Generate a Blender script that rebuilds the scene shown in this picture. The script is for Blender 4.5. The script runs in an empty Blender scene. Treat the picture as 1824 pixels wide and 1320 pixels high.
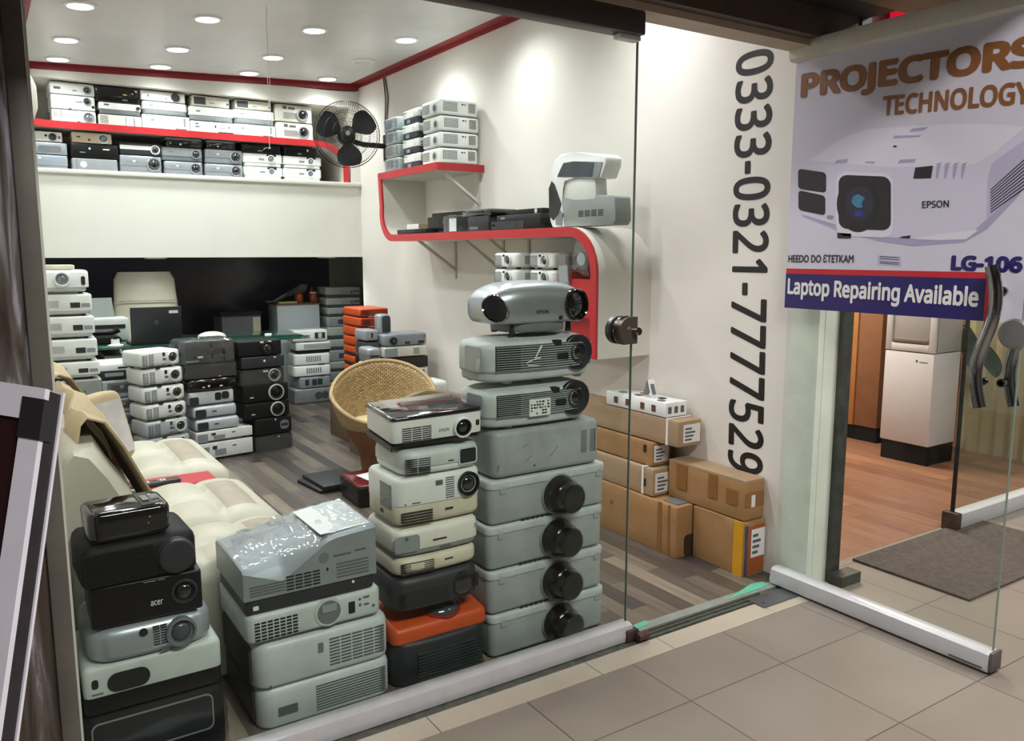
import bpy, bmesh, math, random
from mathutils import Vector, Matrix, noise
sc = bpy.context.scene
COL = sc.collection
R = math.radians
rnd = random.Random(7)

# ---------------------------------------------------------------- camera, world, light, exposure
CAM_H = 1.5
PITCH = math.atan(210/1450.0)
YAW = R(33.01)
cd = bpy.data.cameras.new('camera'); cam = bpy.data.objects.new('camera', cd); COL.objects.link(cam)
cam.location = (0, 0, CAM_H)
cam.rotation_euler = (math.pi/2-PITCH, 0, -YAW)
cd.sensor_width = 36.0; cd.lens = 1450/1824*36; cd.clip_start = 0.05
sc.camera = cam
sc.view_settings.view_transform = 'Standard'; sc.view_settings.look = 'None'
sc.view_settings.gamma = 1.0; sc.view_settings.use_curve_mapping = False
sc.view_settings.exposure = 0.17
wd = bpy.data.worlds.new('mall'); sc.world = wd; wd.use_nodes = True
wd.node_tree.nodes['Background'].inputs[0].default_value = (.95, .96, 1, 1)
wd.node_tree.nodes['Background'].inputs[1].default_value = 0.22

def area(name, loc, size, sy, power, rot=(0, 0, 0), col=(1, 1, 1)):
    l = bpy.data.lights.new(name, 'AREA'); l.shape = 'RECTANGLE'; l.size = size; l.size_y = sy
    l.energy = power; l.color = col
    o = bpy.data.objects.new(name, l); o.location = loc; o.rotation_euler = rot; COL.objects.link(o)
    return o
# the corridor's ceiling fluorescents
area('corridor_light', (1.2, -0.4, 3.3), 1.8, .5, 120, col=(1, .97, .93))
area('corridor_light', (4.4, 0.6, 3.3), 1.6, .5, 95, col=(1, .95, .9))
area('neighbour_light', (5.0, 4.2, 2.7), .8, .8, 130, col=(1, .93, .85))

# ---------------------------------------------------------------- pixel of the 1824x1320 photo -> point on a plane of the place
_vy = Vector((-942, -210, 1450)).normalized()
_up = Vector((0, -math.cos(PITCH), -math.sin(PITCH)))
_vx = _vy.cross(_up)
def _ray(u, v):
    r = Vector((u-912, v-660, 1450)); return Vector((r.dot(_vx), r.dot(_vy), r.dot(_up)))
def PX(u, v, x): r = _ray(u, v); t = x/r.x; return Vector((x, r.y*t, CAM_H+r.z*t))
def PY(u, v, y): r = _ray(u, v); t = y/r.y; return Vector((r.x*t, y, CAM_H+r.z*t))
def PZ(u, v, z): r = _ray(u, v); t = (z-CAM_H)/r.z; return Vector((r.x*t, r.y*t, z))

# ---------------------------------------------------------------- materials
MATS = {}
def lin(h):
    h = h.lstrip('#'); c = [int(h[i:i+2], 16)/255 for i in (0, 2, 4)]
    return tuple((x/12.92 if x <= .04045 else ((x+.055)/1.055)**2.4) for x in c)+(1,)
def nt(m): return m.node_tree.nodes, m.node_tree.links
def mat(name, hexc, rough=.5, metal=0, dirt=.12, scale=9, spec=.5, coat=0, emit=None, bump=0):
    if name in MATS: return MATS[name]
    m = bpy.data.materials.new(name); m.use_nodes = True; n, l = nt(m)
    b = n['Principled BSDF']; c = lin(hexc)
    b.inputs['Roughness'].default_value = rough; b.inputs['Metallic'].default_value = metal
    b.inputs['Specular IOR Level'].default_value = spec; b.inputs['Coat Weight'].default_value = coat
    if dirt > 0:
        tc = n.new('ShaderNodeTexCoord'); ns = n.new('ShaderNodeTexNoise'); ns.inputs['Scale'].default_value = scale
        ns.inputs['Detail'].default_value = 5; ns.inputs['Roughness'].default_value = .65
        l.new(tc.outputs['Object'], ns.inputs['Vector'])
        rp = n.new('ShaderNodeValToRGB'); rp.color_ramp.elements[0].position = .32; rp.color_ramp.elements[1].position = .62
        rp.color_ramp.elements[0].color = tuple(x*(1-dirt) for x in c[:3])+(1,); rp.color_ramp.elements[1].color = c
        l.new(ns.outputs['Fac'], rp.inputs['Fac']); l.new(rp.outputs['Color'], b.inputs['Base Color'])
        mp = n.new('ShaderNodeMapRange'); mp.inputs['To Min'].default_value = min(1, rough+.08); mp.inputs['To Max'].default_value = max(.02, rough-.05)
        l.new(ns.outputs['Fac'], mp.inputs['Value']); l.new(mp.outputs['Result'], b.inputs['Roughness'])
        if bump:
            bp = n.new('ShaderNodeBump'); bp.inputs['Strength'].default_value = bump; bp.inputs['Distance'].default_value = .01
            l.new(ns.outputs['Fac'], bp.inputs['Height']); l.new(bp.outputs['Normal'], b.inputs['Normal'])
    else:
        b.inputs['Base Color'].default_value = c
    if emit:
        b.inputs['Emission Color'].default_value = c; b.inputs['Emission Strength'].default_value = emit
    MATS[name] = m; return m
def clear_mat(name, tint, ior, gloss_rough=.02, haze=0, boost=1.0, hazecol='#ffffff'):
    m = bpy.data.materials.new(name); m.use_nodes = True; n, l = nt(m); n.remove(n['Principled BSDF'])
    out = n['Material Output']; tr = n.new('ShaderNodeBsdfTransparent'); tr.inputs[0].default_value = lin(tint)
    gl = n.new('ShaderNodeBsdfGlossy'); gl.inputs['Roughness'].default_value = gloss_rough
    lw = n.new('ShaderNodeLayerWeight'); lw.inputs['Blend'].default_value = .5
    pw = n.new('ShaderNodeMath'); pw.operation = 'POWER'; pw.inputs[1].default_value = 4.5; l.new(lw.outputs['Facing'], pw.inputs[0])
    f0 = ((ior-1)/(ior+1))**2*boost
    mx = n.new('ShaderNodeMixShader')
    mm = n.new('ShaderNodeMath'); mm.operation = 'MULTIPLY_ADD'; mm.inputs[1].default_value = 1-f0; mm.inputs[2].default_value = f0; mm.use_clamp = True
    l.new(pw.outputs[0], mm.inputs[0]); l.new(mm.outputs[0], mx.inputs[0]); l.new(gl.outputs[0], mx.inputs[2])
    if haze:
        df = n.new('ShaderNodeBsdfDiffuse'); df.inputs[0].default_value = lin(hazecol)
        m2 = n.new('ShaderNodeMixShader'); m2.inputs[0].default_value = haze
        l.new(tr.outputs[0], m2.inputs[1]); l.new(df.outputs[0], m2.inputs[2]); l.new(m2.outputs[0], mx.inputs[1])
    else: l.new(tr.outputs[0], mx.inputs[1])
    l.new(mx.outputs[0], out.inputs['Surface']); MATS[name] = m; return m

WHITE = mat('white_plastic', '#e4e6e2', .38, dirt=.10)
WHITE2 = mat('bright_white_plastic', '#eef0ee', .35, dirt=.05)
GWHITE = mat('grey_white_plastic', '#c3cac6', .42, dirt=.16)
PALE = mat('pale_grey_plastic', '#c4cbca', .36, dirt=.2, scale=6)
PALE2 = mat('worn_grey_plastic', '#a6acab', .45, dirt=.3, scale=5)
CREAM = mat('yellowed_plastic', '#d3cdb6', .45, dirt=.22)
CREAMW = mat('cream_white_plastic', '#dfddd0', .42, dirt=.12)
SILVER = mat('silver_plastic', '#a9b0b6', .32, metal=.45, dirt=.1)
SILVER2 = mat('satin_silver', '#b7bdc2', .3, metal=.75, dirt=.04)
GREY = mat('grey_plastic', '#8d9296', .42, dirt=.14)
MGREY = mat('mid_grey_plastic', '#6f7478', .45, dirt=.15)
DGREY = mat('dark_grey_plastic', '#303236', .45, dirt=.15, spec=.4)
BLACK = mat('black_plastic', '#0c0c0f', .35, dirt=.1, scale=4, spec=.35)
BLACKM = mat('matte_black_plastic', '#0f0f12', .6, dirt=.1, scale=4, spec=.3)
GLOSSB = mat('gloss_black_plastic', '#08080a', .08, dirt=0, coat=.5)
BURG = mat('burgundy_gloss_plastic', '#1c1218', .06, dirt=.2, coat=1, scale=5)
ORANGE = mat('orange_plastic', '#c9501f', .4, dirt=.15)
DORANGE = mat('dark_orange_plastic', '#8c2a15', .4, dirt=.25)
SLOT = mat('vent_dark', '#16171a', .7, dirt=0)
SLOT2 = mat('vent_grey', '#5a5f61', .7, dirt=0)
LENSG = mat('lens_glass', '#0a0d12', .04, dirt=0, coat=1, spec=.8)
LENSL = mat('pale_lens_glass', '#7f8a92', .1, metal=.4, dirt=.2, coat=1)
RUBBER = mat('rubber_foot', '#26272a', .75, dirt=0)
CHROME = mat('chrome', '#a9a9ab', .08, metal=1, dirt=0)
STEEL = mat('brushed_steel', '#8f8b88', .3, metal=.9, dirt=.1)
INK = mat('ink', '#2c2d30', .5, dirt=0)
LABEL = mat('label_paper', '#e6e6e2', .6, dirt=.06, scale=40)
FILM = clear_mat('plastic_film', '#f4f7f9', 1.5, .05, haze=.05, boost=1.3)
CLING = clear_mat('cling_film', '#f4f6f6', 1.5, .08, boost=.6)
FILMD = clear_mat('plastic_film_thin', '#e6eaee', 1.5, .09, haze=.05, boost=1.6)
GLASS = clear_mat('shop_glass', '#f9fcfa', 1.4, .0, boost=.35)
DGLASS = clear_mat('door_glass', '#f7faf8', 1.4, .0, boost=.6)
RED = mat('red_laminate', '#c22a30', .35, dirt=.06)
WALLC = mat('wall_paint', '#e6e1da', .6, dirt=.05, scale=1.2)
WALLW = mat('loft_paint', '#e2e1d8', .55, dirt=.06, scale=2)
RIBBON = mat('cream_laminate', '#dad7cd', .4, dirt=.05, scale=3)
CEILM = mat('ceiling_paint', '#d8d8d8', .3, dirt=.12, scale=1.5, spec=.5)
CARD = mat('cardboard', '#a37c50', .8, dirt=.15, scale=5)
CARD2 = mat('pale_cardboard', '#a98f70', .8, dirt=.15, scale=5)
TAPE = mat('brown_tape', '#8e6237', .3, dirt=.1)
LEATHER = mat('cream_leather', '#c4bfaf', .42, dirt=.1, scale=5)
TAUPE = mat('taupe_leather', '#a89c8c', .5, dirt=.1)
TAN = mat('tan_cover', '#c2ae8b', .75, dirt=.2, scale=6)

# ---------------------------------------------------------------- mesh helpers
def NB(): return bmesh.new()
def box(bm, x0, x1, y0, y1, z0, z1, bev=0, seg=2):
    r = bmesh.ops.create_cube(bm, size=1)
    vs = r['verts']
    for v in vs: v.co = Vector(((x0+x1)/2+v.co.x*(x1-x0), (y0+y1)/2+v.co.y*(y1-y0), (z0+z1)/2+v.co.z*(z1-z0)))
    if bev:
        es = list({e for v in vs for e in v.link_edges})
        bmesh.ops.bevel(bm, geom=es, offset=bev, segments=seg, affect='EDGES', profile=.5)
    return bm
def obox(bm, M, sx, sy, sz, bev=0):
    """box centred on the origin of matrix M"""
    t = bmesh.new(); box(t, -sx/2, sx/2, -sy/2, sy/2, -sz/2, sz/2, bev)
    merge(bm, t, M); return bm
def merge(bm, t, M=None):
    if M is not None: bmesh.ops.transform(t, matrix=M, verts=t.verts)
    me = bpy.data.meshes.new('t'); t.to_mesh(me); t.free(); bm.from_mesh(me); bpy.data.meshes.remove(me)
def rings(bm, rs, cap0=True, cap1=True, close=True):
    L = [[bm.verts.new(p) for p in r] for r in rs]; n = len(L[0])
    for a, b in zip(L[:-1], L[1:]):
        for i in range(n if close else n-1):
            j = (i+1) % n
            try: bm.faces.new((a[i], a[j], b[j], b[i]))
            except ValueError: pass
    if cap0: bm.faces.new(L[0][::-1])
    if cap1: bm.faces.new(L[-1])
    return L
def lathe(bm, prof, M, seg=24):
    """prof: (radius, height) pairs, spun about the z axis of M"""
    rs = []
    for r, h in prof:
        r = max(r, 1e-5)
        rs.append([M @ Vector((r*math.cos(2*math.pi*i/seg), r*math.sin(2*math.pi*i/seg), h)) for i in range(seg)])
    rings(bm, rs); return bm
def tube(bm, pts, r, seg=10, caps=True):
    pts = [Vector(p) for p in pts]; rs = []
    up = Vector((0, 0, 1)) if abs((pts[-1]-pts[0]).normalized().z) < .8 else Vector((1, 0, 0))
    for i, p in enumerate(pts):
        d = (pts[min(i+1, len(pts)-1)]-pts[max(i-1, 0)]).normalized()
        a = d.cross(up)
        if a.length < .05: a = d.cross(Vector((1, 0, 0)))
        a.normalize(); b = a.cross(d)
        rr = r[i] if isinstance(r, (list, tuple)) else r
        rs.append([p+a*math.cos(2*math.pi*k/seg)*rr+b*math.sin(2*math.pi*k/seg)*rr for k in range(seg)])
    rings(bm, rs, caps, caps); return bm
def prism(bm, poly, n):
    """poly: 3-D polygon, extruded by the vector n"""
    n = Vector(n); rings(bm, [[Vector(p) for p in poly], [Vector(p)+n for p in poly]]); return bm
def strap(bm, pts, half, n):
    pass
def finish(bm, ang=38):
    bmesh.ops.recalc_face_normals(bm, faces=bm.faces)
    for f in bm.faces: f.smooth = True
    c = R(ang)
    for e in bm.edges:
        if len(e.link_faces) == 2 and e.calc_face_angle(0) > c: e.smooth = False
def obj(name, bm, m, parent=None, ang=38, M=None):
    finish(bm, ang)
    me = bpy.data.meshes.new(name); bm.to_mesh(me); bm.free()
    for x in (m if isinstance(m, (list, tuple)) else [m]): me.materials.append(x)
    o = bpy.data.objects.new(name, me); COL.objects.link(o)
    if parent: o.parent = parent
    if M is not None: o.matrix_local = M
    return o
def tag(o, label=None, cat=None, group=None, kind=None):
    if label: o['label'] = label
    if cat: o['category'] = cat
    if group: o['group'] = group
    if kind: o['kind'] = kind
    return o
def thing(name, label, cat, loc=(0, 0, 0), rz=0, group=None, rot=None):
    o = bpy.data.objects.new(name, None); o.empty_display_size = .05; COL.objects.link(o)
    o.location = loc; o.rotation_euler = rot if rot else (0, 0, rz)
    return tag(o, label, cat, group)
def struct(name, bm, m, parent=None, ang=38):
    o = obj(name, bm, m, parent, ang)
    if not parent: o['kind'] = 'structure'
    return o
def dup(root, loc=None, rot=None, label=None, parent=None):
    c = root.copy(); COL.objects.link(c)
    if parent: c.parent = parent
    if loc is not None: c.location = loc
    if rot is not None: c.rotation_euler = rot
    if label: c['label'] = label
    for ch in list(root.children): dup(ch, parent=c)
    return c
def embolden(bm, off, ax=0, ay=1, n=10, az=2, dz=4e-5):
    base = list(bm.faces); vv = list(bm.verts)
    for k in range(n):
        d = [0, 0, 0]; d[ax] = off*math.cos(2*math.pi*k/n); d[ay] = off*math.sin(2*math.pi*k/n); d[az] = dz*(k+1)
        mp = {v: bm.verts.new(v.co+Vector(d)) for v in vv}
        for f in base: bm.faces.new([mp[v] for v in f.verts])
try:
    FONT = bpy.data.fonts.load(bpy.utils.system_resource('DATAFILES', path='fonts')+'/NotoSansHebrew-Regular.woff2')
except Exception:
    FONT = None
def text_bm(s, offset=0.0, extrude=.0, spacing=1.0):
    """lettering normalised to the unit square (x reading direction, y up), z = depth"""
    cu = bpy.data.curves.new('t', 'FONT'); cu.body = s; cu.size = 1; cu.extrude = extrude
    if FONT and all(ord(c) < 128 for c in s): cu.font = FONT
    cu.space_character = spacing; cu.resolution_u = 4
    o = bpy.data.objects.new('t', cu); COL.objects.link(o)
    dg = bpy.context.evaluated_depsgraph_get(); me = bpy.data.meshes.new_from_object(o.evaluated_get(dg))
    bpy.data.objects.remove(o); bpy.data.curves.remove(cu)
    bm = bmesh.new(); bm.from_mesh(me); bpy.data.meshes.remove(me)
    bmesh.ops.remove_doubles(bm, verts=bm.verts, dist=1e-5)
    if offset: embolden(bm, offset)
    xs = [v.co.x for v in bm.verts]; ys = [v.co.y for v in bm.verts]
    x0, x1, y0, y1 = min(xs), max(xs), min(ys), max(ys)
    for v in bm.verts: v.co = Vector(((v.co.x-x0)/(x1-x0), (v.co.y-y0)/(y1-y0), v.co.z))
    return bm, (x1-x0)/(y1-y0)
def text_on(name, s, O, U, V, m, parent=None, offset=0.0, lift=.001, M=None):
    """lettering spanning the parallelogram O, O+U, O+V"""
    O, U, V = Vector(O), Vector(U), Vector(V); n = U.cross(V).normalized()
    bm, asp = text_bm(s, offset)
    for v in bm.verts: v.co = O+U*v.co.x+V*v.co.y+n*(lift+v.co.z)
    return obj(name, bm, m, parent, M=M)
# ================================================================ THE SETTING
WX = 3.02          # right wall face
LX = 0.14          # left wall face
FY = 7.22          # loft face
GY = 2.30          # shop glass
CZ = 3.0           # ceiling

def plank_mat(name, cols, w, ln, gap='#1a1613'):
    """planks running along Y, each with a colour of its own"""
    m = bpy.data.materials.new(name); m.use_nodes = True; n, l = nt(m); b = n['Principled BSDF']
    tc = n.new('ShaderNodeTexCoord'); sp = n.new('ShaderNodeSeparateXYZ'); l.new(tc.outputs['Object'], sp.inputs[0])
    def ma(op, a, bb=None):
        q = n.new('ShaderNodeMath'); q.operation = op
        for i, x in enumerate((a, bb)):
            if x is None: continue
            if isinstance(x, (int, float)): q.inputs[i].default_value = x
            else: l.new(x, q.inputs[i])
        return q.outputs[0]
    xr = ma('DIVIDE', sp.outputs[0], w); row = ma('FLOOR', xr)
    w1 = n.new('ShaderNodeTexWhiteNoise'); w1.noise_dimensions = '1D'; l.new(row, w1.inputs['W'])
    yr = ma('ADD', ma('DIVIDE', sp.outputs[1], ln), ma('MULTIPLY', w1.outputs['Value'], 7.3)); colm = ma('FLOOR', yr)
    cb = n.new('ShaderNodeCombineXYZ'); l.new(row, cb.inputs[0]); l.new(colm, cb.inputs[1])
    w2 = n.new('ShaderNodeTexWhiteNoise'); w2.noise_dimensions = '2D'; l.new(cb.outputs[0], w2.inputs['Vector'])
    rp = n.new('ShaderNodeValToRGB'); e = rp.color_ramp.elements; rp.color_ramp.interpolation = 'CONSTANT'
    for i, c in enumerate(cols):
        x = e[i] if i < 2 else e.new(i/len(cols))
        x.position = i/len(cols); x.color = lin(c)
    l.new(w2.outputs['Value'], rp.inputs['Fac'])
    mp = n.new('ShaderNodeMapping'); mp.inputs['Scale'].default_value = (60, 3, 1); l.new(tc.outputs['Object'], mp.inputs[0])
    ns = n.new('ShaderNodeTexNoise'); ns.inputs['Scale'].default_value = 1; ns.inputs['Detail'].default_value = 6; l.new(mp.outputs[0], ns.inputs['Vector'])
    mr = n.new('ShaderNodeMapRange'); mr.inputs['From Min'].default_value = .3; mr.inputs['From Max'].default_value = .7
    mr.inputs['To Min'].default_value = .72; mr.inputs['To Max'].default_value = 1.15; l.new(ns.outputs['Fac'], mr.inputs['Value'])
    mu = n.new('ShaderNodeMix'); mu.data_type = 'RGBA'; mu.blend_type = 'MULTIPLY'; mu.inputs[0].default_value = 1
    l.new(rp.outputs['Color'], mu.inputs[6]); l.new(mr.outputs['Result'], mu.inputs[7])
    fx = ma('FRACT', xr); gx = ma('LESS_THAN', fx, .025); fy = ma('FRACT', yr); gy = ma('LESS_THAN', fy, .004); g = ma('MAXIMUM', gx, gy)
    m3 = n.new('ShaderNodeMix'); m3.data_type = 'RGBA'; l.new(ma('MULTIPLY', g, .7), m3.inputs[0]); l.new(mu.outputs[2], m3.inputs[6]); m3.inputs[7].default_value = lin(gap)
    l.new(m3.outputs[2], b.inputs['Base Color']); b.inputs['Roughness'].default_value = .38
    return m
WOOD = plank_mat('grey_wood_planks', ['#4d4642','#5f5650','#3d3837','#70665b','#534b44','#83786a','#474040','#5b534b','#393533','#695f55'], .085, .85)
WOOD2 = plank_mat('brown_wood_planks', ['#8a5f48', '#7c533f', '#95694f', '#855b45'], .12, 1.4, '#5a3c2e')

def tile_mat():
    m = bpy.data.materials.new('corridor_tiles'); m.use_nodes = True; n, l = nt(m); b = n['Principled BSDF']
    tc = n.new('ShaderNodeTexCoord'); mp = n.new('ShaderNodeMapping'); mp.inputs['Location'].default_value = (-1.905+.0, -1.82, 0)
    l.new(tc.outputs['Object'], mp.inputs[0])
    br = n.new('ShaderNodeTexBrick'); br.offset = 0; br.squash = 1
    br.inputs['Scale'].default_value = 1; br.inputs['Brick Width'].default_value = .47; br.inputs['Row Height'].default_value = .46
    br.inputs['Mortar Size'].default_value = .0022; br.inputs['Mortar Smooth'].default_value = .1; br.inputs['Bias'].default_value = 0
    br.inputs['Color1'].default_value = lin('#877e75'); br.inputs['Color2'].default_value = lin('#80776e'); br.inputs['Mortar'].default_value = lin('#4d4640')
    l.new(mp.outputs[0], br.inputs['Vector'])
    ns = n.new('ShaderNodeTexNoise'); ns.inputs['Scale'].default_value = 2.3; ns.inputs['Detail'].default_value = 6; l.new(tc.outputs['Object'], ns.inputs['Vector'])
    mr = n.new('ShaderNodeMapRange'); mr.inputs['To Min'].default_value = .82; mr.inputs['To Max'].default_value = 1.12; l.new(ns.outputs['Fac'], mr.inputs['Value'])
    mu = n.new('ShaderNodeMix'); mu.data_type = 'RGBA'; mu.blend_type = 'MULTIPLY'; mu.inputs[0].default_value = 1
    l.new(br.outputs['Color'], mu.inputs[6]); l.new(mr.outputs['Result'], mu.inputs[7]); l.new(mu.outputs[2], b.inputs['Base Color'])
    b.inputs['Roughness'].default_value = .35
    return m
TILE = tile_mat()

bm = NB(); box(bm, LX-.1, 3.15, 2.335, FY, -.1, 0); box(bm, LX-.1, 3.7, FY, 9.1, -.1, 0); struct('floor', bm, WOOD)
bm = NB(); box(bm, -4, 8, -4, 2.115, -.1, 0); box(bm, 3.16, 8, 2.115, 2.335, -.1, 0); struct('floor_corridor', bm, TILE)
bm = NB()
edges = [-3, -.2, .46, 1.11, 1.765, 2.12, 2.70, 3.16]
for a, b in zip(edges[:-1], edges[1:]): box(bm, a+.0015, b-.0015, 2.118, 2.223, -.1, 0)
struct('trim_1', bm, mat('cream_marble', '#b5ab9b', .3, dirt=.08, scale=4))
# threshold channel, floor plate and the green tape
bm = NB(); box(bm, -3, 3.16, 2.223, 2.335, -.1, -.004)
box(bm, 2.04, 2.95, 2.232, 2.24, -.02, .004); box(bm, 2.04, 2.72, 2.262, 2.268, -.02, .003); box(bm, 2.04, 2.8, 2.285, 2.291, -.02, .003)
struct('trim_2', bm, mat('grimy_channel', '#55584f', .5, dirt=.5, scale=25))
bm = NB(); box(bm, 2.10, 2.96, 2.295, 2.345, -.004, .004)
struct('trim_3', bm, mat('aluminium_sill', '#9aa09a', .4, metal=.3, dirt=.2, scale=12))
bm = NB()
g = [PZ(*p, .0045) for p in [(1300, 1070), (1345, 1041), (1366, 1037), (1378, 1042), (1352, 1052), (1322, 1062)]]
prism(bm, g, (0, 0, .0012))
tag(obj('tape_strip', bm, mat('green_tape', '#62b795', .5, dirt=.12)), 'torn green tape stuck on the door sill at the open doorway', 'tape')
bm = NB()
g = [PZ(*p, .0045) for p in [(1133, 1115), (1156, 1106), (1162, 1110), (1160, 1114), (1134, 1123)]]
prism(bm, g, (0, 0, .0012))
tag(obj('tape_strip', bm, MATS['green_tape']), 'short scrap of green tape beside the end of the glass rail', 'tape')
bm = NB(); box(bm, 2.69, 2.965, 2.17, 2.262, -.02, .006, .002)
t = obj('floor_plate', bm, mat('floor_spring_steel', '#74777a', .35, metal=.7, dirt=.15))
tag(t, 'steel floor spring cover plate set in the floor below the open door', 'floor plate')
for (x, y) in ((2.72, 2.2), (2.93, 2.235)):
    bm = NB(); lathe(bm, [(.005, .006), (.005, .008), (0, .008)], Matrix.Translation((x, y, 0)), 10); obj('screw', bm, INK, t)

# walls
bm = NB(); box(bm, WX, WX+.14, 2.36, FY, 0, CZ+.1); struct('wall_right', bm, WALLC)
bm = NB(); box(bm, LX-.12, LX, 2.36, 9.1, 0, CZ+.1); struct('wall_left', bm, WALLC)
# pale end face of the party wall, seen through the door
bm = NB(); box(bm, WX, 3.16, 2.215, 2.36, 0, 3.2); box(bm, 3.06, 3.062, 2.213, 2.215, 0, 3.2)
struct('wall_party_end', bm, mat('pale_green_paint', '#e6eae0', .5, dirt=.12, scale=5))
bm = NB(); box(bm, 3.16, 3.20, 2.19, 2.40, 0, 3.2); box(bm, 3.205, 3.255, 2.21, 2.40, 0, 3.2); box(bm, 3.255, 3.275, 2.23, 2.40, 0, 3.2)
box(bm, 3.15, 3.29, 2.12, 2.19, 0, .05)
struct('trim_4', bm, mat('dark_door_frame', '#4a4d49', .4, metal=.3, dirt=.5, scale=14))
# loft: face panel, sill, frame of the niche, niche
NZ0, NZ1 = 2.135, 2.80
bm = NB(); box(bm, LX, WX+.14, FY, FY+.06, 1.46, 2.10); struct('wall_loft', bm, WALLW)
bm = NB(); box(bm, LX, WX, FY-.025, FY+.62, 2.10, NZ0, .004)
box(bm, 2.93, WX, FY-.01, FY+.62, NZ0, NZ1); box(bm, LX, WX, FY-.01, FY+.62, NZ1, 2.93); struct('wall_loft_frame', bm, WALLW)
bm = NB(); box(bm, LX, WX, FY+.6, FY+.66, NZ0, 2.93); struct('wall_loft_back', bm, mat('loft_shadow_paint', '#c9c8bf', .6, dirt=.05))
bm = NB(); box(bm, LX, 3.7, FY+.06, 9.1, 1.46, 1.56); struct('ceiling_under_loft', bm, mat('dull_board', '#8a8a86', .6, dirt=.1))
# dim recess below the loft
bm = NB(); box(bm, LX-.1, 3.36, 9.02, 9.1, 0, 1.46); struct('wall_back', bm, mat('black_gloss_glass', '#3d4356', .2, dirt=.4, scale=1.6))
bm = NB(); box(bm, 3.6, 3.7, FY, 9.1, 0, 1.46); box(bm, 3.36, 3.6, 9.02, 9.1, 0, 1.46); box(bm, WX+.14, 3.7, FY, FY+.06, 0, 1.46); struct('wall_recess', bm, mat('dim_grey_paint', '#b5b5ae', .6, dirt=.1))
# ceiling and its red cove
TILT = .11
def ceil_z(x): return CZ-TILT*max(0, 2.92-x)/2.56
def shear(bm):
    for v in bm.verts:
        if v.co.z > 2.8: v.co.z += ceil_z(v.co.x)-CZ
bm = NB(); box(bm, .36, 2.92, 2.36, FY-.06, CZ, CZ+.1); shear(bm); struct('ceiling', bm, CEILM)
bm = NB(); box(bm, LX, .36, 2.36, FY, CZ+.005, CZ+.1); box(bm, 2.92, WX, 2.36, FY, CZ+.005, CZ+.1); box(bm, LX, WX, FY-.06, FY, CZ+.005, CZ+.1)
box(bm, LX, WX, FY-.012, FY+.05, 2.955, CZ+.1); box(bm, LX, LX+.012, 2.36, FY-.012, 2.955, CZ+.005); box(bm, WX-.008, WX, 2.36, FY-.012, 2.975, CZ+.005)
shear(bm); struct('trim_5', bm, mat('red_cove', '#8f262b', .5, dirt=.1))
# front lintel, soffit and the world outside
bm = NB(); box(bm, -3, 3.16, 2.25, 2.36, 2.335, 3.2); struct('wall_lintel', bm, mat('lintel_paint', '#b9a994', .6, dirt=.12, scale=3))
bm = NB(); box(bm, -3, 3.2, 2.20, 2.25, 2.36, 3.2); struct('trim_6', bm, mat('brown_fascia', '#5b4a3f', .55, dirt=.3, scale=8))
bm = NB()
for i in range(4): box(bm, -3, 3.2, 2.0-.22*i-.205, 2.0-.22*i, 2.44, 2.5)
struct('ceiling_soffit', bm, mat('soffit_board', '#6d5f52', .6, dirt=.25, scale=5))
bm = NB(); box(bm, -3, 3.2, 2.0, 2.2, 2.47, 2.5); box(bm, -3, 3.2, 1.1, 2.2, 2.5, 2.55); struct('trim_7', bm, mat('soffit_gap', '#262120', .7, dirt=.2))
# the corridor behind the photographer
bm = NB(); box(bm, -5, 9, -3.6, -3.5, 0, 3.6); struct('wall_corridor', bm, mat('corridor_wall', '#6a625b', .5, dirt=.2, scale=2))
bm = NB(); box(bm, -5, 9, -3.5, 2.2, 3.5, 3.6); struct('ceiling_corridor', bm, mat('corridor_ceiling', '#bdb8b0', .7, dirt=.05))
bm = NB(); box(bm, -5.1, -5, -3.5, 2.2, 0, 3.6); struct('wall_corridor_left', bm, MATS['corridor_wall'])
# bits of the neighbouring shop seen through the door
bm = NB(); box(bm, 3.16, 8.6, 2.336, 6.6, -.1, 0); struct('floor_neighbour', bm, WOOD2)
bm = NB(); box(bm, 6.35, 6.45, 2.6, 6.6, 0, 2.8); struct('wall_neighbour', bm, mat('orange_brown_panel', '#8d5f40', .5, dirt=.15))
bm = NB(); box(bm, 3.16, 6.45, 6.5, 6.6, 0, 2.8); struct('wall_neighbour_back', bm, mat('dim_cream', '#b0a48f', .6, dirt=.1))
bm = NB(); box(bm, WX+.14, 3.2, 2.4, 6.6, 0, 2.8); struct('wall_neighbour_left', bm, MATS['dim_cream'])
bm = NB(); box(bm, 3.2, 8.6, 2.36, 6.6, 2.8, 2.9); struct('ceiling_neighbour', bm, WALLW)
bm = NB()
n = 60; pts = []
for i in range(n+1):
    pts.append((6.25+.016*math.sin(i*.9), 2.42+.88*i/n, 0))
rs = [[Vector(p) for p in pts], [Vector(p)+Vector((0, 0, 2.6)) for p in pts], [Vector(p)+Vector((.05, 0, 2.6)) for p in pts], [Vector(p)+Vector((.05, 0, 0)) for p in pts]]
for i in range(n):
    for a in range(4):
        b = (a+1) % 4
        q = [bm.verts.new(x) for x in (rs[a][i], rs[a][i+1], rs[b][i+1], rs[b][i])]; bm.faces.new(q)
bmesh.ops.remove_doubles(bm, verts=bm.verts, dist=1e-5)
struct('wall_neighbour_curtain', bm, mat('khaki_curtain', '#a3906a', .7, dirt=.12, scale=4))

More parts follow.
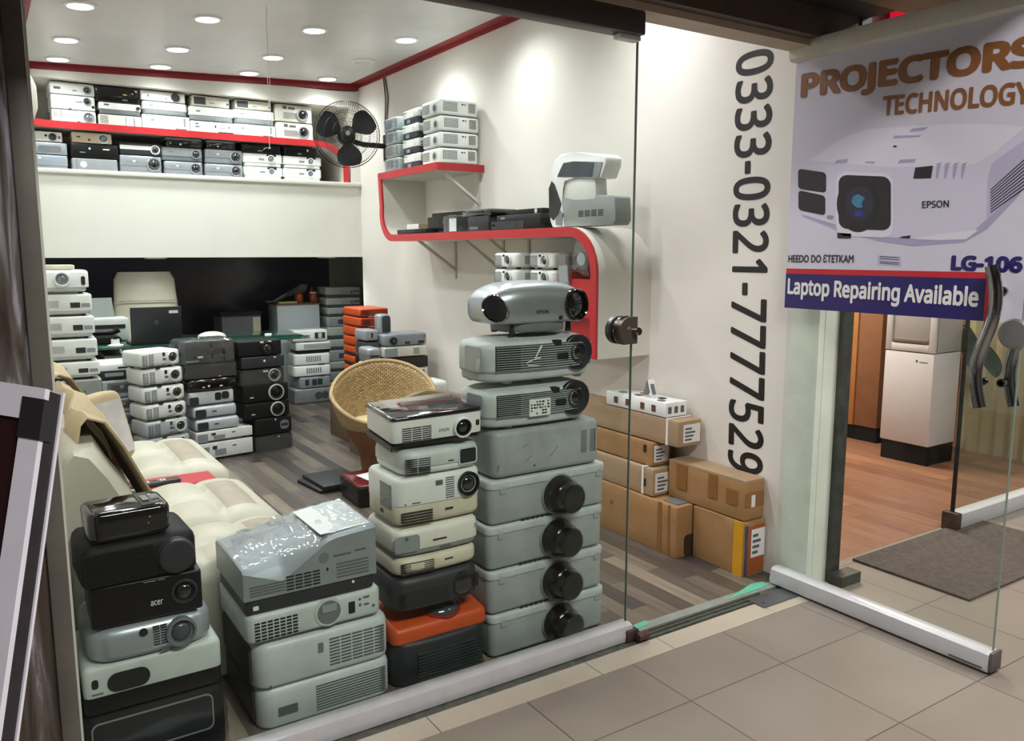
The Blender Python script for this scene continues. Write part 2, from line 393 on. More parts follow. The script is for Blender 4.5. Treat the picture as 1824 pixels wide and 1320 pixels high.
bm = NB(); box(bm, 3.2, 8, 2.36, 2.44, 2.42, 3.2); struct('wall_neighbour_front', bm, mat('dark_maroon', '#2b1518', .4, dirt=.3, scale=3))
sg = thing('neon_sign', 'red and pink lit sign strips above the neighbouring shop front', 'sign', (3.69, 2.25, 2.46))
for x0, x1, c, s_ in ((-.10, .0, '#c8102a', .8), (.01, .09, '#ff3c78', 1.4), (.10, .14, '#ffd8d0', 1.6)):
    bm = NB(); box(bm, x0, x1, -.02, .1, 0, .5, .004); obj('light_strip', bm, mat('neon_'+c[1:], c, .4, dirt=0, emit=s_), sg)
# ---------------------------------------------------------------- shop window
ALU = mat('white_aluminium', '#c9c9cd', .35, metal=.25, dirt=.1, scale=14)
win = thing('window_1', None, None, (0, 0, 0)); win['kind'] = 'structure'
GX1 = 2.025
bm = NB(); box(bm, .12, GX1, GY-.005, GY+.005, .05, 2.30); obj('pane', bm, GLASS, win)
EDGE = mat('glass_edge', '#74867b', .15, dirt=0)
bm = NB(); box(bm, GX1, GX1+.0025, GY-.005, GY+.005, .05, 2.26); obj('polished_edge', bm, EDGE, win)
bm = NB()
prof = [(2.262, 0), (2.258, .03), (2.268, .058), (2.283, .064), (2.317, .064), (2.332, .058), (2.34, .03), (2.338, 0)]
rings(bm, [[Vector((.1, y, z)) for y, z in prof], [Vector((GX1+.01, y, z)) for y, z in prof]]); obj('bottom_rail', bm, ALU, win)
bm = NB(); box(bm, 1.0, GX1, GY-.045, GY+.03, 2.255, 2.335, .006); obj('header_rail', bm, mat('dark_header', '#4b4341', .45, dirt=.15), win)
bm = NB(); box(bm, 1.93, GX1, GY-.02, GY+.02, 2.24, 2.256, .002); obj('clip', bm, LABEL, win)
bm = NB(); box(bm, GX1-.03, GX1+.03, GY-.05, GY-.01, 0, .045, .006); lathe(bm, [(.016, 0), (.016, .05), (0, .05)], Matrix.Translation((GX1+.005, GY-.07, .022)) @ Matrix.Rotation(R(90), 4, 'Y'), 12)
obj('rail_end_bracket', bm, mat('rusty_bracket', '#4a332b', .6, dirt=.5, scale=30), win)
# half-round lock on the pane's edge
lk = thing('glass_lock', 'half round steel lock clamped to the edge of the shop glass', 'lock', (1.995, GY, 1.215))
def halfdisc(r, x1, n=24):
    pts = [(x1, -r), (x1, r)]
    for i in range(n+1):
        a = R(90+180*i/n); pts.append((r*math.cos(a), r*math.sin(a)))
    return pts
bm = NB(); prism(bm, [Vector((x, -.03, z)) for x, z in halfdisc(.05, .035)], (0, .018, 0)); obj('lock_plate', bm, mat('bronze_plate', '#6a5f57', .35, metal=.6, dirt=.1), lk)
bm = NB(); prism(bm, [Vector((x-.012, -.012, z)) for x, z in halfdisc(.053, .02)], (0, .007, 0)); obj('plate_rim', bm, CHROME, lk)
bm = NB(); prism(bm, [Vector((x-.018, .012, z)) for x, z in halfdisc(.052, .02)], (0, .02, 0)); obj('back_plate', bm, STEEL, lk)
bm = NB(); lathe(bm, [(.012, 0), (.012, .010), (.015, .012), (.015, .026), (.012, .029), (0, .029)], Matrix.Translation((.02, -.03, -.002)) @ Matrix.Rotation(R(90), 4, 'X'), 20); kn = obj('knob', bm, CHROME, lk)

# ---------------------------------------------------------------- glass door standing open at a right angle to the shop front
DX = 2.95; DY0, DY1 = 1.362, 2.325
door = thing('door_1', None, None, (0, 0, 0)); door['kind'] = 'structure'
bm = NB(); box(bm, DX-.005, DX+.005, DY0+.005, DY1, .05, 2.30); obj('pane', bm, DGLASS, door)
bm = NB(); box(bm, DX-.005, DX+.005, DY0+.002, DY0+.005, .05, 2.30); obj('polished_edge', bm, EDGE, door)
prof = [(-.038, .012), (-.042, .03), (-.034, .075), (-.02, .085), (.02, .085), (.034, .075), (.042, .03), (.038, .012)]
bm = NB(); rings(bm, [[Vector((DX+x, DY0, z)) for x, z in prof], [Vector((DX+x, DY1, z)) for x, z in prof]]); obj('bottom_rail', bm, ALU, door)
bm = NB(); box(bm, DX-.035, DX+.035, DY0-.012, DY0, .012, .085, .004); box(bm, DX-.043, DX-.04, 1.38, 1.5, .02, .026); obj('rail_end_cap', bm, mat('worn_cap', '#5b5654', .6, dirt=.4, scale=30), door)
bm = NB(); rings(bm, [[Vector((DX+x, DY0, 2.375-z)) for x, z in prof][::-1], [Vector((DX+x, DY1+.03, 2.375-z)) for x, z in prof][::-1]]); obj('top_rail', bm, mat('top_rail_cream', '#cdcabf', .4, dirt=.1), door)
def shandle(side):
    y0 = 1.452 if side < 0 else 1.40
    pts = []
    for i in range(25):
        t = i/24; z = 1.455-.49*t
        pts.append((DX+side*.062, y0-.024*math.sin(2*math.pi*t), z))
    bm = NB(); tube(bm, pts, .0215, 18)
    for z in (1.37, 1.05):
        y = y0-.024*math.sin(2*math.pi*(1.455-z)/.49)
        tube(bm, [(DX+side*.005, y, z), (DX+side*.062, y, z)], .009, 14); tube(bm, [(DX+side*.005, y, z), (DX+side*.018, y, z)], .015, 14)
    return bm
obj('handle', shandle(-1), CHROME, door); obj('handle', shandle(1), CHROME, door)
bm = NB(); lathe(bm, [(.052, 0), (.052, .008), (.046, .014), (0, .016)], Matrix.Translation((DX-.006, 1.385, 1.226)) @ Matrix.Rotation(R(-90), 4, 'Y'), 36)
obj('lock_disc', bm, mat('lock_disc_grey', '#8a8788', .4, metal=.6, dirt=.06), door)

# left post of the shop front
POST = mat('painted_post', '#4a443e', .35, dirt=.55, scale=7)
bm = NB(); box(bm, .085, .128, 2.25, 2.36, 0, 3.2, .004); obj_p = struct('trim_8', bm, mat('grey_post_edge', '#6f6a64', .4, metal=.2, dirt=.2))
bm = NB()
rs = []
for k in range(40):
    z = 3.2*k/39; r = []
    for i in range(14):
        x = -.02+.105*i/13
        r.append(Vector((x, 2.262+.012*noise.noise(Vector((x*28, z*1.6, 3)))+.006*noise.noise(Vector((x*60, z*5, 8))), z)))
    rs.append(r+[Vector((.085, 2.36, z)), Vector((-.02, 2.36, z))])
rings(bm, rs); struct('trim_9', bm, None or mat('post_film', '#41382f', .25, dirt=0), ang=60)
pf = MATS['post_film']; n_, l_ = nt(pf); b_ = n_['Principled BSDF']
tc = n_.new('ShaderNodeTexCoord'); mp = n_.new('ShaderNodeMapping'); mp.inputs['Scale'].default_value = (26, 6, 2.4); l_.new(tc.outputs['Object'], mp.inputs[0])
ns = n_.new('ShaderNodeTexNoise'); ns.inputs['Scale'].default_value = 1; ns.inputs['Detail'].default_value = 7; ns.inputs['Distortion'].default_value = .6; l_.new(mp.outputs[0], ns.inputs['Vector'])
rp = n_.new('ShaderNodeValToRGB'); e = rp.color_ramp.elements; e[0].position = .42; e[0].color = lin('#4a4038'); e[1].position = .62; e[1].color = lin('#a7a2ae')
x = e.new(.54); x.color = lin('#665e5a'); l_.new(ns.outputs['Fac'], rp.inputs['Fac']); l_.new(rp.outputs['Color'], b_.inputs['Base Color'])
bm = NB(); box(bm, -1.2, -.02, 2.27, 2.36, 0, 3.2); struct('wall_pier', bm, mat('pier_grey', '#8f8c90', .4, dirt=.3, scale=4))

# ---------------------------------------------------------------- ceiling lights
DLM = bpy.data.materials.new('downlight_lens'); DLM.use_nodes = True
n_, l_ = nt(DLM); b_ = n_['Principled BSDF']; b_.inputs['Base Color'].default_value = (1, 1, 1, 1); b_.inputs['Emission Color'].default_value = (.96, .98, 1, 1); b_.inputs['Emission Strength'].default_value = 14
def downlight(label, x, y, lit=True):
    t = thing('ceiling_downlight', label, 'ceiling light', (x, y, ceil_z(x)), 0, 'round downlights in the shop ceiling')
    t.rotation_euler = (0, -math.atan(TILT/2.56), 0)
    bm = NB(); lathe(bm, [(.088, 0), (.088, -.008), (.07, -.012), (.068, -.004), (.068, 0)], Matrix.Identity(4), 32); obj('trim_ring', bm, WHITE2, t)
    if lit:
        sl = bpy.data.lights.new('downlight_beam', 'SPOT'); sl.energy = 40; sl.spot_size = R(150); sl.spot_blend = 1.0; sl.shadow_soft_size = .065; sl.color = (.97, .99, 1)
        so = bpy.data.objects.new('downlight_beam', sl); so.location = (0, 0, -.02); so.parent = t; COL.objects.link(so)
    bm = NB(); lathe(bm, [(.068, -.001), (.066, -.006), (0, -.008)], Matrix.Identity(4), 28); obj('lens', bm, DLM if lit else mat('unlit_lens', '#d9d9d6', .4, dirt=0), t)
    return t
cols = (.6, 1.3, 1.98, 2.65)
cn = ('leftmost', 'second from left', 'third from left', 'rightmost')
for j, y in enumerate((7.0, 6.35, 5.45, 4.4, 3.2)):
    rn = ('row nearest the loft', 'second row from the loft', 'third row from the loft', 'fourth row from the loft', 'row nearest the glass')[j]
    for i, x in enumerate(cols):
        if j == 1 and i == 3: downlight('unlit round downlight near the red corner of the ceiling', 2.656, 6.225, False); continue
        downlight('lit round downlight, %s of the %s' % (cn[i], rn), x, y)
for x, y, lab in ((1.25, 7.42, 'added unseen downlight under the loft brightening the cream office chair'), (2.75, 7.45, 'added unseen downlight under the loft brightening the white projector stack')):  # unseen fill lamps added to brighten the recess under the loft
    t = downlight(lab, x, y); t.location.z = 1.46; t.rotation_euler = (0, 0, 0)
    for c_ in t.children:
        if c_.type == 'LIGHT': c_.data.energy = 15 if x < 2 else 26
# ================================================================ PROJECTORS
def outline(w, d, r, bow=0, n=4, nf=6):
    r = max(min(r, w/2-.001, d/2-.001), .0006); pts = []
    for cx, cy, a0 in ((-w/2+r, -d/2+r, 180), (w/2-r, -d/2+r, 270), (w/2-r, d/2-r, 0), (-w/2+r, d/2-r, 90)):
        for i in range(n+1):
            a = R(a0+90*i/n); pts.append((cx+r*math.cos(a), cy+r*math.sin(a)))
        if a0 == 180 and bow:
            for i in range(1, nf): pts.append((-w/2+r+(w-2*r)*i/nf, -d/2))
    if bow:
        pts = [(x, y-bow*(1-(2*x/w)**2)*max(0, min(1, -2*y/d))) for x, y in pts]
    return pts
def body_bm(w, d, h, r=.02, rt=.012, rb=.006, bow=0, dome=0, z0=0, bm=None, n=4, nf=6, slope=0):
    bm = bm or NB(); L = []
    K = 3
    for k in range(K+1):
        a = R(90*k/K); L.append((rb*(1-math.sin(a)), rb*(1-math.cos(a))))
    for k in range(K+1):
        a = R(90*k/K); L.append((rt*(1-math.cos(a)), h-dome-rt*(1-math.sin(a))))
    if dome:
        m = min(w, d)/2
        for t in (.25, .5, .75, .92): L.append((rt+t*(m-rt)*.95, h-dome+dome*(1-(1-t)**2)))
    rs = []
    for i, z in L:
        rs.append([Vector((x, y, z0+z+(slope*(y/d)*(z/h) if slope else 0))) for x, y in outline(max(w-2*i, .004), max(d-2*i, .004), max(r-i, .0008), bow, n, nf)])
    rings(bm, rs); return bm
def frame(face, w, d, h, z0=0):
    """matrix of a face: local x reads right, y up, z out; origin at its lower left corner"""
    if face == 'F': o, u, v = Vector((-w/2, -d/2, z0)), Vector((1, 0, 0)), Vector((0, 0, 1)); W, H = w, h
    elif face == 'B': o, u, v = Vector((w/2, d/2, z0)), Vector((-1, 0, 0)), Vector((0, 0, 1)); W, H = w, h
    elif face == 'L': o, u, v = Vector((-w/2, d/2, z0)), Vector((0, -1, 0)), Vector((0, 0, 1)); W, H = d, h
    elif face == 'R': o, u, v = Vector((w/2, -d/2, z0)), Vector((0, 1, 0)), Vector((0, 0, 1)); W, H = d, h
    else: o, u, v = Vector((-w/2, -d/2, z0+h)), Vector((1, 0, 0)), Vector((0, 1, 0)); W, H = w, d
    n = u.cross(v)
    M = Matrix(((u.x, v.x, n.x, o.x), (u.y, v.y, n.y, o.y), (u.z, v.z, n.z, o.z), (0, 0, 0, 1)))
    return M, W, H
def rpanel(bm, x0, x1, y0, y1, t, r=.003, z0=-.002):
    w, h = x1-x0, y1-y0; c = ((x0+x1)/2, (y0+y1)/2)
    o = outline(w, h, min(r, w/2.01, h/2.01), n=5)
    rings(bm, [[Vector((c[0]+x, c[1]+y, z0)) for x, y in o], [Vector((c[0]+x, c[1]+y, t)) for x, y in o]])
def slots(bm, x0, x1, y0, y1, rows, cols, fill=(.5, .86), t=.0012, shear=0):
    ph = (y1-y0)/rows; pw = (x1-x0)/cols
    for i in range(rows):
        for j in range(cols):
            cx = x0+pw*(j+.5); cy = y0+ph*(i+.5); a = pw*fill[1]/2; b = ph*fill[0]/2
            box(bm, cx-a, cx+a, cy-b, cy+b, -.002, t)
def feat(root, w, d, h, bow, f):
    face, kind = f[0], f[1]
    M, W, H = frame(face, w, d, h)
    def done(name, bm, m, par=root):
        if bow and face == 'F':
            for v in bm.verts: v.co.z += bow*(1-(2*v.co.x/W-1)**2)
        bmesh.ops.transform(bm, matrix=M, verts=bm.verts)
        return obj(name, bm, m, par)
    if kind == 'lens':              # u v radius(of height) ring material, glass material, protrusion
        u, v, r, mr, mg, pr = f[2]*W, f[3]*H, f[4]*H, f[5], f[6], f[7]
        T = Matrix.Translation((u, v, 0)); s = 28 if h > .09 else 18
        bm = NB(); lathe(bm, [(r, -.01), (r, pr), (r*.96, pr+.002), (r*.84, pr+.002), (r*.76, pr*.3), (r*.7, -.003), (.3*r, -.004), (0, -.004)], T, s); ring = done('lens_ring', bm, mr)
        bm = NB(); lathe(bm, [(r*.70, -.002), (r*.62, .003+pr*.2), (r*.45, .008+pr*.25), (r*.25, .0105+pr*.25), (0, .011+pr*.25)], T, s); done('lens_glass', bm, mg, ring)
        if len(f) > 8:              # a mid barrel ring
            bm = NB(); lathe(bm, [(r*.72, -.004), (r*.72, pr*.4), (r*.66, pr*.45), (r*.52, pr*.1), (r*.52, -.004)], T, s); done('barrel_ring', bm, f[8], ring)
    elif kind == 'cap':             # u v radius depth material
        u, v, r, dp, m = f[2]*W, f[3]*H, f[4]*H, f[5], f[6]
        bm = NB(); lathe(bm, [(r, -.004), (r, .004), (r*.93, .008), (r*.9, dp*.92), (r*.85, dp), (r*.6, dp*.97), (0, dp*.95)], Matrix.Translation((u, v, 0)), 32); done('lens_cap', bm, m)
    elif kind == 'vent':            # u0 v0 u1 v1 rows cols (material) (fill)
        bm = NB(); slots(bm, f[2]*W, f[4]*W, f[3]*H, f[5]*H, f[6], f[7], f[9] if len(f) > 9 else (.5, .86)); done('vent', bm, f[8] if len(f) > 8 else SLOT)
    elif kind == 'grille':          # u0 v0 u1 v1 slats  plate material, slat material
        x0, y0, x1, y1 = f[2]*W, f[3]*H, f[4]*W, f[5]*H; k = f[6]
        bm = NB(); rpanel(bm, x0, x1, y0, y1, .0008, .004); p = done('vent_plate', bm, f[7])
        bm = NB()
        nx = 8 if bow else 1
        for i in range(k):
            c = y0+(y1-y0)*(i+.5)/k; b = (y1-y0)/k*.28
            for j in range(nx): box(bm, x0+(x1-x0)*j/nx, x0+(x1-x0)*(j+1)/nx, c-b, c+b, 0, .0035)
        bmesh.ops.remove_doubles(bm, verts=bm.verts, dist=1e-5)
        done('slats', bm, f[8], p)
    elif kind == 'panel':           # name u0 v0 u1 v1 material thickness radius
        bm = NB(); rpanel(bm, f[3]*W, f[5]*W, f[4]*H, f[6]*H, f[8] if len(f) > 8 else .0015, f[9] if len(f) > 9 else .003); done(f[2], bm, f[7])
    elif kind == 'disc':            # name u v r material thickness
        bm = NB(); lathe(bm, [(f[5]*H, -.002), (f[5]*H, f[7]), (0, f[7])], Matrix.Translation((f[3]*W, f[4]*H, 0)), 20); done(f[2], bm, f[6])
    elif kind == 'text':            # string u v width height(of H) material
        bm, a = text_bm(f[2], f[7] if len(f) > 7 and isinstance(f[7], float) else .0)
        for v in bm.verts: v.co = Vector(((f[3]+v.co.x*f[5][0])*W, (f[4]+v.co.y*f[5][1])*H, .0012+v.co.z))
        done('lettering', bm, f[6])
def film_bm(w, d, h, amp=.008, seed=0, grow=.006, nz=7, n=40):
    """crumpled clear bag round a box"""
    bm = NB(); rs = []
    per = outline(w+2*grow, d+2*grow, .02, n=3)
    # resample the outline
    P = [Vector((x, y)) for x, y in per]; P.append(P[0]); Ls = [0]
    for a, b in zip(P[:-1], P[1:]): Ls.append(Ls[-1]+(b-a).length)
    def at(t):
        t *= Ls[-1]
        for i in range(len(Ls)-1):
            if Ls[i+1] >= t: return P[i].lerp(P[i+1], (t-Ls[i])/max(Ls[i+1]-Ls[i], 1e-6))
        return P[-1]
    base = [at(i/n) for i in range(n)]
    lv = [(1, .002+(h+grow-.002)*k/nz) for k in range(nz+1)]+[(.8, h+grow+.004), (.5, h+grow+.006), (.2, h+grow+.006)]
    for s, z in lv:
        r = []
        for p in base:
            q = Vector((p.x*s, p.y*s, z)); dd = noise.noise(Vector((q.x*22, q.y*22, q.z*22+seed)))*amp+noise.noise(Vector((q.x*60, q.y*60, q.z*50+seed)))*amp*.5
            if s == 1: q.x += dd*(p.x/(p.length+1e-6)); q.y += dd*(p.y/(p.length+1e-6))
            else: q.z += abs(dd)
            r.append(q)
        rs.append(r)
    rings(bm, rs, cap0=False); return bm
def projector(label, spec, w, d, h, loc, rz=0, group=None, name='projector', cat='projector', rot=None):
    S = spec; t = thing(name, label, cat, loc, rz, group, rot)
    fh = S.get('foot', .006); ft = S.get('foot_mat', RUBBER)
    bow = S.get('bow', 0)
    if fh:
        for sx in (-1, 1):
            for sy in (-1, 1):
                bm = NB(); lathe(bm, [(.012, 0), (.014, fh*.4), (.014, fh+.006)], Matrix.Translation((sx*(w/2-.05), sy*(d/2-.05), 0)), 10); obj('foot', bm, ft, t)
    bf = S.get('base', 0)
    H = h-fh
    if bf:
        bm = body_bm(w*S.get('base_w', .97), d*.97, H*bf+.004, S.get('r', .02), .002, S.get('rb', .008), bow, 0, fh); obj('base', bm, S['base_mat'], t)
        bm = body_bm(w, d, H*(1-bf), S.get('r', .02), S.get('rt', .012), .003, bow, S.get('dome', 0), fh+H*bf); obj('body', bm, S['mat'], t)
    else:
        bm = body_bm(w, d, H, S.get('r', .02), S.get('rt', .012), S.get('rb', .006), bow, S.get('dome', 0), fh); obj('body', bm, S['mat'], t)
    if 'top' in S:
        m, th = S['top']; bm = body_bm(w*.985, d*.985, th+.004, S.get('r', .02), S.get('rt', .012), .001, bow, 0, h-.004); obj('top_panel', bm, m, t)
    for f in S.get('f', ()): feat(t, w, d, h, bow, f)
    if S.get('wrap'):
        bm = film_bm(w, d, h-.016, S.get('amp', .007), rnd.random()*50); obj('plastic_wrap', bm, S.get('film', FILM), t, ang=25)
    return t
ORD = {1: ['only one'], 2: ['top', 'bottom'], 3: ['top', 'middle', 'bottom']}
NUM = ['topmost', 'second from top', 'third from top', 'fourth from top', 'fifth from top', 'sixth from top', 'seventh from top', 'eighth from top', 'ninth from top', 'tenth from top']
def ordn(i, n):
    """i counted from the bottom"""
    if i == n-1: return 'topmost'
    if i == 0: return 'bottom'
    return NUM[n-1-i]

# ---------------------------------------------------------------- tall stack by the open doorway
TY = 2.42
G = 'projectors in the tall stack by the doorway'
def place(label, spec, x0, x1, z0, z1, d, group, yf=TY, rz=0, **k):
    return projector(label, spec, x1-x0, d, z1-z0, ((x0+x1)/2, yf+d/2, z0), rz, group, **k)
def lensbox():
    return dict(mat=PALE2, r=.022, rt=.004, rb=.01, foot=.005, top=None, f=[])
capped = None
zs = [0, .171, .343, .512, .681]
desc = ['bottom', 'second from bottom', 'third from bottom', 'topmost']
for i in range(4):
    w, h, d = .535, zs[i+1]-zs[i]-.001, .30
    lab = 'pale grey projector with black lens cap, %s of four in the tall stack' % desc[i]
    loc = (1.4775+w/2+(.004, -.004, -.008, 0)[i], TY+d/2, zs[i])
    if capped is None:
        t = thing('projector', lab, 'projector', loc, 0, G)
        for sx in (-1, 1):
            for sy in (-1, 1):
                bm = NB(); lathe(bm, [(.014, 0), (.016, .003), (.016, .012)], Matrix.Translation((sx*.2, sy*.10, 0)), 12); obj('foot', bm, RUBBER, t)
        obj('body', body_bm(w, d, h-.035, .028, .002, .014, 0, 0, .005), PALE2, t)
        obj('lid', body_bm(w+.008, d+.008, .032, .03, .010, .004, 0, 0, h-.032), PALE, t)
        M, W, Hh = frame('F', w, d, h)
        bm = NB(); lathe(bm, [(.0805, -.004), (.080, .004), (.078, .009), (.075, .010), (.075, -.002)], M @ Matrix.Translation((.57*W, .47*Hh, 0)), 40); obj('lens_collar', bm, PALE2, t)
        bm = NB(); lathe(bm, [(.075, 0), (.074, .012), (.062, .05), (.056, .056), (.055, .088), (.051, .093), (.03, .090), (0, .089)], M @ Matrix.Translation((.57*W, .47*Hh, 0)) @ Matrix.Rotation(R(6), 4, 'Y'), 40)
        cp = obj('lens_cap', bm, mat('lens_cap_black', '#09090a', .16, dirt=.2, coat=.2), t)
        # clear film stretched over the cap
        bm = NB(); prof = [(.081, .004), (.079, .018), (.077, .022), (.066, .055), (.058, .062), (.057, .092), (.05, .096), (0, .095)]
        lathe(bm, prof, M @ Matrix.Translation((.57*W, .47*Hh, 0)) @ Matrix.Rotation(R(6), 4, 'Y'), 40)
        for v in bm.verts: v.co += Vector((noise.noise(v.co*40), noise.noise(v.co*40+Vector((5, 5, 5))), noise.noise(v.co*40+Vector((9, 1, 2)))))*.0015
        obj('cling_film', bm, CLING, cp)
        bm = NB(); slots(bm, .25*W, .62*W, -.012, -.002, 1, 9, (.6, .7), .001); bmesh.ops.transform(bm, matrix=M @ Matrix.Translation((0, .014, 0)), verts=bm.verts); obj('vent', bm, SLOT, t)
        for q in (.1, .93):
            bm = NB(); rpanel(bm, q*W-.012, q*W+.012, Hh-.05, Hh-.02, .004, .002); bmesh.ops.transform(bm, matrix=M, verts=bm.verts); obj('latch', bm, PALE2, t)
        capped = t
    else: dup(capped, loc, label=lab)
t = place('plain scratched grey projector with dotted vents, above the black lens caps',
      dict(mat=PALE2, r=.035, rt=.022, rb=.02, foot=.006, f=[('F', 'vent', .80, .30, .86, .80, 15, 5, SLOT, (.5, .5)), ('F', 'vent', .89, .30, .95, .80, 15, 5, SLOT, (.5, .5)),
        ('F', 'disc', 'screw_mark', .36, .2, .03, SLOT2, .001)]), 1.495, 1.985, .682, .862, .26, G)
for (a, b) in (((.27, .30), (.33, .42)), ((.50, .34), (.58, .55)), ((.03, .2), (.04, .34)), ((.25, .62), (.30, .68))):
    w, d, h = .49, .26, .18
    p0, p1 = Vector((a[0]*w-w/2, -d/2-.0008, a[1]*h)), Vector((b[0]*w-w/2, -d/2-.0008, b[1]*h)); q = Vector((.0015, 0, -.001))
    bm = NB(); prism(bm, [p0, p1, p1+q, p0+q], (0, .001, 0)); obj('scratch', bm, MATS['vent_grey'], t)

# two silver-grey large projectors with slatted fronts
def slatted(label, x0, x1, z0, z1, sticker, d=.22):
    w, h = x1-x0, z1-z0; bow = .022
    t = thing('projector', label, 'projector', ((x0+x1)/2, TY+d/2+.01, z0), 0, G)
    for sx, sy in ((-.6, -1), (.9, -1), (-.9, 1), (.9, 1)):
        bm = NB(); lathe(bm, [(.014, 0), (.02, .004), (.02, .012), (.013, .03)], Matrix.Translation((sx*(w/2-.04), sy*(d/2-.04), 0)), 16); obj('foot', bm, PALE, t)
    obj('base', body_bm(w*.96, d*.94, .05, .06, .004, .014, bow*.8, 0, .012), PALE, t)
    obj('body', body_bm(w, d, h-.05, .07, .03, .012, bow, .014, .045), GWHITE, t)
    M, W, H = frame('F', w, d, h)
    def B(x): return bow*(1-(2*x/W-1)**2)
    def curved(name, par, m, strips, t0, t1):
        bm = NB()
        for (xa, xb, ya, yb) in strips:
            k = 8
            for j in range(k):
                p, q = xa+(xb-xa)*j/k, xa+(xb-xa)*(j+1)/k
                A = [(p, ya), (q, ya), (q, yb), (p, yb)]
                rings(bm, [[M @ Vector((x, y, B(x)+t0)) for x, y in A], [M @ Vector((x, y, B(x)+t1)) for x, y in A]])
        bmesh.ops.remove_doubles(bm, verts=bm.verts, dist=1e-5)
        return obj(name, bm, m, par)
    y0, y1 = .052, h-.034
    pl = curved('front_plate', t, DGREY, [(.10*W, .935*W, y0, y1)], -.004, .001)
    n = 11
    curved('slats', pl, PALE2, [(.29*W, .935*W, y0+(y1-y0)*(i+.2)/n, y0+(y1-y0)*(i+.66)/n) for i in range(n)], 0, .005)
    vp = curved('vent', t, SLOT, [(.10*W, .29*W, y0, y1)], 0, .0018)
    curved('slats', vp, PALE2, [(.10*W, .29*W, y0+(y1-y0)*(i+.3)/n, y0+(y1-y0)*(i+.6)/n) for i in range(n)], .001, .005)
    # big round lens panel
    T = M @ Matrix.Translation((.80*W, .58*h, B(.80*W)))
    bm = NB(); lathe(bm, [(.066, -.01), (.066, .006), (.062, .009), (.048, .004), (.036, -.0)], T, 48); lp = obj('lens_panel', bm, mat('lens_panel_black', '#1d1f24', .4, dirt=.2), t)
    bm = NB(); lathe(bm, [(.036, -.004), (.036, .012), (.032, .014), (.027, .004)], T, 32); obj('lens_ring', bm, DGREY, lp)
    bm = NB(); lathe(bm, [(.029, 0), (.02, .007), (.01, .010), (0, .011)], T, 28); obj('lens_glass', bm, LENSG, lp)
    bm = NB(); rpanel(bm, .60*W, .70*W, .46*h, .60*h, .007+B(.65*W), .004, 0); bmesh.ops.transform(bm, matrix=M, verts=bm.verts); obj('lens_lever', bm, MATS['lens_panel_black'], lp)
    bm = NB(); rpanel(bm, .575*W, .635*W, .76*h, .87*h, .007+B(.6*W), .002, 0); bmesh.ops.transform(bm, matrix=M, verts=bm.verts); obj('infrared_window', bm, SLOT, t)
    feat(t, w, d, h, 0, ('L', 'panel', 'side_panel', .45, .3, .95, .8, GREY if sticker else SILVER, .002, .012))
    feat(t, w, d, h, 0, ('L', 'panel', 'button', .82, .34, .93, .56, GWHITE, .004, .012))
    feat(t, w, d, h, 0, ('T', 'panel', 'print_mark', 0.500, 0.128, 0.550, 0.142, INK, .0010, .001))
    if sticker:
        bm = NB(); xs, xe = .36*W, .55*W; y = .28*h, .66*h
        for a in range(4):
            p, q = xs+(xe-xs)*a/4, xs+(xe-xs)*(a+1)/4
            A = [(p, y[0]), (q, y[0]), (q, y[1]), (p, y[1])]
            rings(bm, [[M @ Vector((x, yy, B(x)+.0045)) for x, yy in A], [M @ Vector((x, yy, B(x)+.0062)) for x, yy in A]])
        s = obj('label_sticker', bm, LABEL, t)
        bm = NB(); rr = random.Random(4)
        for a in range(5):
            for b in range(7):
                if rr.random() < .3: continue
                x = xs+(xe-xs)*(.06+.13*b); yy = y[0]+(y[1]-y[0])*(.1+.17*a); wd_ = (xe-xs)*(.05+.07*rr.random())
                rings(bm, [[M @ Vector((p, q, B(x)+.006)) for p, q in ((x, yy), (x+wd_, yy), (x+wd_, yy+.006), (x, yy+.006))], [M @ Vector((p, q, B(x)+.0068)) for p, q in ((x, yy), (x+wd_, yy), (x+wd_, yy+.006), (x, yy+.006))]])
        obj('print', bm, INK, s)
    else:
        bm = NB()
        for (a, b) in (((.33, .45), (.37, .50)), ((.40, .52), (.45, .78)), ((.37, .50), (.45, .55)), ((.34, .40), (.44, .38)), ((.43, .66), (.46, .80))):
            p0 = Vector((a[0]*W, a[1]*h, B(a[0]*W)+.0055)); p1 = Vector((b[0]*W, b[1]*h, B(b[0]*W)+.0055)); q = Vector((.004, -.003, 0))
            prism(bm, [M @ p0, M @ p1, M @ (p1+q), M @ (p0+q)], M.to_3x3() @ Vector((0, 0, .0006)))
        obj('tape_scraps', bm, LABEL, t)
    return t
slatted('silver grey projector with white label on slatted front, sixth up the tall stack', 1.462, 1.95, .862, 1.028, True)
slatted('silver grey slatted projector directly under the silver egg-shaped projector', 1.455, 1.965, 1.028, 1.205, False)

# the silver egg-shaped projector on top
def superq(bm, a, b, c, e1, e2, M, nu=48, nv=28):
    f = lambda x, e: math.copysign(abs(x)**e, x)
    rs = []
    for j in range(1, nv):
        p = -math.pi/2+math.pi*j/nv; r = []
        for i in range(nu):
            t = 2*math.pi*i/nu
            r.append(M @ Vector((a*f(math.cos(p), e1)*f(math.cos(t), e2), b*f(math.cos(p), e1)*f(math.sin(t), e2), c*f(math.sin(p), e1))))
        rs.append(r)
    rings(bm, rs); return bm
t = thing('projector', 'silver egg-shaped projector topping the tall stack by the doorway', 'projector', (1.712, TY+.115, 1.205), 0, G)
ea, eb, ec, ez = .222, .118, .088, .094
bm = NB(); superq(bm, ea, eb, ec, .72, .5, Matrix.Translation((0, 0, ez)))
for v in bm.verts:
    v.co.z += .012*math.cos(v.co.x/ea*1.4) if v.co.z > ez else 0
    if v.co.z < .045: v.co.z = .045-(.045-v.co.z)*.3
obj('body', bm, SILVER2, t, ang=60)
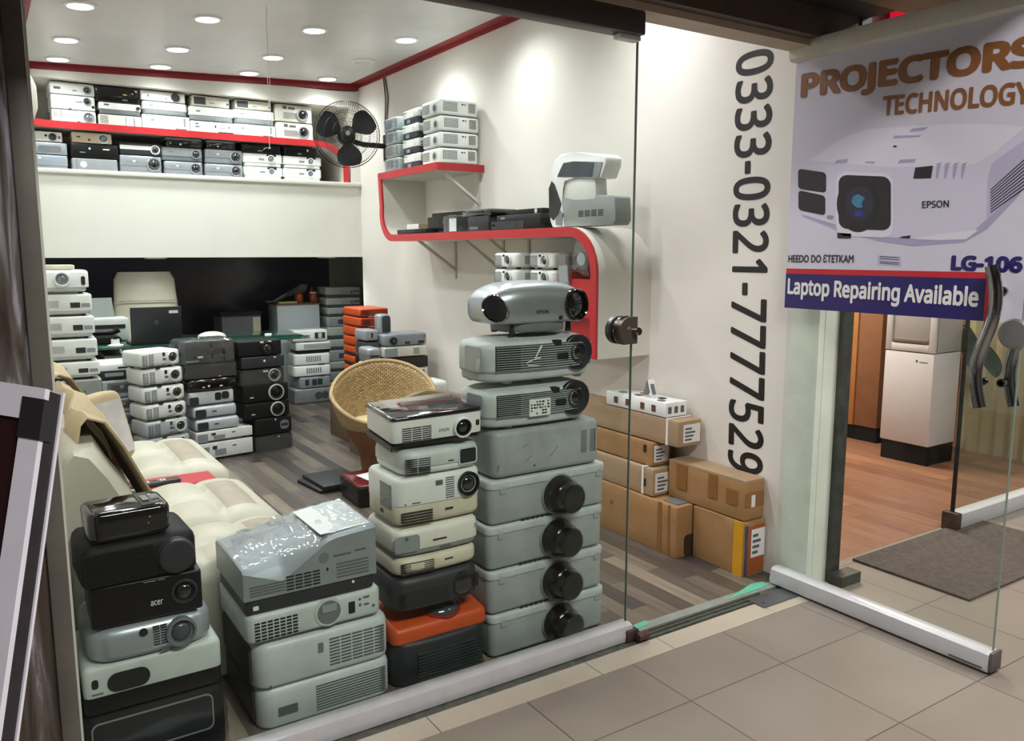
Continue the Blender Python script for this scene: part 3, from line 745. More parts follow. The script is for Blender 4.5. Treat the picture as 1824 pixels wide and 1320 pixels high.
def eggy(x, z):
    zz = min(.999, abs((z-ez)/(ec+.008))); k = (1-zz**(2/.72))**(.72/2)
    xx = min(.999, abs(x/(ea*max(k, .05)))); return -eb*k*(1-xx**(2/.5))**(.5/2)
bm = body_bm(.26, .17, .035, .05, .004, .008, .02, 0, .008); obj('base', bm, MGREY, t)
for sx, sy in ((-.11, -.07), (.15, -.06), (-.1, .07), (.13, .07)):
    bm = NB(); lathe(bm, [(.011, 0), (.012, .003), (.009, .045)], Matrix.Translation((sx, sy, 0)), 12); obj('foot', bm, RUBBER, t)
# oval vent wrapping the left front corner
def eggp(phi, z, o=0.0):
    zz = min(.999, abs((z-ez)/(ec+.008))); k = (1-zz**(2/.72))**(.72/2)*(1-o*7)
    return Vector((ea*k*math.copysign(abs(math.cos(phi))**.5, math.cos(phi)), eb*k*math.copysign(abs(math.sin(phi))**.5, math.sin(phi)), z))
PH, DP = R(216), R(24)
def oval(sc_, off):
    out = []
    for i in range(40):
        a = 2*math.pi*i/40; out.append(eggp(PH+DP*sc_*math.cos(a), ez+.004+.043*sc_*math.sin(a)-.012*math.cos(a)*sc_, off))
    return out
bm = NB(); rings(bm, [oval(1.16, .012), oval(1.16, -.002), oval(1.08, -.005), oval(1.0, -.002), oval(1.0, .01)], False, False); obj('vent_rim', bm, CHROME, t)
bm = NB(); rings(bm, [oval(1.02, -.0005), oval(.8, -.001), oval(.55, -.001), oval(.3, -.001), oval(.1, -.001)]); vt = obj('vent', bm, SLOT, t)
bm = NB()
for i in range(-7, 8):
    for j in range(-5, 6):
        u_ = (i+(.5 if j % 2 else 0))/7; w_ = j*.0085/.043
        if u_*u_+w_*w_ > .86: continue
        ph_ = PH+DP*u_; p = eggp(ph_, ez+.004+.043*w_-.012*u_, -.0025); q = eggp(ph_+.02, p.z, -.0025)-p
        lathe(bm, [(.0042, -.001), (.0042, .001), (.003, .001), (.003, -.001)], Matrix.Translation(p) @ Matrix.Rotation(math.atan2(q.y, q.x), 4, 'Z') @ Matrix.Rotation(R(90), 4, 'X'), 6)
obj('honeycomb', bm, DGREY, vt)
lx, lz = .150, ez+.008
T = Matrix.Translation((lx, eggy(.150, lz)+.010, lz)) @ Matrix.Rotation(R(12), 4, 'Z') @ Matrix.Rotation(R(90), 4, 'X')
bm = NB(); lathe(bm, [(.061, -.03), (.061, .014), (.057, .020), (.052, .016), (.051, 0)], T, 40); lr = obj('lens_ring', bm, GLOSSB, t)
bm = NB(); lathe(bm, [(.052, .002), (.038, .009), (.02, .013), (0, .014)], T, 36); obj('lens_glass', bm, LENSG, lr)
bm, asp = text_bm('EPSON', .015)
for v in bm.verts:
    x = -.035+v.co.x*.052; z = ez-.018+v.co.y*.013; v.co = Vector((x, eggy(x, z)-.0012-v.co.z, z))
obj('lettering', bm, INK, t)
bm = NB(); z = .058; lathe(bm, [(.008, -.004), (.008, .003), (0, .003)], Matrix.Translation((.075, eggy(.075, z), z)) @ Matrix.Rotation(R(90), 4, 'X'), 14); obj('infrared_window', bm, SLOT, t)

# ---------------------------------------------------------------- third stack (left of the tall one)
G = 'projectors in the mixed stack beside the tall one'
t = place('dark projector with orange top and glass bulge, bottom of the mixed stack',
  dict(mat=mat('green_black_plastic', '#20262a', .5, dirt=.2), r=.05, rt=.02, rb=.02, foot=.0, bow=.02, f=[]), 1.09, 1.465, 0, .165, .27, G)
bm = NB(); top = body_bm(.378, .275, .075, .03, .02, .008, .0, 0, 0); 
for v in top.verts:
    if v.co.z > .03: v.co.z += .035*(v.co.y/.275)
bmesh.ops.translate(top, vec=(0, 0, .158), verts=top.verts); obj('orange_top', top, ORANGE, t)
bm = NB(); superq(bm, .062, .05, .028, 1, 1, Matrix.Translation((.03, -.075, .228)) @ Matrix.Rotation(R(16), 4, 'X'), 32, 16); ld = obj('lens_bulge', bm, mat('smoked_lens', '#4b555c', .08, metal=.3, dirt=.2, coat=1), t)
bm = NB(); lathe(bm, [(.066, -.012), (.066, .012), (.055, .014), (.055, -.012)], Matrix.Translation((.03, -.075, .222)) @ Matrix.Rotation(R(16), 4, 'X') @ Matrix.Diagonal((1.06, .9, 1, 1)), 36); obj('bulge_rim', bm, DORANGE, ld)
M, W, H = frame('F', .375, .27, .165)
bm = NB()
for i in range(9):
    z = .02+.012*i; box(bm, .22*W, (.93-.012*i)*W, z, z+.005, -.002, .006)
for v in bm.verts: v.co.z += .02*(1-(2*v.co.x/W-1)**2)*0+.017
bmesh.ops.transform(bm, matrix=M, verts=bm.verts); obj('grille_ribs', bm, mat('dark_grille', '#2e3638', .5, dirt=.1), t)
feat(t, .375, .27, .24, 0, ('T', 'panel', 'badge', .84, .30, .89, .36, GREY, -.012))

t = place('dark grey projector with black lens recess above the orange-topped one',
  dict(mat=DGREY, r=.05, rt=.03, rb=.012, foot=.008, bow=.015, f=[('F', 'vent', .06, .16, .6, .62, 9, 2, SLOT, (.45, .98)), ('F', 'panel', 'lens_recess', .66, .12, .88, .86, GLOSSB, .003, .045), ('F', 'panel', 'infrared_window', .91, .3, .97, .7, SLOT, .003, .008)]),
  1.092, 1.435, .272, .398, .24, G)
M, W, H = frame('F', .343, .24, .126)
bm = NB(); lathe(bm, [(.035, -.002), (.033, .006), (.02, .010), (0, .011)], M @ Matrix.Translation((.77*W, .48*H, .01)), 28); obj('lens_glass', bm, LENSG, t)
grl = lambda u0, v0, u1, v1, n, c=1, m=SLOT: ('F', 'vent', u0, v0, u1, v1, n, c, m, (.45, .92))
place('yellowed projector with slatted vent at left, just above the dark grey one',
  dict(mat=CREAM, r=.045, rt=.022, rb=.02, bow=.012, f=[grl(.05, .12, .45, .78, 7), ('F', 'panel', 'print_mark', 0.560, 0.560, 0.660, 0.640, INK, .0010, .001)]), 1.10, 1.43, .399, .468, .25, G)
place('cream projector with grey window panel at its left corner, below the white round-lensed one',
  dict(mat=CREAMW, r=.035, rt=.025, rb=.012, bow=.01, base=.2, base_mat=GREY, f=[('F', 'panel', 'grey_window', .0, .22, .27, .78, mat('smoky_grey', '#8b9091', .25, dirt=.1), .002, .012), ('F', 'disc', 'sensor', .13, .68, .06, SLOT2, .003), ('F', 'panel', 'print_mark', 0.420, 0.450, 0.580, 0.510, INK, .0010, .001), ('F', 'panel', 'print_mark', 0.500, 0.177, 0.630, 0.213, SLOT2, .0010, .001), ('F', 'panel', 'badge', .93, .62, .96, .75, GREY)]),
  1.10, 1.435, .468, .572, .25, G)
place('white projector on cream base with round lens, in the middle of the mixed stack',
  dict(mat=WHITE, base=.42, base_mat=CREAM, base_w=1.0, r=.04, rt=.018, rb=.02, bow=.008, foot=.008, f=[('F', 'lens', .82, .71, .245, BLACK, LENSG, .012, GREY), ('F', 'vent', .55, .48, .66, .92, 10, 1, SLOT2, (.45, .9)), ('F', 'panel', 'infrared_window', .44, .78, .52, .88, SLOT2), ('F', 'panel', 'side_vent_frame', .1, .48, .12, .5, SLOT2),
   grl(.05, .06, .42, .34, 5), ('F', 'panel', 'print_mark', 0.180, 0.482, 0.270, 0.507, SLOT2, .0010, .001), ('F', 'panel', 'print_mark', 0.550, 0.258, 0.640, 0.292, INK, .0010, .001), ('L', 'vent', .5, .36, .9, .86, 14, 1, SLOT2, (.45, .9)), ('L', 'panel', 'badge', .52, .22, .62, .3, SLOT2)]),
  1.105, 1.445, .572, .748, .25, G)
place('grey white projector with black rectangular lens window, second from top of the mixed stack',
  dict(mat=GWHITE, r=.05, rt=.025, rb=.015, bow=.012, base=.3, base_mat=WHITE, base_w=.98, f=[('F', 'panel', 'lens_window', .70, .28, .91, .82, SLOT, .002, .006), grl(.04, .1, .34, .72, 8, 2), ('F', 'panel', 'print_mark', 0.550, 0.443, 0.620, 0.487, INK, .0010, .001), ('F', 'panel', 'window_rim', .68, .22, .93, .88, PALE, .0008, .01)]),
  1.13, 1.445, .748, .84, .25, G)
t = projector('white projector with glossy dark top and paper stickers, tilted on top of the mixed stack',
  dict(mat=WHITE, r=.02, rt=.006, rb=.008, foot=.012, base=.16, base_mat=BLACK, bow=.004, f=[('F', 'lens', .76, .52, .34, WHITE, LENSG, .014, PALE), ('F', 'lens', .76, .52, .27, BLACK, LENSG, .012), grl(.1, .2, .42, .74, 8, 3), ('F', 'text', 'EPSON', .5, .46, (.11, .10), INK), ('F', 'panel', 'infrared_window', .92, .5, .96, .68, SLOT)]),
  .34, .25, .108, (1.282, TY+.13, .852), 0, G, rot=(R(3.5), R(-1.5), R(-3)))
M, W, H = frame('T', .34, .25, .108)
bm = body_bm(.345, .255, .014, .02, .008, .003, .004, 0, .104); tp = obj('glossy_top', bm, BURG, t)
def topad(name, pts, m, z=.0195):
    bm = NB(); prism(bm, [M @ Vector((x*W, y*H, z-.006-.003)) for x, y in pts], (0, 0, .0012)); return obj(name, bm, m, tp)
topad('sticker', [(.22, .42), (.38, .40), (.40, .54), (.24, .56)], LABEL, .0175)
topad('sticker', [(.12, .24), (.30, .27), (.30, .33), (.12, .31)], LABEL, .0175)
topad('sticker', [(.62, .86), (.84, .84), (.84, .94), (.62, .95)], LABEL, .0175)
topad('zoom_cover', [(.5, .22), (.86, .20), (.86, .58), (.5, .60)], DGREY, .0178)
topad('zoom_recess', [(.6, .14), (.84, .13), (.84, .28), (.6, .29)], SLOT, .0182)
feat(t, .34, .25, .108, 0, ('L', 'panel', 'side_strip', .02, .0, .98, .2, BLACK, .002, .004))

# ---------------------------------------------------------------- centre stack
G = 'projectors in the centre stack at the glass'
def bigpale(label, x0, x1, z0, z1, vents, extra, d=.38):
    t = place(label, dict(mat=PALE, r=.05, rt=.03, rb=.012, foot=.0, bow=.0, f=vents), x0, x1, z0, z1, d, G)
    obj('side_cheek', body_bm(.012, d*.86, (z1-z0)*.8, .004, .01, .01, 0, 0, (z1-z0)*.08), DGREY, t, M=Matrix.Translation((-(x1-x0)/2-.002, .02, 0)))
    return t
bigpale('pale teal grey projector with horizontal vent, bottom of the centre stack', .628, 1.082, 0, .138,
   [('F', 'vent', .40, .12, .95, .78, 10, 1, SLOT2, (.5, .98)), ('F', 'panel', 'type_plate', .13, .28, .27, .5, SLOT2)], None)
bigpale('pale teal grey projector with wide slotted vent, second from bottom of the centre stack', .622, 1.08, .138, .288,
   [('F', 'vent', .52, .14, .95, .80, 9, 5, SLOT2, (.5, .9)), ('F', 'panel', 'worn_sticker', .44, .52, .48, .74, MGREY), ('F', 'disc', 'screw', .1, .06, .025, SLOT2, .001)], None)
place('grey white projector with round lens shutter and printed ports in the centre stack',
   dict(mat=GWHITE, r=.03, rt=.018, rb=.012, foot=.010, f=[('F', 'vent', .05, .16, .36, .78, 6, 7, SLOT, (.55, .8)), ('F', 'disc', 'lens_bezel', .585, .58, .46, PALE, .003), ('F', 'disc', 'lens_shutter', .585, .58, .37, MGREY, .006),
     ('F', 'panel', 'infrared_window', .735, .34, .785, .72, SLOT), ('F', 'disc', 'speaker_hole', .93, .42, .05, SLOT2, .001), ('F', 'panel', 'lens_flap', .53, .60, .64, .84, SILVER, .009, .004),
     ('F', 'panel', 'port_mark', .815, .7, .835, .78, SLOT2), ('F', 'panel', 'port_mark', .815, .5, .835, .6, SLOT2), ('F', 'panel', 'port_mark', .85, .74, .90, .8, SLOT2), ('F', 'panel', 'port_mark', .855, .5, .895, .56, SLOT2)]),
   .602, 1.05, .288, .392, .36, G)
# ultra short throw projector with a wedge top, film over it
t = thing('projector', 'grey wedge-topped projector under clear film on top of the centre stack', 'projector', (.815, TY+.17, .392), 0, G)
w, d = .435, .34
bm = body_bm(w*.98, d*.97, .055, .02, .004, .01, 0, 0, 0); obj('base', bm, DGREY, t)
def crown(x):
    u = (x+w/2)/w
    ks = [(0, .145), (.28, .098), (.62, .196), (.7, .205), (1, .215)]
    for (a, za), (b, zb) in zip(ks[:-1], ks[1:]):
        if a <= u <= b: return za+(zb-za)*(u-a)/(b-a)
    return ks[-1][1]
def ust(w, d, z0, grow=0, flat=False):
    bm = NB(); xs = [-w/2+w*i/30 for i in range(31)]; ys = [0, .04, .12, .25, .4, .6, .8, 1]
    def top(x, q):
        back = .150+.07*max(0, min(1, (x+w/2)/w*1.15)); f = crown(max(-.2174, min(.2174, x)))
        if flat: f = max(f, .15+.06*(x+w/2)/w)
        return (f+(back-f)*min(1, q*2.2))+grow
    def ring_at(q, zz=None): return None
    grid = [[bm.verts.new((x, -d/2+d*q, top(x, q)-(.006 if q in (0, 1) else 0))) for q in ys] for x in xs]
    low = [[bm.verts.new((x, -d/2+d*q, z0)) for q in ys] for x in xs]
    for i in range(len(xs)-1):
        for j in range(len(ys)-1):
            bm.faces.new((grid[i][j], grid[i+1][j], grid[i+1][j+1], grid[i][j+1])); bm.faces.new((low[i][j], low[i][j+1], low[i+1][j+1], low[i+1][j]))
        bm.faces.new((low[i][0], low[i+1][0], grid[i+1][0], grid[i][0])); bm.faces.new((low[i][-1], grid[i][-1], grid[i+1][-1], low[i+1][-1]))
    for j in range(len(ys)-1):
        bm.faces.new((low[0][j], grid[0][j], grid[0][j+1], low[0][j+1])); bm.faces.new((low[-1][j], low[-1][j+1], grid[-1][j+1], grid[-1][j]))
    return bm
bd = obj('body', ust(w, d, .05), mat('satin_grey_plastic', '#8f9598', .35, metal=.2, dirt=.1), t, ang=30)
fr_ = lambda f: feat(t, w, d, .215, 0, f)
fr_(('F', 'vent', .04, .28, .30, .45, 4, 1, SLOT2, (.45, .98))); fr_(('F', 'vent', .30, .26, .56, .50, 5, 4, SLOT, (.5, .85))); fr_(('F', 'vent', .68, .28, .94, .54, 5, 1, SLOT2, (.45, .98)))
fr_(('F', 'panel', 'keyhole', .605, .44, .62, .49, SLOT)); fr_(('F', 'panel', 'print_mark', 0.660, 0.635, 0.800, 0.665, SLOT2, .0010, .001)); fr_(('F', 'panel', 'print_mark', 0.830, 0.655, 0.920, 0.685, SLOT2, .0010, .001))
fr_(('F', 'disc', 'round_badge', .59, .66, .075, MGREY, .002)); fr_(('F', 'panel', 'port', .06, .08, .10, .14, LABEL)); fr_(('F', 'panel', 'port', .80, .16, .82, .20, LABEL))
bm = NB()
for q in range(3): pass
tpz = mat('white_top_panel', '#d9dddd', .3, dirt=.06)
bm = NB(); prism(bm, [(.04, -.14, .207), (.212, -.14, .2155), (.212, .14, .2255), (.04, .14, .2055)], (0, 0, .0022)); obj('top_panel', bm, tpz, t)
bm = ust(w*.985, d*.985, .13, .004, True)
geom = [f for f in bm.faces if f.normal.z < .3 and min(v.co.z for v in f.verts) < .131]
bmesh.ops.delete(bm, geom=[f for f in bm.faces if all(v.co.z < .131 for v in f.verts)], context='FACES')
for v in bm.verts:
    nn = noise.noise(Vector((v.co.x*14+v.co.y*30, v.co.y*16, v.co.z*8)))
    if v.co.z > .14: v.co.z += .010*abs(nn)
    elif v.co.x < .1: v.co.z += .02*nn
bmesh.ops.subdivide_edges(bm, edges=bm.edges, cuts=1, use_grid_fill=True)
for v in bm.verts: v.co.z += .006*abs(noise.noise(Vector((v.co.x*26+v.co.y*34, v.co.y*7-v.co.x*5, 2))))
obj('plastic_wrap', bm, FILM, t, ang=45)

# ---------------------------------------------------------------- left stack
G = 'projectors in the left stack beside the post'
t = place('dark bagged projector with pale front frame, bottom of the left stack',
   dict(mat=BLACKM, r=.03, rt=.03, rb=.012, foot=0, wrap=True, film=CLING, amp=.006, f=[('F', 'vent', .55, .04, .95, .22, 5, 1, SLOT, (.4, .98))]), .14, .53, 0, .205, .30, G)
bm = NB(); M, W, H = frame('F', .39, .30, .205)
o1 = outline(.33, .115, .02, n=4); o2 = outline(.322, .107, .018, n=4)
rings(bm, [[M @ Vector((.48*W+x, .62*H+y, z)) for x, y in o] for o, z in ((o1, -.001), (o1, .003), (o2, .003), (o2, -.001))], False, False); obj('front_frame', bm, GREY, t)
bm = NB(); rpanel(bm, .48*W-.16, .48*W+.16, .62*H-.053, .62*H+.053, .001, .018); bmesh.ops.transform(bm, matrix=M, verts=bm.verts); obj('front_mesh', bm, mat('speaker_mesh', '#22252a', .6, dirt=.3, scale=200), t)
place('white projector with black lower half and oval dark window in the left stack',
   dict(mat=GWHITE, base=.38, base_mat=BLACK, base_w=1.0, r=.02, rt=.02, rb=.008, foot=0, f=[('F', 'panel', 'lens_window', .16, .42, .46, .80, SLOT, .0025, .03), ('F', 'panel', 'infrared_window', .055, .58, .10, .76, SLOT, .0025, .008), ('F', 'panel', 'print_mark', 0.050, 0.445, 0.130, 0.475, SLOT2, .0010, .001)]),
   .152, .525, .205, .352, .30, G)
place('silver projector with film over its round lens, third from bottom of the left stack',
   dict(mat=SILVER, r=.06, rt=.035, rb=.02, foot=.004, bow=.01, f=[('F', 'lens', .72, .5, .42, MGREY, mat('milky_lens', '#4a4f55', .2, dirt=.2), .010), ('F', 'vent', .49, .26, .61, .86, 8, 2, SLOT, (.4, .85)), ('F', 'disc', 'infrared_window', .42, .74, .11, SLOT, .003), ('F', 'panel', 'focus_slot', .55, .07, .62, .13, SLOT2)]),
   .168, .505, .352, .455, .30, G, rz=R(1))
place('black projector with small lens and white logo under the big lens cap one',
   dict(mat=BLACK, r=.008, rt=.006, rb=.006, foot=.004, f=[('F', 'lens', .83, .55, .30, DGREY, LENSG, .006), ('F', 'text', 'acer', .52, .34, (.11, .12), LABEL, .01), ('F', 'panel', 'silver_line', .47, .93, .58, .945, SILVER), ('F', 'panel', 'silver_line', .60, .93, .66, .945, SILVER)]),
   .187, .482, .455, .578, .24, G, rz=R(-1.5))
t = place('black ribbed projector with large round lens cap in the left stack',
   dict(mat=BLACKM, r=.03, rt=.03, rb=.008, foot=.004, f=[('F', 'cap', .80, .46, .44, .02, DGREY), ('F', 'grille', .02, .05, .60, .82, 14, SLOT, BLACKM)]),
   .165, .47, .578, .70, .24, G, rz=R(2))
t = place('glossy black projector with small lever on top of the left stack',
   dict(mat=GLOSSB, r=.03, rt=.014, rb=.02, foot=.004, f=[('F', 'panel', 'status_light', .72, .66, .735, .69, LABEL), ('F', 'panel', 'status_light', .70, .46, .708, .49, LABEL), ('T', 'panel', 'lever_plate', .66, .1, .82, .9, BLACK, .002, .002), ('T', 'panel', 'lever', .70, .30, .78, .62, STEEL, .006, .004)]),
   .19, .405, .70, .79, .17, G, rz=R(3))
# ================================================================ SHELVES ON THE RIGHT WALL
SF = 2.645         # front edge of the shelves
RT = .05           # their thickness
def ribbon_path(n=8):
    """centre line (y, z) of the S-shaped shelf, from the upper shelf's free end down to the foot of the cheek"""
    P = [(5.004, 2.08)]
    P.append((5.93, 2.08))
    Z1, r = 1.61, .19
    P += [(5.93, 1.9), (5.925, Z1+r+.05)]
    for i in range(n+1):
        a = R(90*i/n); P.append((5.93-r+r*math.cos(a), Z1+r-r*math.sin(a)))
    Y2, r2 = 3.30, .22
    for i in range(n+1):
        a = R(90*i/n); P.append((Y2+r2-r2*math.sin(a), Z1-r2+r2*math.cos(a)))
    P.append((3.30, .95))
    return P
def ribbon(x0, x1, P, th, taper=None):
    bm = NB(); rs = []
    for i, (y, z) in enumerate(P):
        a = Vector(P[max(i-1, 0)]); b = Vector(P[min(i+1, len(P)-1)]); d = (b-a).normalized(); nrm = Vector((-d.y, d.x))
        t = th/2
        p, q = Vector((y, z))+nrm*t, Vector((y, z))-nrm*t
        rs.append([Vector((x0, p.x, p.y)), Vector((x1, p.x, p.y)), Vector((x1, q.x, q.y)), Vector((x0, q.x, q.y))])
    rings(bm, rs); return bm
P = ribbon_path()
up, P = [P[0], (5.975, 2.08)], [(5.95, 2.105)]+P[2:]
sh = thing('ribbon_shelf', 'red edged cream S-shaped shelf curling down the right wall', 'shelf', (0, 0, 0))
obj('board', ribbon(SF+.012, WX, P, RT), RIBBON, sh); obj('red_edging', ribbon(SF-.004, SF+.012, P, RT), RED, sh)
bm = NB(); box(bm, SF+.012, WX, 5.016, 5.93, 2.055, 2.105); obj('upper_board', bm, RIBBON, sh)
bm = NB(); box(bm, SF-.004, SF+.012, 5.004, 5.93, 2.055, 2.105); obj('red_edging', bm, RED, sh)
bm = NB(); box(bm, SF+.012, WX, 5.004, 5.016, 2.055, 2.105); obj('red_end', bm, mat('red_end_laminate', '#a5242b', .4, dirt=.05), sh)
def bracket(y, z, ln=.32, dz=.22):
    t = thing('shelf_bracket', None, None, (0, y, z))
    bm = NB(); box(bm, WX-.012, WX, -.012, .012, -dz-.06, -.001); obj('upright', bm, mat('cream_bracket', '#c9c4b8', .5, dirt=.1), t, M=Matrix.Identity(4))
    bm = NB(); prism(bm, [(WX-ln, -.012, -.002), (WX-ln+.03, -.012, -.002), (WX-.008, -.012, -dz+.02), (WX-.008, -.012, -dz-.005)], (0, .024, 0)); obj('strut', bm, MATS['cream_bracket'], t)
    return t
for i, (y, z, lab) in enumerate(((5.06, 2.055, 'cream angle bracket under the free end of the upper red shelf'), (5.42, 1.585, 'cream angle bracket under the long red shelf, nearest the loft'), (4.75, 1.585, 'cream angle bracket under the middle of the long red shelf'), (4.44, 1.585, 'cream angle bracket under the long red shelf near its curl'))):
    tag(bracket(y, z), lab, 'bracket')
# lower rack inside the curl
lw = thing('wall_shelf', 'low red fronted shelf inside the curl behind the egg-shaped projector', 'shelf', (0, 0, 0))
bm = NB(); box(bm, SF+.01, WX, 3.33, 4.36, 1.165, 1.20); obj('board', bm, RIBBON, lw)
bm = NB(); box(bm, SF, SF+.01, 3.33, 4.36, 1.16, 1.205); obj('red_edging', bm, RED, lw)
bm = NB(); box(bm, SF+.05, SF+.06, 3.33, 3.56, 1.205, 1.36); box(bm, SF+.05, SF+.06, 3.33, 3.56, 1.0, 1.16); obj('red_panel', bm, RED, lw)

# projectors on the upper shelf: three columns of four
sideW = dict(mat=WHITE, r=.03, rt=.02, rb=.012, foot=.006, bow=.006, f=[('F', 'vent', .1, .25, .45, .85, 7, 9, SLOT2, (.6, .75)), ('F', 'vent', .72, .25, .9, .85, 9, 3, SLOT, (.5, .9)), ('F', 'panel', 'socket', .55, .7, .6, .78, SLOT), ('F', 'panel', 'socket', .62, .7, .65, .78, SLOT), ('L', 'disc', 'lens_rim', .8, .45, .3, PALE, .004), ('L', 'disc', 'lens_glass', .8, .45, .2, SLOT2, .006), ('L', 'vent', .1, .2, .5, .8, 6, 8, SLOT2)])
midW = dict(mat=WHITE, r=.02, rt=.012, rb=.01, foot=.005, base=.4, base_mat=mat('navy_plastic', '#2c3440', .4, dirt=.15), f=[('L', 'panel', 'port_plate', .30, .08, .5, .32, GREY), ('L', 'panel', 'lid_line', .05, .82, .3, .88, SLOT2), ('L', 'panel', 'cover', .28, .48, .72, .9, WHITE2, .002), ('F', 'vent', .05, .2, .4, .8, 5, 6, SLOT)])
farW = dict(mat=GWHITE, r=.02, rt=.012, rb=.012, foot=.005, wrap=True, film=FILMD, amp=.004, f=[('L', 'panel', 'cover', .12, .2, .62, .85, GREY, .002), ('L', 'panel', 'button_mark', .68, .6, .74, .7, SLOT2), ('L', 'panel', 'button_mark', .68, .3, .74, .4, SLOT2), ('L', 'vent', .82, .2, .98, .8, 6, 2, SLOT2)])
GU = 'projectors on the upper red shelf'
hh = .108
def column(spec, look, n, x, y, z, w, d, h, where, rz=0, group=None, jit=.006, first=None):
    """n equal projectors one on another: built once, then copied with their parts"""
    pr = first
    for i in range(n):
        lab = '%s, %s in %s' % (look, ordn(i, n), where)
        loc = (x+rnd.uniform(-jit, jit), y+rnd.uniform(-jit, jit), z+i*h); rr = rz+R(rnd.uniform(-1.5, 1.5))
        if pr is None: pr = projector(lab, spec, w, d, h-.001, loc, rr, group)
        else: dup(pr, loc, (0, 0, rr), lab)
    return pr
column(sideW, 'white projector with dotted side vents', 4, 2.845, 5.175, 2.106, .315, .27, .106, 'the near column, upper red shelf', 0, GU)
column(midW, 'white projector with dark lower half', 4, 2.83, 5.475, 2.106, .30, .27, .103, 'the middle column, upper red shelf', 0, GU)
column(farW, 'bagged grey white projector', 4, 2.82, 5.775, 2.106, .30, .23, .098, 'the far column, upper red shelf', 0, GU)

# things on the long red shelf
ZS = 1.6362
def slab(name, label, cat, x0, x1, y0, y1, z0, z1, m, group=None, bev=.003, parts=()):
    bm = NB(); box(bm, -(x1-x0)/2, (x1-x0)/2, -(y1-y0)/2, (y1-y0)/2, 0, z1-z0, bev)
    if not parts:
        o = obj(name, bm, m); o.location = ((x0+x1)/2, (y0+y1)/2, z0); return tag(o, label, cat, group)
    t = thing(name, label, cat, ((x0+x1)/2, (y0+y1)/2, z0), 0, group); obj('body', bm, m, t)
    for f in parts: feat(t, x1-x0, y1-y0, z1-z0, 0, f)
    return t
slab('white_box', 'small white box with tan end at the far end of the long red shelf', 'box', 2.75, 2.95, 5.50, 5.70, ZS, ZS+.075, WHITE, parts=[('F', 'panel', 'tan_end', .0, .02, 1, .98, TAN, .002)])
slab('disc_player', 'flat black player lying in front of the white box on the long shelf', 'disc player', 2.66, 2.745, 5.2, 5.68, ZS, ZS+.032, BLACK, parts=[('L', 'panel', 'front_strip', .3, .3, .6, .5, DGREY)])
slab('disc_player', 'black player standing upright on the long shelf beside the bagged item', 'disc player', 2.752, 2.80, 5.06, 5.36, ZS, ZS+.115, BLACK, parts=[('L', 'panel', 'front_strip', .1, .06, .9, .14, DGREY)])
for i, (x0, x1, y0, y1, z0, h, r, lab) in enumerate(((2.84, 3.0, 5.0, 5.46, 0, .15, 0, 'dark laptop on edge leaning at the back of the long shelf near the white box'), (2.66, 2.95, 4.36, 4.62, 0, .09, 0, 'grey black player in the middle of the long shelf'))):
    slab('laptop' if i == 0 else 'disc_player', lab, 'laptop' if i == 0 else 'disc player', x0, x1, y0, y1, ZS, ZS+h, DGREY if i else BLACK, parts=[('L', 'panel', 'front_strip', .1, .1, .5, .3, MGREY)])
slab('disc_player', 'flat black player marked at its left end, under the long black laptop lids', 'disc player', 2.66, 2.96, 3.80, 4.33, ZS, ZS+.052, BLACK, parts=[('L', 'panel', 'print_mark', 0.030, 0.438, 0.085, 0.612, LABEL, .0010, .001), ('L', 'panel', 'display', .5, .2, .56, .8, DGREY), ('L', 'panel', 'front_panel', .01, .08, .68, .92, mat('dark_strip', '#2b2d32', .3, dirt=.1), .001)])
slab('laptop', 'closed grey black laptop on the marked flat player', 'laptop', 2.67, 2.95, 3.82, 4.28, ZS+.053, ZS+.085, DGREY, parts=[('L', 'panel', 'edge_badge', .1, .3, .2, .6, SILVER)])
slab('laptop', 'black laptop lid topping the pile next to the document camera', 'laptop', 2.70, 2.98, 3.84, 4.22, ZS+.086, ZS+.116, BLACK, parts=[('L', 'panel', 'hinge', .8, .1, .86, .9, LABEL)])
slab('laptop', 'black laptop overhanging the grey black player on the long shelf', 'laptop', 2.665, 2.93, 4.34, 4.70, ZS+.091, ZS+.125, GLOSSB, parts=[('L', 'panel', 'edge_badge', .05, .35, .12, .6, SILVER)])
slab('tray', 'thin pale tray lying on top of the black laptop on the long shelf', 'tray', 2.70, 2.9, 4.42, 4.72, ZS+.126, ZS+.138, MGREY)
bg = slab('bagged_adapter', 'crumpled clear bag holding a black adapter on the long shelf', 'bag', 2.68, 2.79, 4.80, 4.98, ZS, ZS+.10, BLACK, parts=[('L', 'panel', 'white_paper', .45, .05, .98, .9, WHITE2)])
obj('bag', film_bm(.115, .185, .10, .010, 3, .004), FILM, bg, ang=20)

# upright document camera / short throw projector near the curl
dc = thing('short_throw_projector', 'upright white and grey hooded projector standing on the curl of the red shelf', 'projector', (0, 0, ZS))
xs0, xs1 = 2.69, 2.80
def slabyz(px, x0, x1, bev=.0, shift=0):
    pts = [PX(860+(u-shift*max(0, (u-600)/230))/3.3, 260+v/3.3, xs0) for u, v in px]
    bm = NB(); prism(bm, [Vector((x0, p.y, max(.002, p.z-ZS))) for p in pts], (x1-x0, 0, 0))
    if bev: bmesh.ops.bevel(bm, geom=list(bm.edges), offset=bev, segments=2, affect='EDGES', profile=.5)
    return bm
S_ = 34
obj('hood', slabyz([(430, 489), (416, 440), (413, 220), (425, 130), (445, 80), (480, 45), (560, 35), (750, 46), (771, 62), (768, 110), (736, 188), (682, 190), (560, 186), (500, 196), (488, 250), (487, 330), (492, 400), (500, 489)], xs0, xs1, .010, S_), WHITE2, dc)
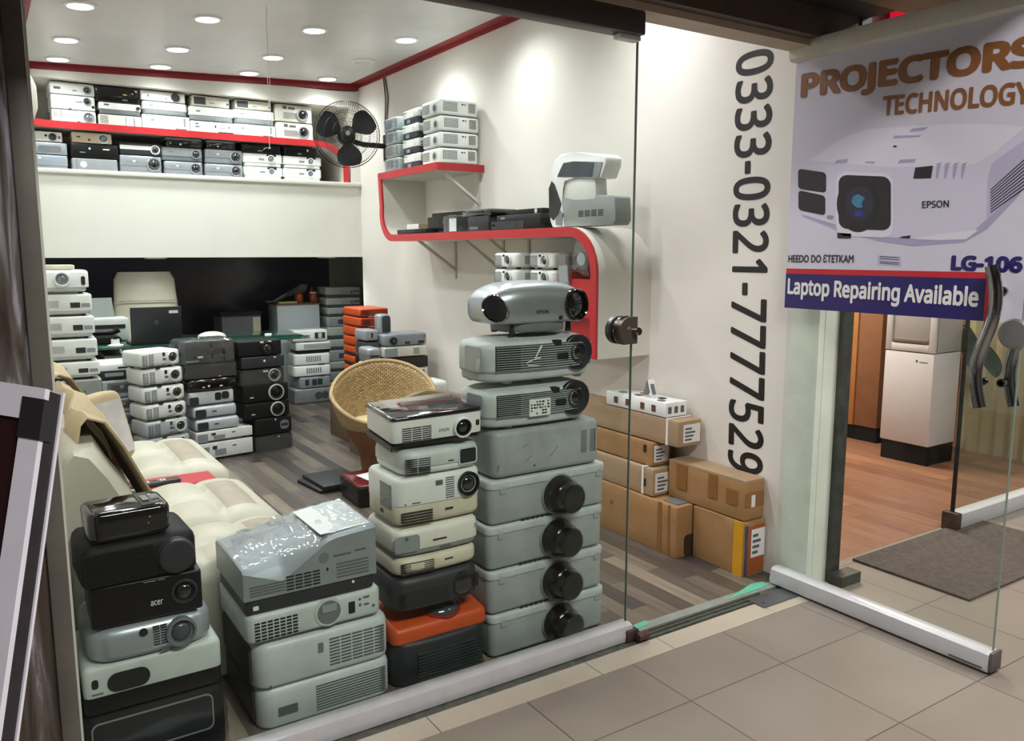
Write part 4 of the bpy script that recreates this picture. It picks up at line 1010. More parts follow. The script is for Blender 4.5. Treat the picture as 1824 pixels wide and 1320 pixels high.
obj('mirror_window', slabyz([(462, 182), (480, 140), (500, 100), (560, 90), (752, 95), (724, 184)], xs0-.003, xs0+.02, 0, S_), mat('mirror_dark', '#4d565e', .08, metal=.5, dirt=.2), dc)
obj('white_cowl', slabyz([(495, 188), (684, 190), (692, 318), (484, 318)], xs0+.012, xs1-.02, .004, S_), WHITE, dc)
obj('body', slabyz([(500, 488), (484, 420), (478, 300), (560, 318), (690, 316), (695, 286), (815, 289), (829, 300), (833, 435), (815, 468), (760, 484)], xs0+.004, xs1, .005, S_), mat('body_grey', '#9aa09e', .4, dirt=.08), dc)
obj('dark_side', slabyz([(430, 208), (446, 226), (486, 340), (470, 400), (440, 437), (416, 410), (414, 250)], xs0-.004, xs0+.03, 0), mat('dark_gloss', '#24262c', .12, dirt=.2), dc)
obj('mirror_eye', slabyz([(455, 432), (484, 378), (495, 400), (490, 470), (455, 464)], xs0-.005, xs0+.02, 0), LENSL, dc)
obj('speaker_band', slabyz([(700, 95), (752, 97), (726, 183), (684, 184)], xs0-.0045, xs0+.01, 0, S_), GREY, dc)
M = Matrix(((0, 0, -1, xs0+.004), (-1, 0, 0, 3.60), (0, 1, 0, 0), (0, 0, 0, 1)))
for k in range(4):
    bm = NB(); slots(bm, .10+.055*k, .145+.055*k, .05, .085, 5, 1, (.5, .95)); bmesh.ops.transform(bm, matrix=M, verts=bm.verts); obj('vent', bm, SLOT, dc)
bm = NB(); rpanel(bm, .08, .11, .20, .225, .0, 0); bmesh.ops.transform(bm, matrix=Matrix.Translation((.0105, 0, 0)) @ M, verts=bm.verts); obj('sticker', bm, mat('pink_label', '#b98f8c', .5, dirt=.1), dc)
bm = NB(); box(bm, xs0+.03, xs0+.05, 3.32, 3.35, 0, .008); obj('foot', bm, RUBBER, dc)

# four white projectors below the long shelf
GL = 'white projectors under the long red shelf'
sml = dict(mat=WHITE2, r=.03, rt=.02, rb=.014, foot=.012, f=[('L', 'lens', .68, .52, .36, WHITE, LENSG, .012), ('L', 'vent', .06, .14, .38, .84, 9, 6, SLOT2, (.55, .75)), ('L', 'disc', 'knob', .48, .82, .07, SLOT, .006), ('F', 'vent', .3, .3, .7, .8, 8, 5, SLOT2), ('L', 'panel', 'latch', .5, -.02, .6, .06, SLOT2, .003)])
m_ = PY(925, 455, 3.9)
column(sml, 'white round-lensed projector', 3, 2.50+.02+.17+.06, 4.16, 1.2065, .20, .26, .098, 'left column under the long red shelf', 0, GL, jit=.003)
column(sml, 'white round-lensed projector', 3, 2.83, 3.86, 1.2065, .26, .26, .098, 'right column under the long red shelf', 0, GL, jit=.003)
# clear pockets on the red panel
for k, (y, z, rr, lab) in enumerate(((3.47, 1.40, .35, 'crumpled clear blister pack hanging inside the red curl'), (3.60, 1.32, -.1, 'clear plastic pocket fixed on the red panel under the curl'))):
    t = thing('clear_pocket', lab, 'plastic pocket', (SF+.035, y, z), 0, rot=(rr, 0, 0))
    bm = film_bm(.03, .14 if k == 0 else .10, .15 if k == 0 else .17, .02 if k == 0 else .003, 3+k, 0, 8, 36); obj('shell', bm, FILM, t, ang=20)
    bm = NB(); lathe(bm, [(.035, 0), (.035, .006), (0, .008)], Matrix.Translation((0, 0, .07)) @ Matrix.Rotation(R(-90), 4, 'Y'), 16) if k == 0 else box(bm, -.003, .003, -.04, .04, .02, .11); obj('card_insert', bm, mat('insert_grey', '#b7bbbd', .4, dirt=.2), t)
slab('red_box', 'red box with open front behind the clear pocket under the curl', 'box', 2.72, 2.92, 3.585, 3.70, 1.206, 1.40, mat('faded_red', '#b5433f', .5, dirt=.15), parts=[('L', 'panel', 'pale_pocket', .15, .1, .8, .8, mat('insert_grey', '#b7bbbd', .4, dirt=.2))])

# ================================================================ LOFT: two rows of stacked projectors
LY = FY+.06
def lens(u, v, r, ring, g=LENSG, pr=.008): return ('F', 'lens', u, v, r, ring, g, pr)
def pan(n, u0, v0, u1, v1, m, t=.0015): return ('F', 'panel', n, u0, v0, u1, v1, m, t, .004)
VW = lambda u0, v0, u1, v1, r=6, c=4, m=SLOT2: ('F', 'vent', u0, v0, u1, v1, r, c, m)
base = dict(r=.014, rt=.01, rb=.006, foot=.004)
def sp(mt, *f, **k): q = dict(base); q.update(mat=mt, f=list(f)); q.update(k); return q
SP = {}
SP['w_lens_r'] = sp(WHITE, lens(.83, .5, .32, GREY), pan('logo', .09, .4, .24, .6, SLOT2), pan('logo', .5, .35, .6, .42, SLOT2))
SP['w_lens_s'] = sp(WHITE2, lens(.82, .66, .26, GREY), pan('logo', .56, .55, .72, .62, SLOT2), ('F', 'disc', 'sensor', .95, .3, .1, SLOT, .002), pan('latch', .38, .02, .46, .12, SLOT2))
SP['w_vent_lens'] = sp(WHITE2, VW(.04, .4, .24, .92), lens(.83, .48, .42, GREY, LENSL), pan('badge', .55, .08, .64, .18, SLOT2))
SP['b_gloss'] = sp(GLOSSB, lens(.82, .6, .28, SLOT), pan('sticker', .62, .5, .7, .6, mat('gold_label', '#b39a52', .4, dirt=.1)), pan('sticker', .6, .15, .72, .26, SLOT2), r=.02)
SP['w_thin_feet'] = sp(WHITE2, lens(.93, .66, .18, GREY), pan('logo', .12, .72, .24, .86, SLOT2), base=.4, base_mat=MGREY)
SP['w_slide'] = sp(CREAMW, VW(.03, .15, .22, .9, 6, 6), pan('lens_cover', .62, .05, .84, .85, GREY, .004), pan('lens_door', .635, .1, .80, .8, WHITE, .005))
SP['w_lens_ball'] = sp(WHITE2, ('F', 'cap', .77, .55, .42, .02, DGREY), pan('logo', .15, .4, .18, .6, SLOT2), pan('latch', .55, .3, .58, .38, SLOT))
SP['w_skirt'] = sp(WHITE2, pan('logo', .15, .62, .24, .74, GREY), pan('recess', .55, .06, .68, .2, GREY), base=.36, base_mat=GREY, r=.03)
SP['w_plain'] = sp(WHITE2, pan('logo', .18, .55, .24, .72, GREY), pan('marks', .86, .3, .9, .9, GREY), pan('recess', .68, .0, .92, .16, SLOT2), r=.02)
SP['w_vent_big'] = sp(CREAMW, pan('vent_plate', .05, .18, .36, .88, SLOT2, .001), VW(.07, .24, .34, .82, 5, 5, SLOT), pan('logo', .46, .36, .6, .42, SLOT2), ('F', 'disc', 'sensor', .94, .4, .12, SLOT2, .002))
SP['w_ports'] = sp(WHITE2, pan('logo', .1, .7, .18, .8, SLOT2), pan('logo', .1, .45, .2, .55, SLOT2), pan('window', .55, .5, .58, .72, SLOT), pan('print', .64, .5, .8, .56, GREY), ('F', 'disc', 'sensor', .88, .6, .08, SLOT2, .002), pan('recess', .62, 0, .98, .18, SLOT))
SP['w_lens_vent'] = sp(CREAMW, lens(.72, .45, .36, SILVER, LENSG, .012), VW(.2, .18, .55, .55, 6, 8), pan('print', .2, .72, .3, .9, SLOT2), pan('print', .34, .72, .52, .84, SLOT2), r=.03, rt=.02)
SP['w_lens_thin'] = sp(WHITE, lens(.72, .5, .36, DGREY), pan('window', .50, .5, .57, .72, SLOT), pan('print', .88, .35, .94, .6, SLOT2))
SP['silver_swoosh'] = sp(SILVER, lens(.07, .62, .42, GREY), ('F', 'panel', 'dark_oval', .28, .25, .85, .72, MGREY, .002, .018))
SP['silver_vent'] = sp(mat('blue_grey_plastic', '#98a3b0', .35, metal=.2, dirt=.1), pan('vent', .02, .2, .22, .88, DGREY), pan('glint', .27, .7, .34, .84, WHITE2), base=.22, base_mat=GREY)
SP['beige_lens'] = sp(mat('beige_plastic', '#cdbda5', .4, dirt=.1), lens(.78, .5, .46, GWHITE, LENSL, .012), pan('logo', .12, .5, .22, .62, INK), pan('window', .40, .25, .46, .42, INK))
SP['b_plain'] = sp(BLACK, pan('badge', .37, .6, .41, .74, LABEL), pan('badge', .66, .62, .80, .7, LABEL), pan('logo', .18, .36, .3, .42, GREY))
SP['g_round'] = sp(GREY, ('F', 'disc', 'white_badge', .25, .5, .26, LABEL, .002), pan('seam', .1, .05, .11, .95, SLOT2, .001))
SP['b_silverband'] = sp(DGREY, pan('silver_band', .02, .45, .8, .78, WHITE, .003), lens(.83, .5, .38, WHITE2, LENSG, .008), r=.03)
SP['s_lens'] = sp(SILVER, lens(.81, .52, .40, SILVER2, LENSG, .010), pan('logo_line', .15, .62, .45, .66, GREY), pan('white_badge', .30, .6, .38, .72, LABEL), base=.4, base_mat=mat('slate_plastic', '#85898f', .4, dirt=.1), base_w=1.0, r=.02)
SP['s_lens_b'] = sp(GREY, lens(.84, .55, .34, GREY, LENSG, .010), pan('logo_line', .18, .62, .3, .68, SLOT2), base=.32, base_mat=MGREY, base_w=1.0, r=.02)
SP['b_lidded'] = sp(GLOSSB, pan('badge', .1, .3, .14, .6, GREY), pan('badge', .36, .26, .42, .46, LABEL), top=(GREY, .012), r=.025, rt=.02)
SP['b_lid2'] = sp(BLACK, pan('badge', .68, .58, .73, .82, LABEL), pan('badge', .4, .2, .52, .36, GREY), r=.02)
SP['w_eye'] = sp(WHITE2, lens(.70, .62, .30, WHITE2, LENSL, .014), pan('black_recess', .60, .82, .84, .98, SLOT, .002), pan('print', .40, .5, .54, .66, GREY), base=.28, base_mat=WHITE, base_w=.94, r=.02)
GT = 'projectors on the upper shelf of the loft'; GB = 'projectors on the lower shelf of the loft'
def loftcol(colname, u0, u1, items, group):
    """items: (spec, look, v top, v bottom) from top to bottom, read on the loft plane"""
    n = len(items)
    for i, it in enumerate(items):
        spec, look, vt, vb = it[:4]; a, b = (it[4], it[5]) if len(it) > 4 else (u0, u1)
        um = (a+b)/2
        x0, x1 = PY(a, vb, LY).x, PY(b, vb, LY).x
        it_z = (PY(um, vt, LY).z, PY(um, vb, LY).z)
        yield i, n, spec, look, x0, x1, it_z
def build_loft(colname, u0, u1, items, group, z0):
    zmax = 2.79 if group == GT else 2.428
    z = z0; L = list(loftcol(colname, u0, u1, items, group))
    px = [it[3]-it[2] for it in items]; tot = sum(px); H = min(zmax, max(L[0][6][0], z0+.06*len(L)))-z0
    for i, n, spec, look, x0, x1, (zt, zb) in reversed(L):
        h = H*px[i]/tot
        lab = '%s, %s in %s' % (look, (ORD[n][i] if n in ORD else ''), colname)
        projector(lab, SP[spec], x1-x0, .29, h-.002, ((x0+x1)/2, LY+.145, z), R(rnd.uniform(-1.5, 1.5)), group)
        z += h
# the loft's inner shelf, red fronted, bending down at its right end
LZ = 2.485
bs = thing('loft_shelf', 'red fronted shelf across the loft niche bending down at its right end', 'shelf', (0, 0, 0))
pp = [(LX+.02, LZ+.05), (.34, LZ-.005), (.5, LZ-.02)]+[(.6+i*.2, LZ-.02) for i in range(10)]+[(2.56, LZ-.02)]
for i in range(9):
    a = R(90*i/8); pp.append((2.62+.27*math.sin(a), LZ-.02-.20+.20*math.cos(a)))
pp += [(2.89, 2.137)]
def ribbon_xz(y0, y1, P, th):
    bm = NB(); rs = []
    for i, (x, z) in enumerate(P):
        a = Vector(P[max(i-1, 0)]); b = Vector(P[min(i+1, len(P)-1)]); d = (b-a).normalized(); nn = Vector((-d.y, d.x)); p, q = Vector((x, z))+nn*th/2, Vector((x, z))-nn*th/2
        rs.append([Vector((p.x, y0, p.y)), Vector((p.x, y1, p.y)), Vector((q.x, y1, q.y)), Vector((q.x, y0, q.y))])
    rings(bm, rs); return bm
obj('board', ribbon_xz(FY+.022, FY+.60, pp, .045), RIBBON, bs); obj('red_edging', ribbon_xz(FY+.005, FY+.022, pp, .052), RED, bs)
Z0 = LZ+.004
build_loft('leftmost column, upper loft shelf', 97, 180, [('w_lens_r', 'white projector with round lens', 140, 163, 97, 177), ('w_lens_s', 'white projector with small lens', 163, 190, 100, 178), ('w_vent_lens', 'white projector with square vent and lens', 190, 214, 103, 181)], GT, Z0)
build_loft('second column, upper loft shelf', 182, 260, [('b_gloss', 'glossy black projector', 152, 179, 179, 258), ('w_thin_feet', 'thin white projector on grey feet', 179, 200, 185, 259), ('w_slide', 'cream projector with sliding lens cover', 200, 220, 185, 261)], GT, Z0)
build_loft('third column, upper loft shelf', 262, 345, [('w_lens_ball', 'white projector with dark domed lens', 158, 176, 259, 338), ('w_skirt', 'white projector with grey skirt', 176, 199, 262, 342), ('w_plain', 'plain white projector', 199, 225, 262, 347)], GT, Z0)
build_loft('fourth column, upper loft shelf', 346, 425, [('w_vent_big', 'cream projector with dark corner vent', 163, 182, 349, 416), ('w_skirt', 'white projector with grey skirt', 182, 207, 345, 424), ('w_ports', 'white projector with small printed ports', 207, 228, 348, 425)], GT, Z0)
build_loft('fifth column, upper loft shelf', 425, 498, [('w_vent_big', 'cream projector with dark corner vent', 167, 184, 427, 491), ('w_skirt', 'white projector with grey skirt', 184, 210, 424, 497), ('w_plain', 'plain white projector', 210, 232, 425, 499)], GT, Z0)
build_loft('rightmost column, upper loft shelf', 499, 565, [('w_lens_vent', 'cream projector with vent and round lens', 174, 206, 498, 564), ('w_lens_vent', 'cream projector with vent and round lens', 206, 237, 500, 566)], GT, Z0)
# black projectors lying behind the second to fifth columns
slab('projector', 'long black projector seen behind the second and third columns on the upper loft shelf', 'projector', .80, 1.42, LY+.31, LY+.52, Z0, Z0+.27, BLACK, GT, parts=[('F', 'panel', 'seam', .1, .9, .9, .91, DGREY)])
slab('projector', 'long black projector seen behind the fourth and fifth columns on the upper loft shelf', 'projector', 1.45, 2.12, LY+.31, LY+.52, Z0, Z0+.26, BLACK, GT, parts=[('F', 'panel', 'seam', .1, .9, .9, .91, DGREY)])
Z1 = NZ0+.001
build_loft('leftmost column, lower loft shelf', 60, 128, [('w_lens_thin', 'white projector with dark lens', 234, 252, 58, 121), ('silver_swoosh', 'silver projector with dark oval', 252, 274, 56, 129), ('silver_vent', 'blue grey projector with corner vent', 274, 298, 58, 130)], GB, Z1)
build_loft('second column, lower loft shelf', 138, 220, [('beige_lens', 'beige projector with pale lens', 235, 254, 138, 209), ('b_plain', 'black projector with white badges', 254, 279, 135, 221), ('g_round', 'grey projector with round white badge', 279, 300, 138, 219)], GB, Z1)
build_loft('third column, lower loft shelf', 222, 298, [('b_silverband', 'dark projector with white lens band', 255, 275, 222, 298), ('s_lens', 'silver grey projector with round lens', 275, 303, 223, 297)], GB, Z1)
build_loft('fourth column, lower loft shelf', 298, 370, [('b_lidded', 'glossy black projector with grey lid', 241, 256, 303, 369), ('s_lens_b', 'mid grey projector with round lens', 256, 280, 297, 369), ('s_lens', 'silver grey projector with round lens', 280, 304, 302, 370)], GB, Z1)
build_loft('fifth column, lower loft shelf', 374, 440, [('b_lidded', 'glossy black projector with grey lid', 241, 255, 375, 428), ('s_lens', 'silver grey projector with round lens', 255, 282, 374, 440), ('s_lens', 'silver grey projector with round lens', 282, 306, 374, 441)], GB, Z1)
build_loft('sixth column, lower loft shelf', 441, 511, [('b_lid2', 'black projector with white badge', 247, 263, 438, 508), ('w_eye', 'white projector with pale eye lens', 263, 287, 441, 511), ('w_eye', 'white projector with pale eye lens', 287, 309, 442, 511)], GB, Z1)
build_loft('rightmost column, lower loft shelf', 512, 580, [('b_lid2', 'black projector with white badge', 250, 267, 513, 572), ('w_eye', 'white projector with pale eye lens', 267, 290, 512, 580), ('w_eye', 'white projector with pale eye lens', 290, 313, 513, 580)], GB, Z1)

# ================================================================ FAN AND AIR CONDITIONER
fc = Vector((2.58, 6.42, 2.445))
fan = thing('wall_fan', 'black three-bladed wall fan in a round wire cage', 'fan', fc, R(-18))
FR = .262
bm = NB()
for s in (-1, 1):
    for r_, y in ((FR, 0), (FR*.93, s*.035), (FR*.7, s*.06), (FR*.45, s*.07)):
        n = 40; tube(bm, [(r_*math.cos(2*math.pi*i/n), y, r_*math.sin(2*math.pi*i/n)) for i in range(n+1)], .0035 if r_ == FR else .0016, 5)
    for k in range(84):
        a = 2*math.pi*k/84
        tube(bm, [(q*math.cos(a), y, q*math.sin(a)) for q, y in ((.055, s*.075), (FR*.45, s*.07), (FR*.7, s*.06), (FR*.93, s*.035), (FR, 0))], .0010, 4, False)
WIRE = mat('black_wire', '#1c1c1e', .4, dirt=0); cg = obj('cage', bm, WIRE, fan)
bm = NB(); lathe(bm, [(.058, -.002), (.058, .004), (.05, .010), (0, .012)], Matrix.Translation((0, -.075, 0)) @ Matrix.Rotation(R(90), 4, 'X'), 28); obj('badge_disc', bm, mat('fan_badge', '#2f2a25', .35, metal=.3, dirt=.2), fan)
bm = NB(); lathe(bm, [(.018, 0), (.018, .004), (0, .004)], Matrix.Translation((0, -.088, 0)) @ Matrix.Rotation(R(90), 4, 'X'), 16); obj('emblem', bm, SILVER, fan)
for k in range(3):
    bm = NB(); a0 = R(155+120*k); n = 12; rs = []
    for i in range(n+1):
        q = .05+.198*i/n; wdt = .11+.48*math.sin(math.pi*min(1, (i/n)*.72+.12)); wdt *= 1.12
        ring = []
        for j in range(7):
            a = a0+(j/6-.5)*2*wdt*(.9 if i < n else .82); yy = .02*(j/6-.5)*2*(.6+.4*i/n)
            ring.append((q*math.cos(a), yy, q*math.sin(a)))
        rs.append([Vector(p) for p in ring]+[Vector(p)+Vector((0, .003, 0)) for p in reversed(ring)])
    rings(bm, rs); obj('blade', bm, mat('fan_blade', '#1d1f24', .4, dirt=.2), fan)
bm = NB(); lathe(bm, [(.05, -.03), (.05, .03), (.045, .05)], Matrix.Rotation(R(90), 4, 'X'), 24); obj('hub', bm, BLACK, fan)
bm = NB(); lathe(bm, [(.07, 0), (.075, .03), (.07, .12), (.04, .15), (0, .15)], Matrix.Translation((0, .06, 0)) @ Matrix.Rotation(R(-90), 4, 'X'), 24); obj('motor', bm, BLACK, fan)
inv = Matrix.Rotation(R(18), 4, 'Z')
def wl(p): return inv @ (Vector(p)-fc)
bm = NB(); tube(bm, [wl((2.62, 6.58, 2.43)), wl((2.8, 6.6, 2.40)), wl((WX-.02, 6.6, 2.40))], .022, 12); obj('arm', bm, BLACK, fan)
bm = NB(); box(bm, WX-.02, WX, 6.54, 6.66, 2.28, 2.5, .006); bmesh.ops.translate(bm, vec=-fc, verts=bm.verts); bmesh.ops.transform(bm, matrix=inv, verts=bm.verts); obj('wall_plate', bm, BLACK, fan)
bm = NB(); tube(bm, [wl(p) for p in ((WX-.015, 6.55, 2.28), (WX-.02, 6.56, 2.12), (WX-.015, 6.55, 2.05))], .0025, 6); obj('pull_cord', bm, mat('dark_cord', '#3a3836', .6, dirt=0), fan)
bm = NB(); lathe(bm, [(.003, 0), (.008, -.02), (.006, -.04), (0, -.04)], Matrix.Translation(wl((WX-.015, 6.55, 2.05))), 10); obj('cord_tassel', bm, MATS['dark_cord'], fan)
for k in range(2):
    bm = NB(); pts = [(WX-.006, 6.62+.03*k, 2.97), (WX-.008, 6.56+.05*k, 2.8), (WX-.006, 6.6+.035*k, 2.6), (WX-.01, 6.60+.01*k, 2.49)]; tube(bm, pts, .005, 6)
    tag(obj('cable', bm, mat('grey_cable', '#5c574f', .6, dirt=.1)), ('grey cable running up the wall from the fan to the red cove, left strand', 'grey cable running up the wall from the fan to the red cove, right strand')[k], 'cable')

ac = thing('air_conditioner', 'white split air conditioner on the left wall next to the loft', 'air conditioner', (LX, 5.95, 2.34))
prof = [(0, -.15), (.12, -.15), (.19, -.09), (.215, -.02), (.215, .10), (.195, .155), (.15, .175), (0, .175)]
bm = NB(); rings(bm, [[Vector((x, -.42, z)) for x, z in prof], [Vector((x, .42, z)) for x, z in prof]]); bmesh.ops.bevel(bm, geom=[e for e in bm.edges], offset=.008, segments=2, affect='EDGES', profile=.5); obj('body', bm, mat('ac_white', '#e3e0d4', .4, dirt=.05), ac)
bm = NB(); prism(bm, [(.07, -.40, -.153), (.18, -.40, -.10), (.175, -.40, -.11), (.09, -.40, -.19)], (0, .8, 0)); obj('louvre', bm, GREY, ac)
bm = NB(); box(bm, .0, .03, -.44, -.41, -.36, -.1); obj('pipe_cover', bm, DGREY, ac)
# hanging wires
for k, (u, vt, vb, y) in enumerate(((484, 0, 265, 5.0), (489, 120, 240, 5.05))):
    a, b = PY(u-4, -60 if k == 0 else 118, y), PY(u+3, vb, y); a.z = CZ
    bm = NB(); pts = [a.lerp(b, i/10)+Vector((.004*math.sin(i*2.1+k), 0, 0)) for i in range(11)]
    if k == 0: pts += [b+Vector((-.02, 0, .004)), b+Vector((-.035, 0, -.01))]
    tube(bm, pts, .0016, 5); tag(obj('wire', bm, mat('white_wire', '#d5d7d6', .5, dirt=0)), ('longer thin white wire hanging from the ceiling before the loft', 'shorter thin white wire hanging from the ceiling before the loft')[k], 'wire')
# ================================================================ BANNER ON THE OPEN DOOR
BX = DX-.0062
ban = thing('banner', 'printed white projector shop banner stuck on the upper half of the open glass door', 'banner', (0, 0, 0))
def bpt(u, v, k=0): p = PX(u, v, BX-.0004*k-.0012); p.y = max(DY0+.004, p.y); return p
def bpoly(name, pts, m, k, par=ban):
    bm = NB(); P = [bpt(u, v, k) for u, v in pts]; prism(bm, P, (-.0003, 0, 0)); return obj(name, bm, m, par)
bm = NB(); box(bm, BX-.0012, BX, DY0+.004, DY1+.015, 1.262, 2.29); obj('sheet', bm, mat('banner_white', '#cfccdc', .35, dirt=.03), ban)
NAVY = mat('banner_navy', '#231a63', .35, dirt=.04); BRED = mat('banner_red', '#c01f2c', .35, dirt=.03); BRONZE = mat('banner_bronze', '#8a5a33', .35, dirt=.15, scale=6)
def bbox(name, s0, s1, z0, z1, m, k):
    bm = NB(); box(bm, BX-.0012-.0004*k-.0003, BX-.0012-.0004*k, 2.345-s1, 2.345-s0, z0, z1); return obj(name, bm, m, ban)
Yb = lambda s: 2.345-s
XB = BX-.0012
def btext(s, s0, s1, z0a, z0b, hgt, m, off=.03, k=2):
    return text_on('lettering', s, (XB-.0004*k, Yb(s0), z0a), (0, -(s1-s0), z0b-z0a), (0, 0, hgt), m, ban, offset=off*1.1)
bbox('red_stripe', .005, .872, 1.262, 1.432, BRED, 1)
bbox('blue_band', .005, .852, 1.262, 1.41, NAVY, 2)
btext('PROJECTORS', .035, .958, 2.117, 2.080, .122, BRONZE, .045)
btext('TECHNOLOGY', .415, .948, 2.016, 1.985, .074, BRONZE, .03)
btext('HEEDO DO \u0190TETKAM', .014, .33, 1.458, 1.459, .034, INK, .02)
btext('LG-106', .725, .968, 1.436, 1.432, .055, NAVY, .05, 3)
btext('Laptop Repairing Available', .018, .832, 1.302, 1.290, .092, LABEL, .03, 3)
z4 = lambda *p: [(1380+x/2.2005, y/2.2) for x, y in p]
LAV = mat('print_lavender', '#cdc9de', .35, dirt=.02); LAV2 = mat('print_pale', '#dad7e6', .35, dirt=.02); LAV3 = mat('print_shadow', '#a7a1c2', .35, dirt=.03); LAV4 = mat('print_side', '#b9b4d0', .35, dirt=.02); PBLK = mat('print_black', '#201d26', .35, dirt=.1)
bpoly('printed_shadow', z4((120, 845), (270, 905), (420, 945), (560, 965), (760, 950), (850, 900), (985, 760), (985, 700), (400, 800)), LAV3, 1)
bpoly('printed_body', z4((95, 690), (105, 655), (140, 625), (300, 530), (370, 503), (560, 487), (760, 479), (930, 483), (1010, 500), (1010, 720), (930, 790), (860, 850), (800, 905), (770, 937), (660, 940), (470, 930), (345, 920), (265, 882), (130, 842), (100, 800)), LAV, 2)
bpoly('printed_top', z4((150, 628), (300, 532), (370, 507), (560, 491), (760, 483), (930, 487), (1000, 500), (880, 600), (800, 645), (480, 655), (270, 640)), LAV2, 3)
bpoly('printed_side', z4((855, 700), (870, 640), (1010, 540), (1010, 720), (930, 790), (850, 855)), LAV4, 3)
for i in range(9):
    y = 742+i*11
    bpoly('printed_vent', z4((866, y), (1000, y-120+i*3), (1000, y-114+i*3), (866, y+5)), PBLK, 4)
def rr4(x0, y0, x1, y1, r, sh=0):
    return [((x0+x1)/2+x, (y0+y1)/2+y+sh*x/(x1-x0)) for x, y in outline(x1-x0, y1-y0, r, n=4)]
bpoly('printed_vent', z4(*rr4(109, 668, 219, 748, 14, 16)), PBLK, 4); bpoly('printed_vent', z4(*rr4(110, 756, 216, 834, 14, 22)), PBLK, 4)
bpoly('printed_lens_frame', z4(*rr4(258, 676, 484, 928, 40, 8)), LAV2, 4); bpoly('printed_lens_recess', z4(*rr4(268, 688, 474, 900, 34, 8)), PBLK, 5)
cir = lambda cx, cy, rx, ry, n=32: [(cx+rx*math.cos(2*math.pi*i/n), cy+ry*math.sin(2*math.pi*i/n)) for i in range(n)]
bpoly('printed_lens', z4(*cir(345, 800, 84, 110)), mat('print_lens', '#16151b', .3, dirt=.1), 6); bpoly('printed_lens', z4(*cir(352, 795, 55, 68)), mat('print_lens_mid', '#23263a', .3, dirt=.2), 7)
bpoly('printed_glint', z4((318, 790), (325, 768), (345, 760), (372, 775), (360, 792), (362, 812), (345, 815), (330, 806)), mat('print_blue', '#3d7fa6', .3, dirt=.3, scale=30), 8); bpoly('printed_glint', z4(*cir(348, 836, 18, 12, 16)), mat('print_deep_blue', '#2c3390', .3, dirt=.2), 8)
bpoly('printed_window', z4((570, 656), (640, 648), (632, 698), (562, 700)), PBLK, 4)
for i in range(4): bpoly('printed_rib', z4((655+i*33, 640), (680+i*33, 634), (672+i*33, 640), (658+i*33, 698), (651+i*33, 698)), LAV3, 4)
bpoly('printed_latch', z4((250, 640), (262, 626), (308, 622), (300, 638)), LAV3, 4); bpoly('printed_latch', z4((500, 640), (512, 624), (574, 622), (566, 636)), LAV3, 4); bpoly('printed_button', z4((370, 638), (378, 632), (414, 633), (408, 640)), LAV3, 4)
bpoly('printed_keys', z4((545, 516), (560, 502), (622, 496), (604, 510)), LAV3, 4); bpoly('printed_keys', z4((480, 542), (488, 530), (594, 528), (586, 536)), LAV3, 4); bpoly('printed_dot', z4(*cir(490, 573, 8, 4, 12)), PBLK, 4)
bpoly('printed_foot', z4((263, 912), (318, 916), (316, 934), (264, 934)), PBLK, 4); bpoly('printed_foot', z4((520, 926), (552, 922), (548, 934), (505, 932)), PBLK, 4); bpoly('printed_plinth', z4((560, 937), (680, 915), (820, 900), (770, 938), (660, 941)), LAV2, 3)
bpoly('printed_badge', z4(*rr4(222, 843, 248, 858, 7, 0)), mat('print_green', '#7c9a96', .4, dirt=0), 4)
p0, p1, p2 = bpt(1380+597/2.2, 816/2.2, 4), bpt(1380+703/2.2, 812/2.2, 4), bpt(1380+597/2.2, 788/2.2, 4)
text_on('lettering', 'EPSON', p0, p1-p0, p2-p0, INK, ban, offset=.02)
bpoly('fine_print', z4((422, 1000), (515, 1006), (513, 1046), (420, 1038)), LAV4, 1)
for y in (1004, 1012, 1024, 1030): bpoly('fine_print_line', z4((430, y), (506, y+5), (506, y+7.5), (430, y+2.5)), MATS['print_black'], 2)

# ================================================================ PHONE NUMBER ON THE WALL
num = thing('phone_number', 'large black telephone number running down the cream wall beside the open door', 'wall lettering', (0, 0, 0))
bm, asp = text_bm('0333-0321-7777529', 0, spacing=1.06)
O, U, V = Vector((WX-.0015, 2.735, 2.40)), Vector((0, -.045, -1.945)), Vector((0, -.205, 0))
for v in bm.verts: v.co = O+U*v.co.x+V*v.co.y
bmesh.ops.recalc_face_normals(bm, faces=bm.faces)
seen = set(); isl = []
bm.verts.ensure_lookup_table()
for v in bm.verts:
    if v in seen: continue
    st = [v]; comp = []; seen.add(v)
    while st:
        q = st.pop(); comp.append(q)
        for e in q.link_edges:
            o_ = e.other_vert(q)
            if o_ not in seen: seen.add(o_); st.append(o_)
    isl.append(comp)
VIN = mat('black_vinyl', '#1b191a', .45, dirt=.05)
isl.sort(key=lambda cmp_: -max(v.co.z for v in cmp_))
for comp in isl:
    cs = set(comp); nb = NB(); mp_ = {v: nb.verts.new(v.co) for v in comp}
    for f in bm.faces:
        if f.verts[0] in cs: nb.faces.new([mp_[v] for v in f.verts])
    embolden(nb, .0055, 1, 2, 10, 0, -4e-5)
    r = bmesh.ops.extrude_face_region(nb, geom=list(nb.faces)); bmesh.ops.translate(nb, vec=(.0012, 0, 0), verts=[x for x in r['geom'] if isinstance(x, bmesh.types.BMVert)])
    hgt = max(v.co.z for v in comp)-min(v.co.z for v in comp); wd_ = max(v.co.y for v in comp)-min(v.co.y for v in comp)
    obj('hyphen' if wd_ < .09 else 'digit', nb, VIN, num)
bm.free()

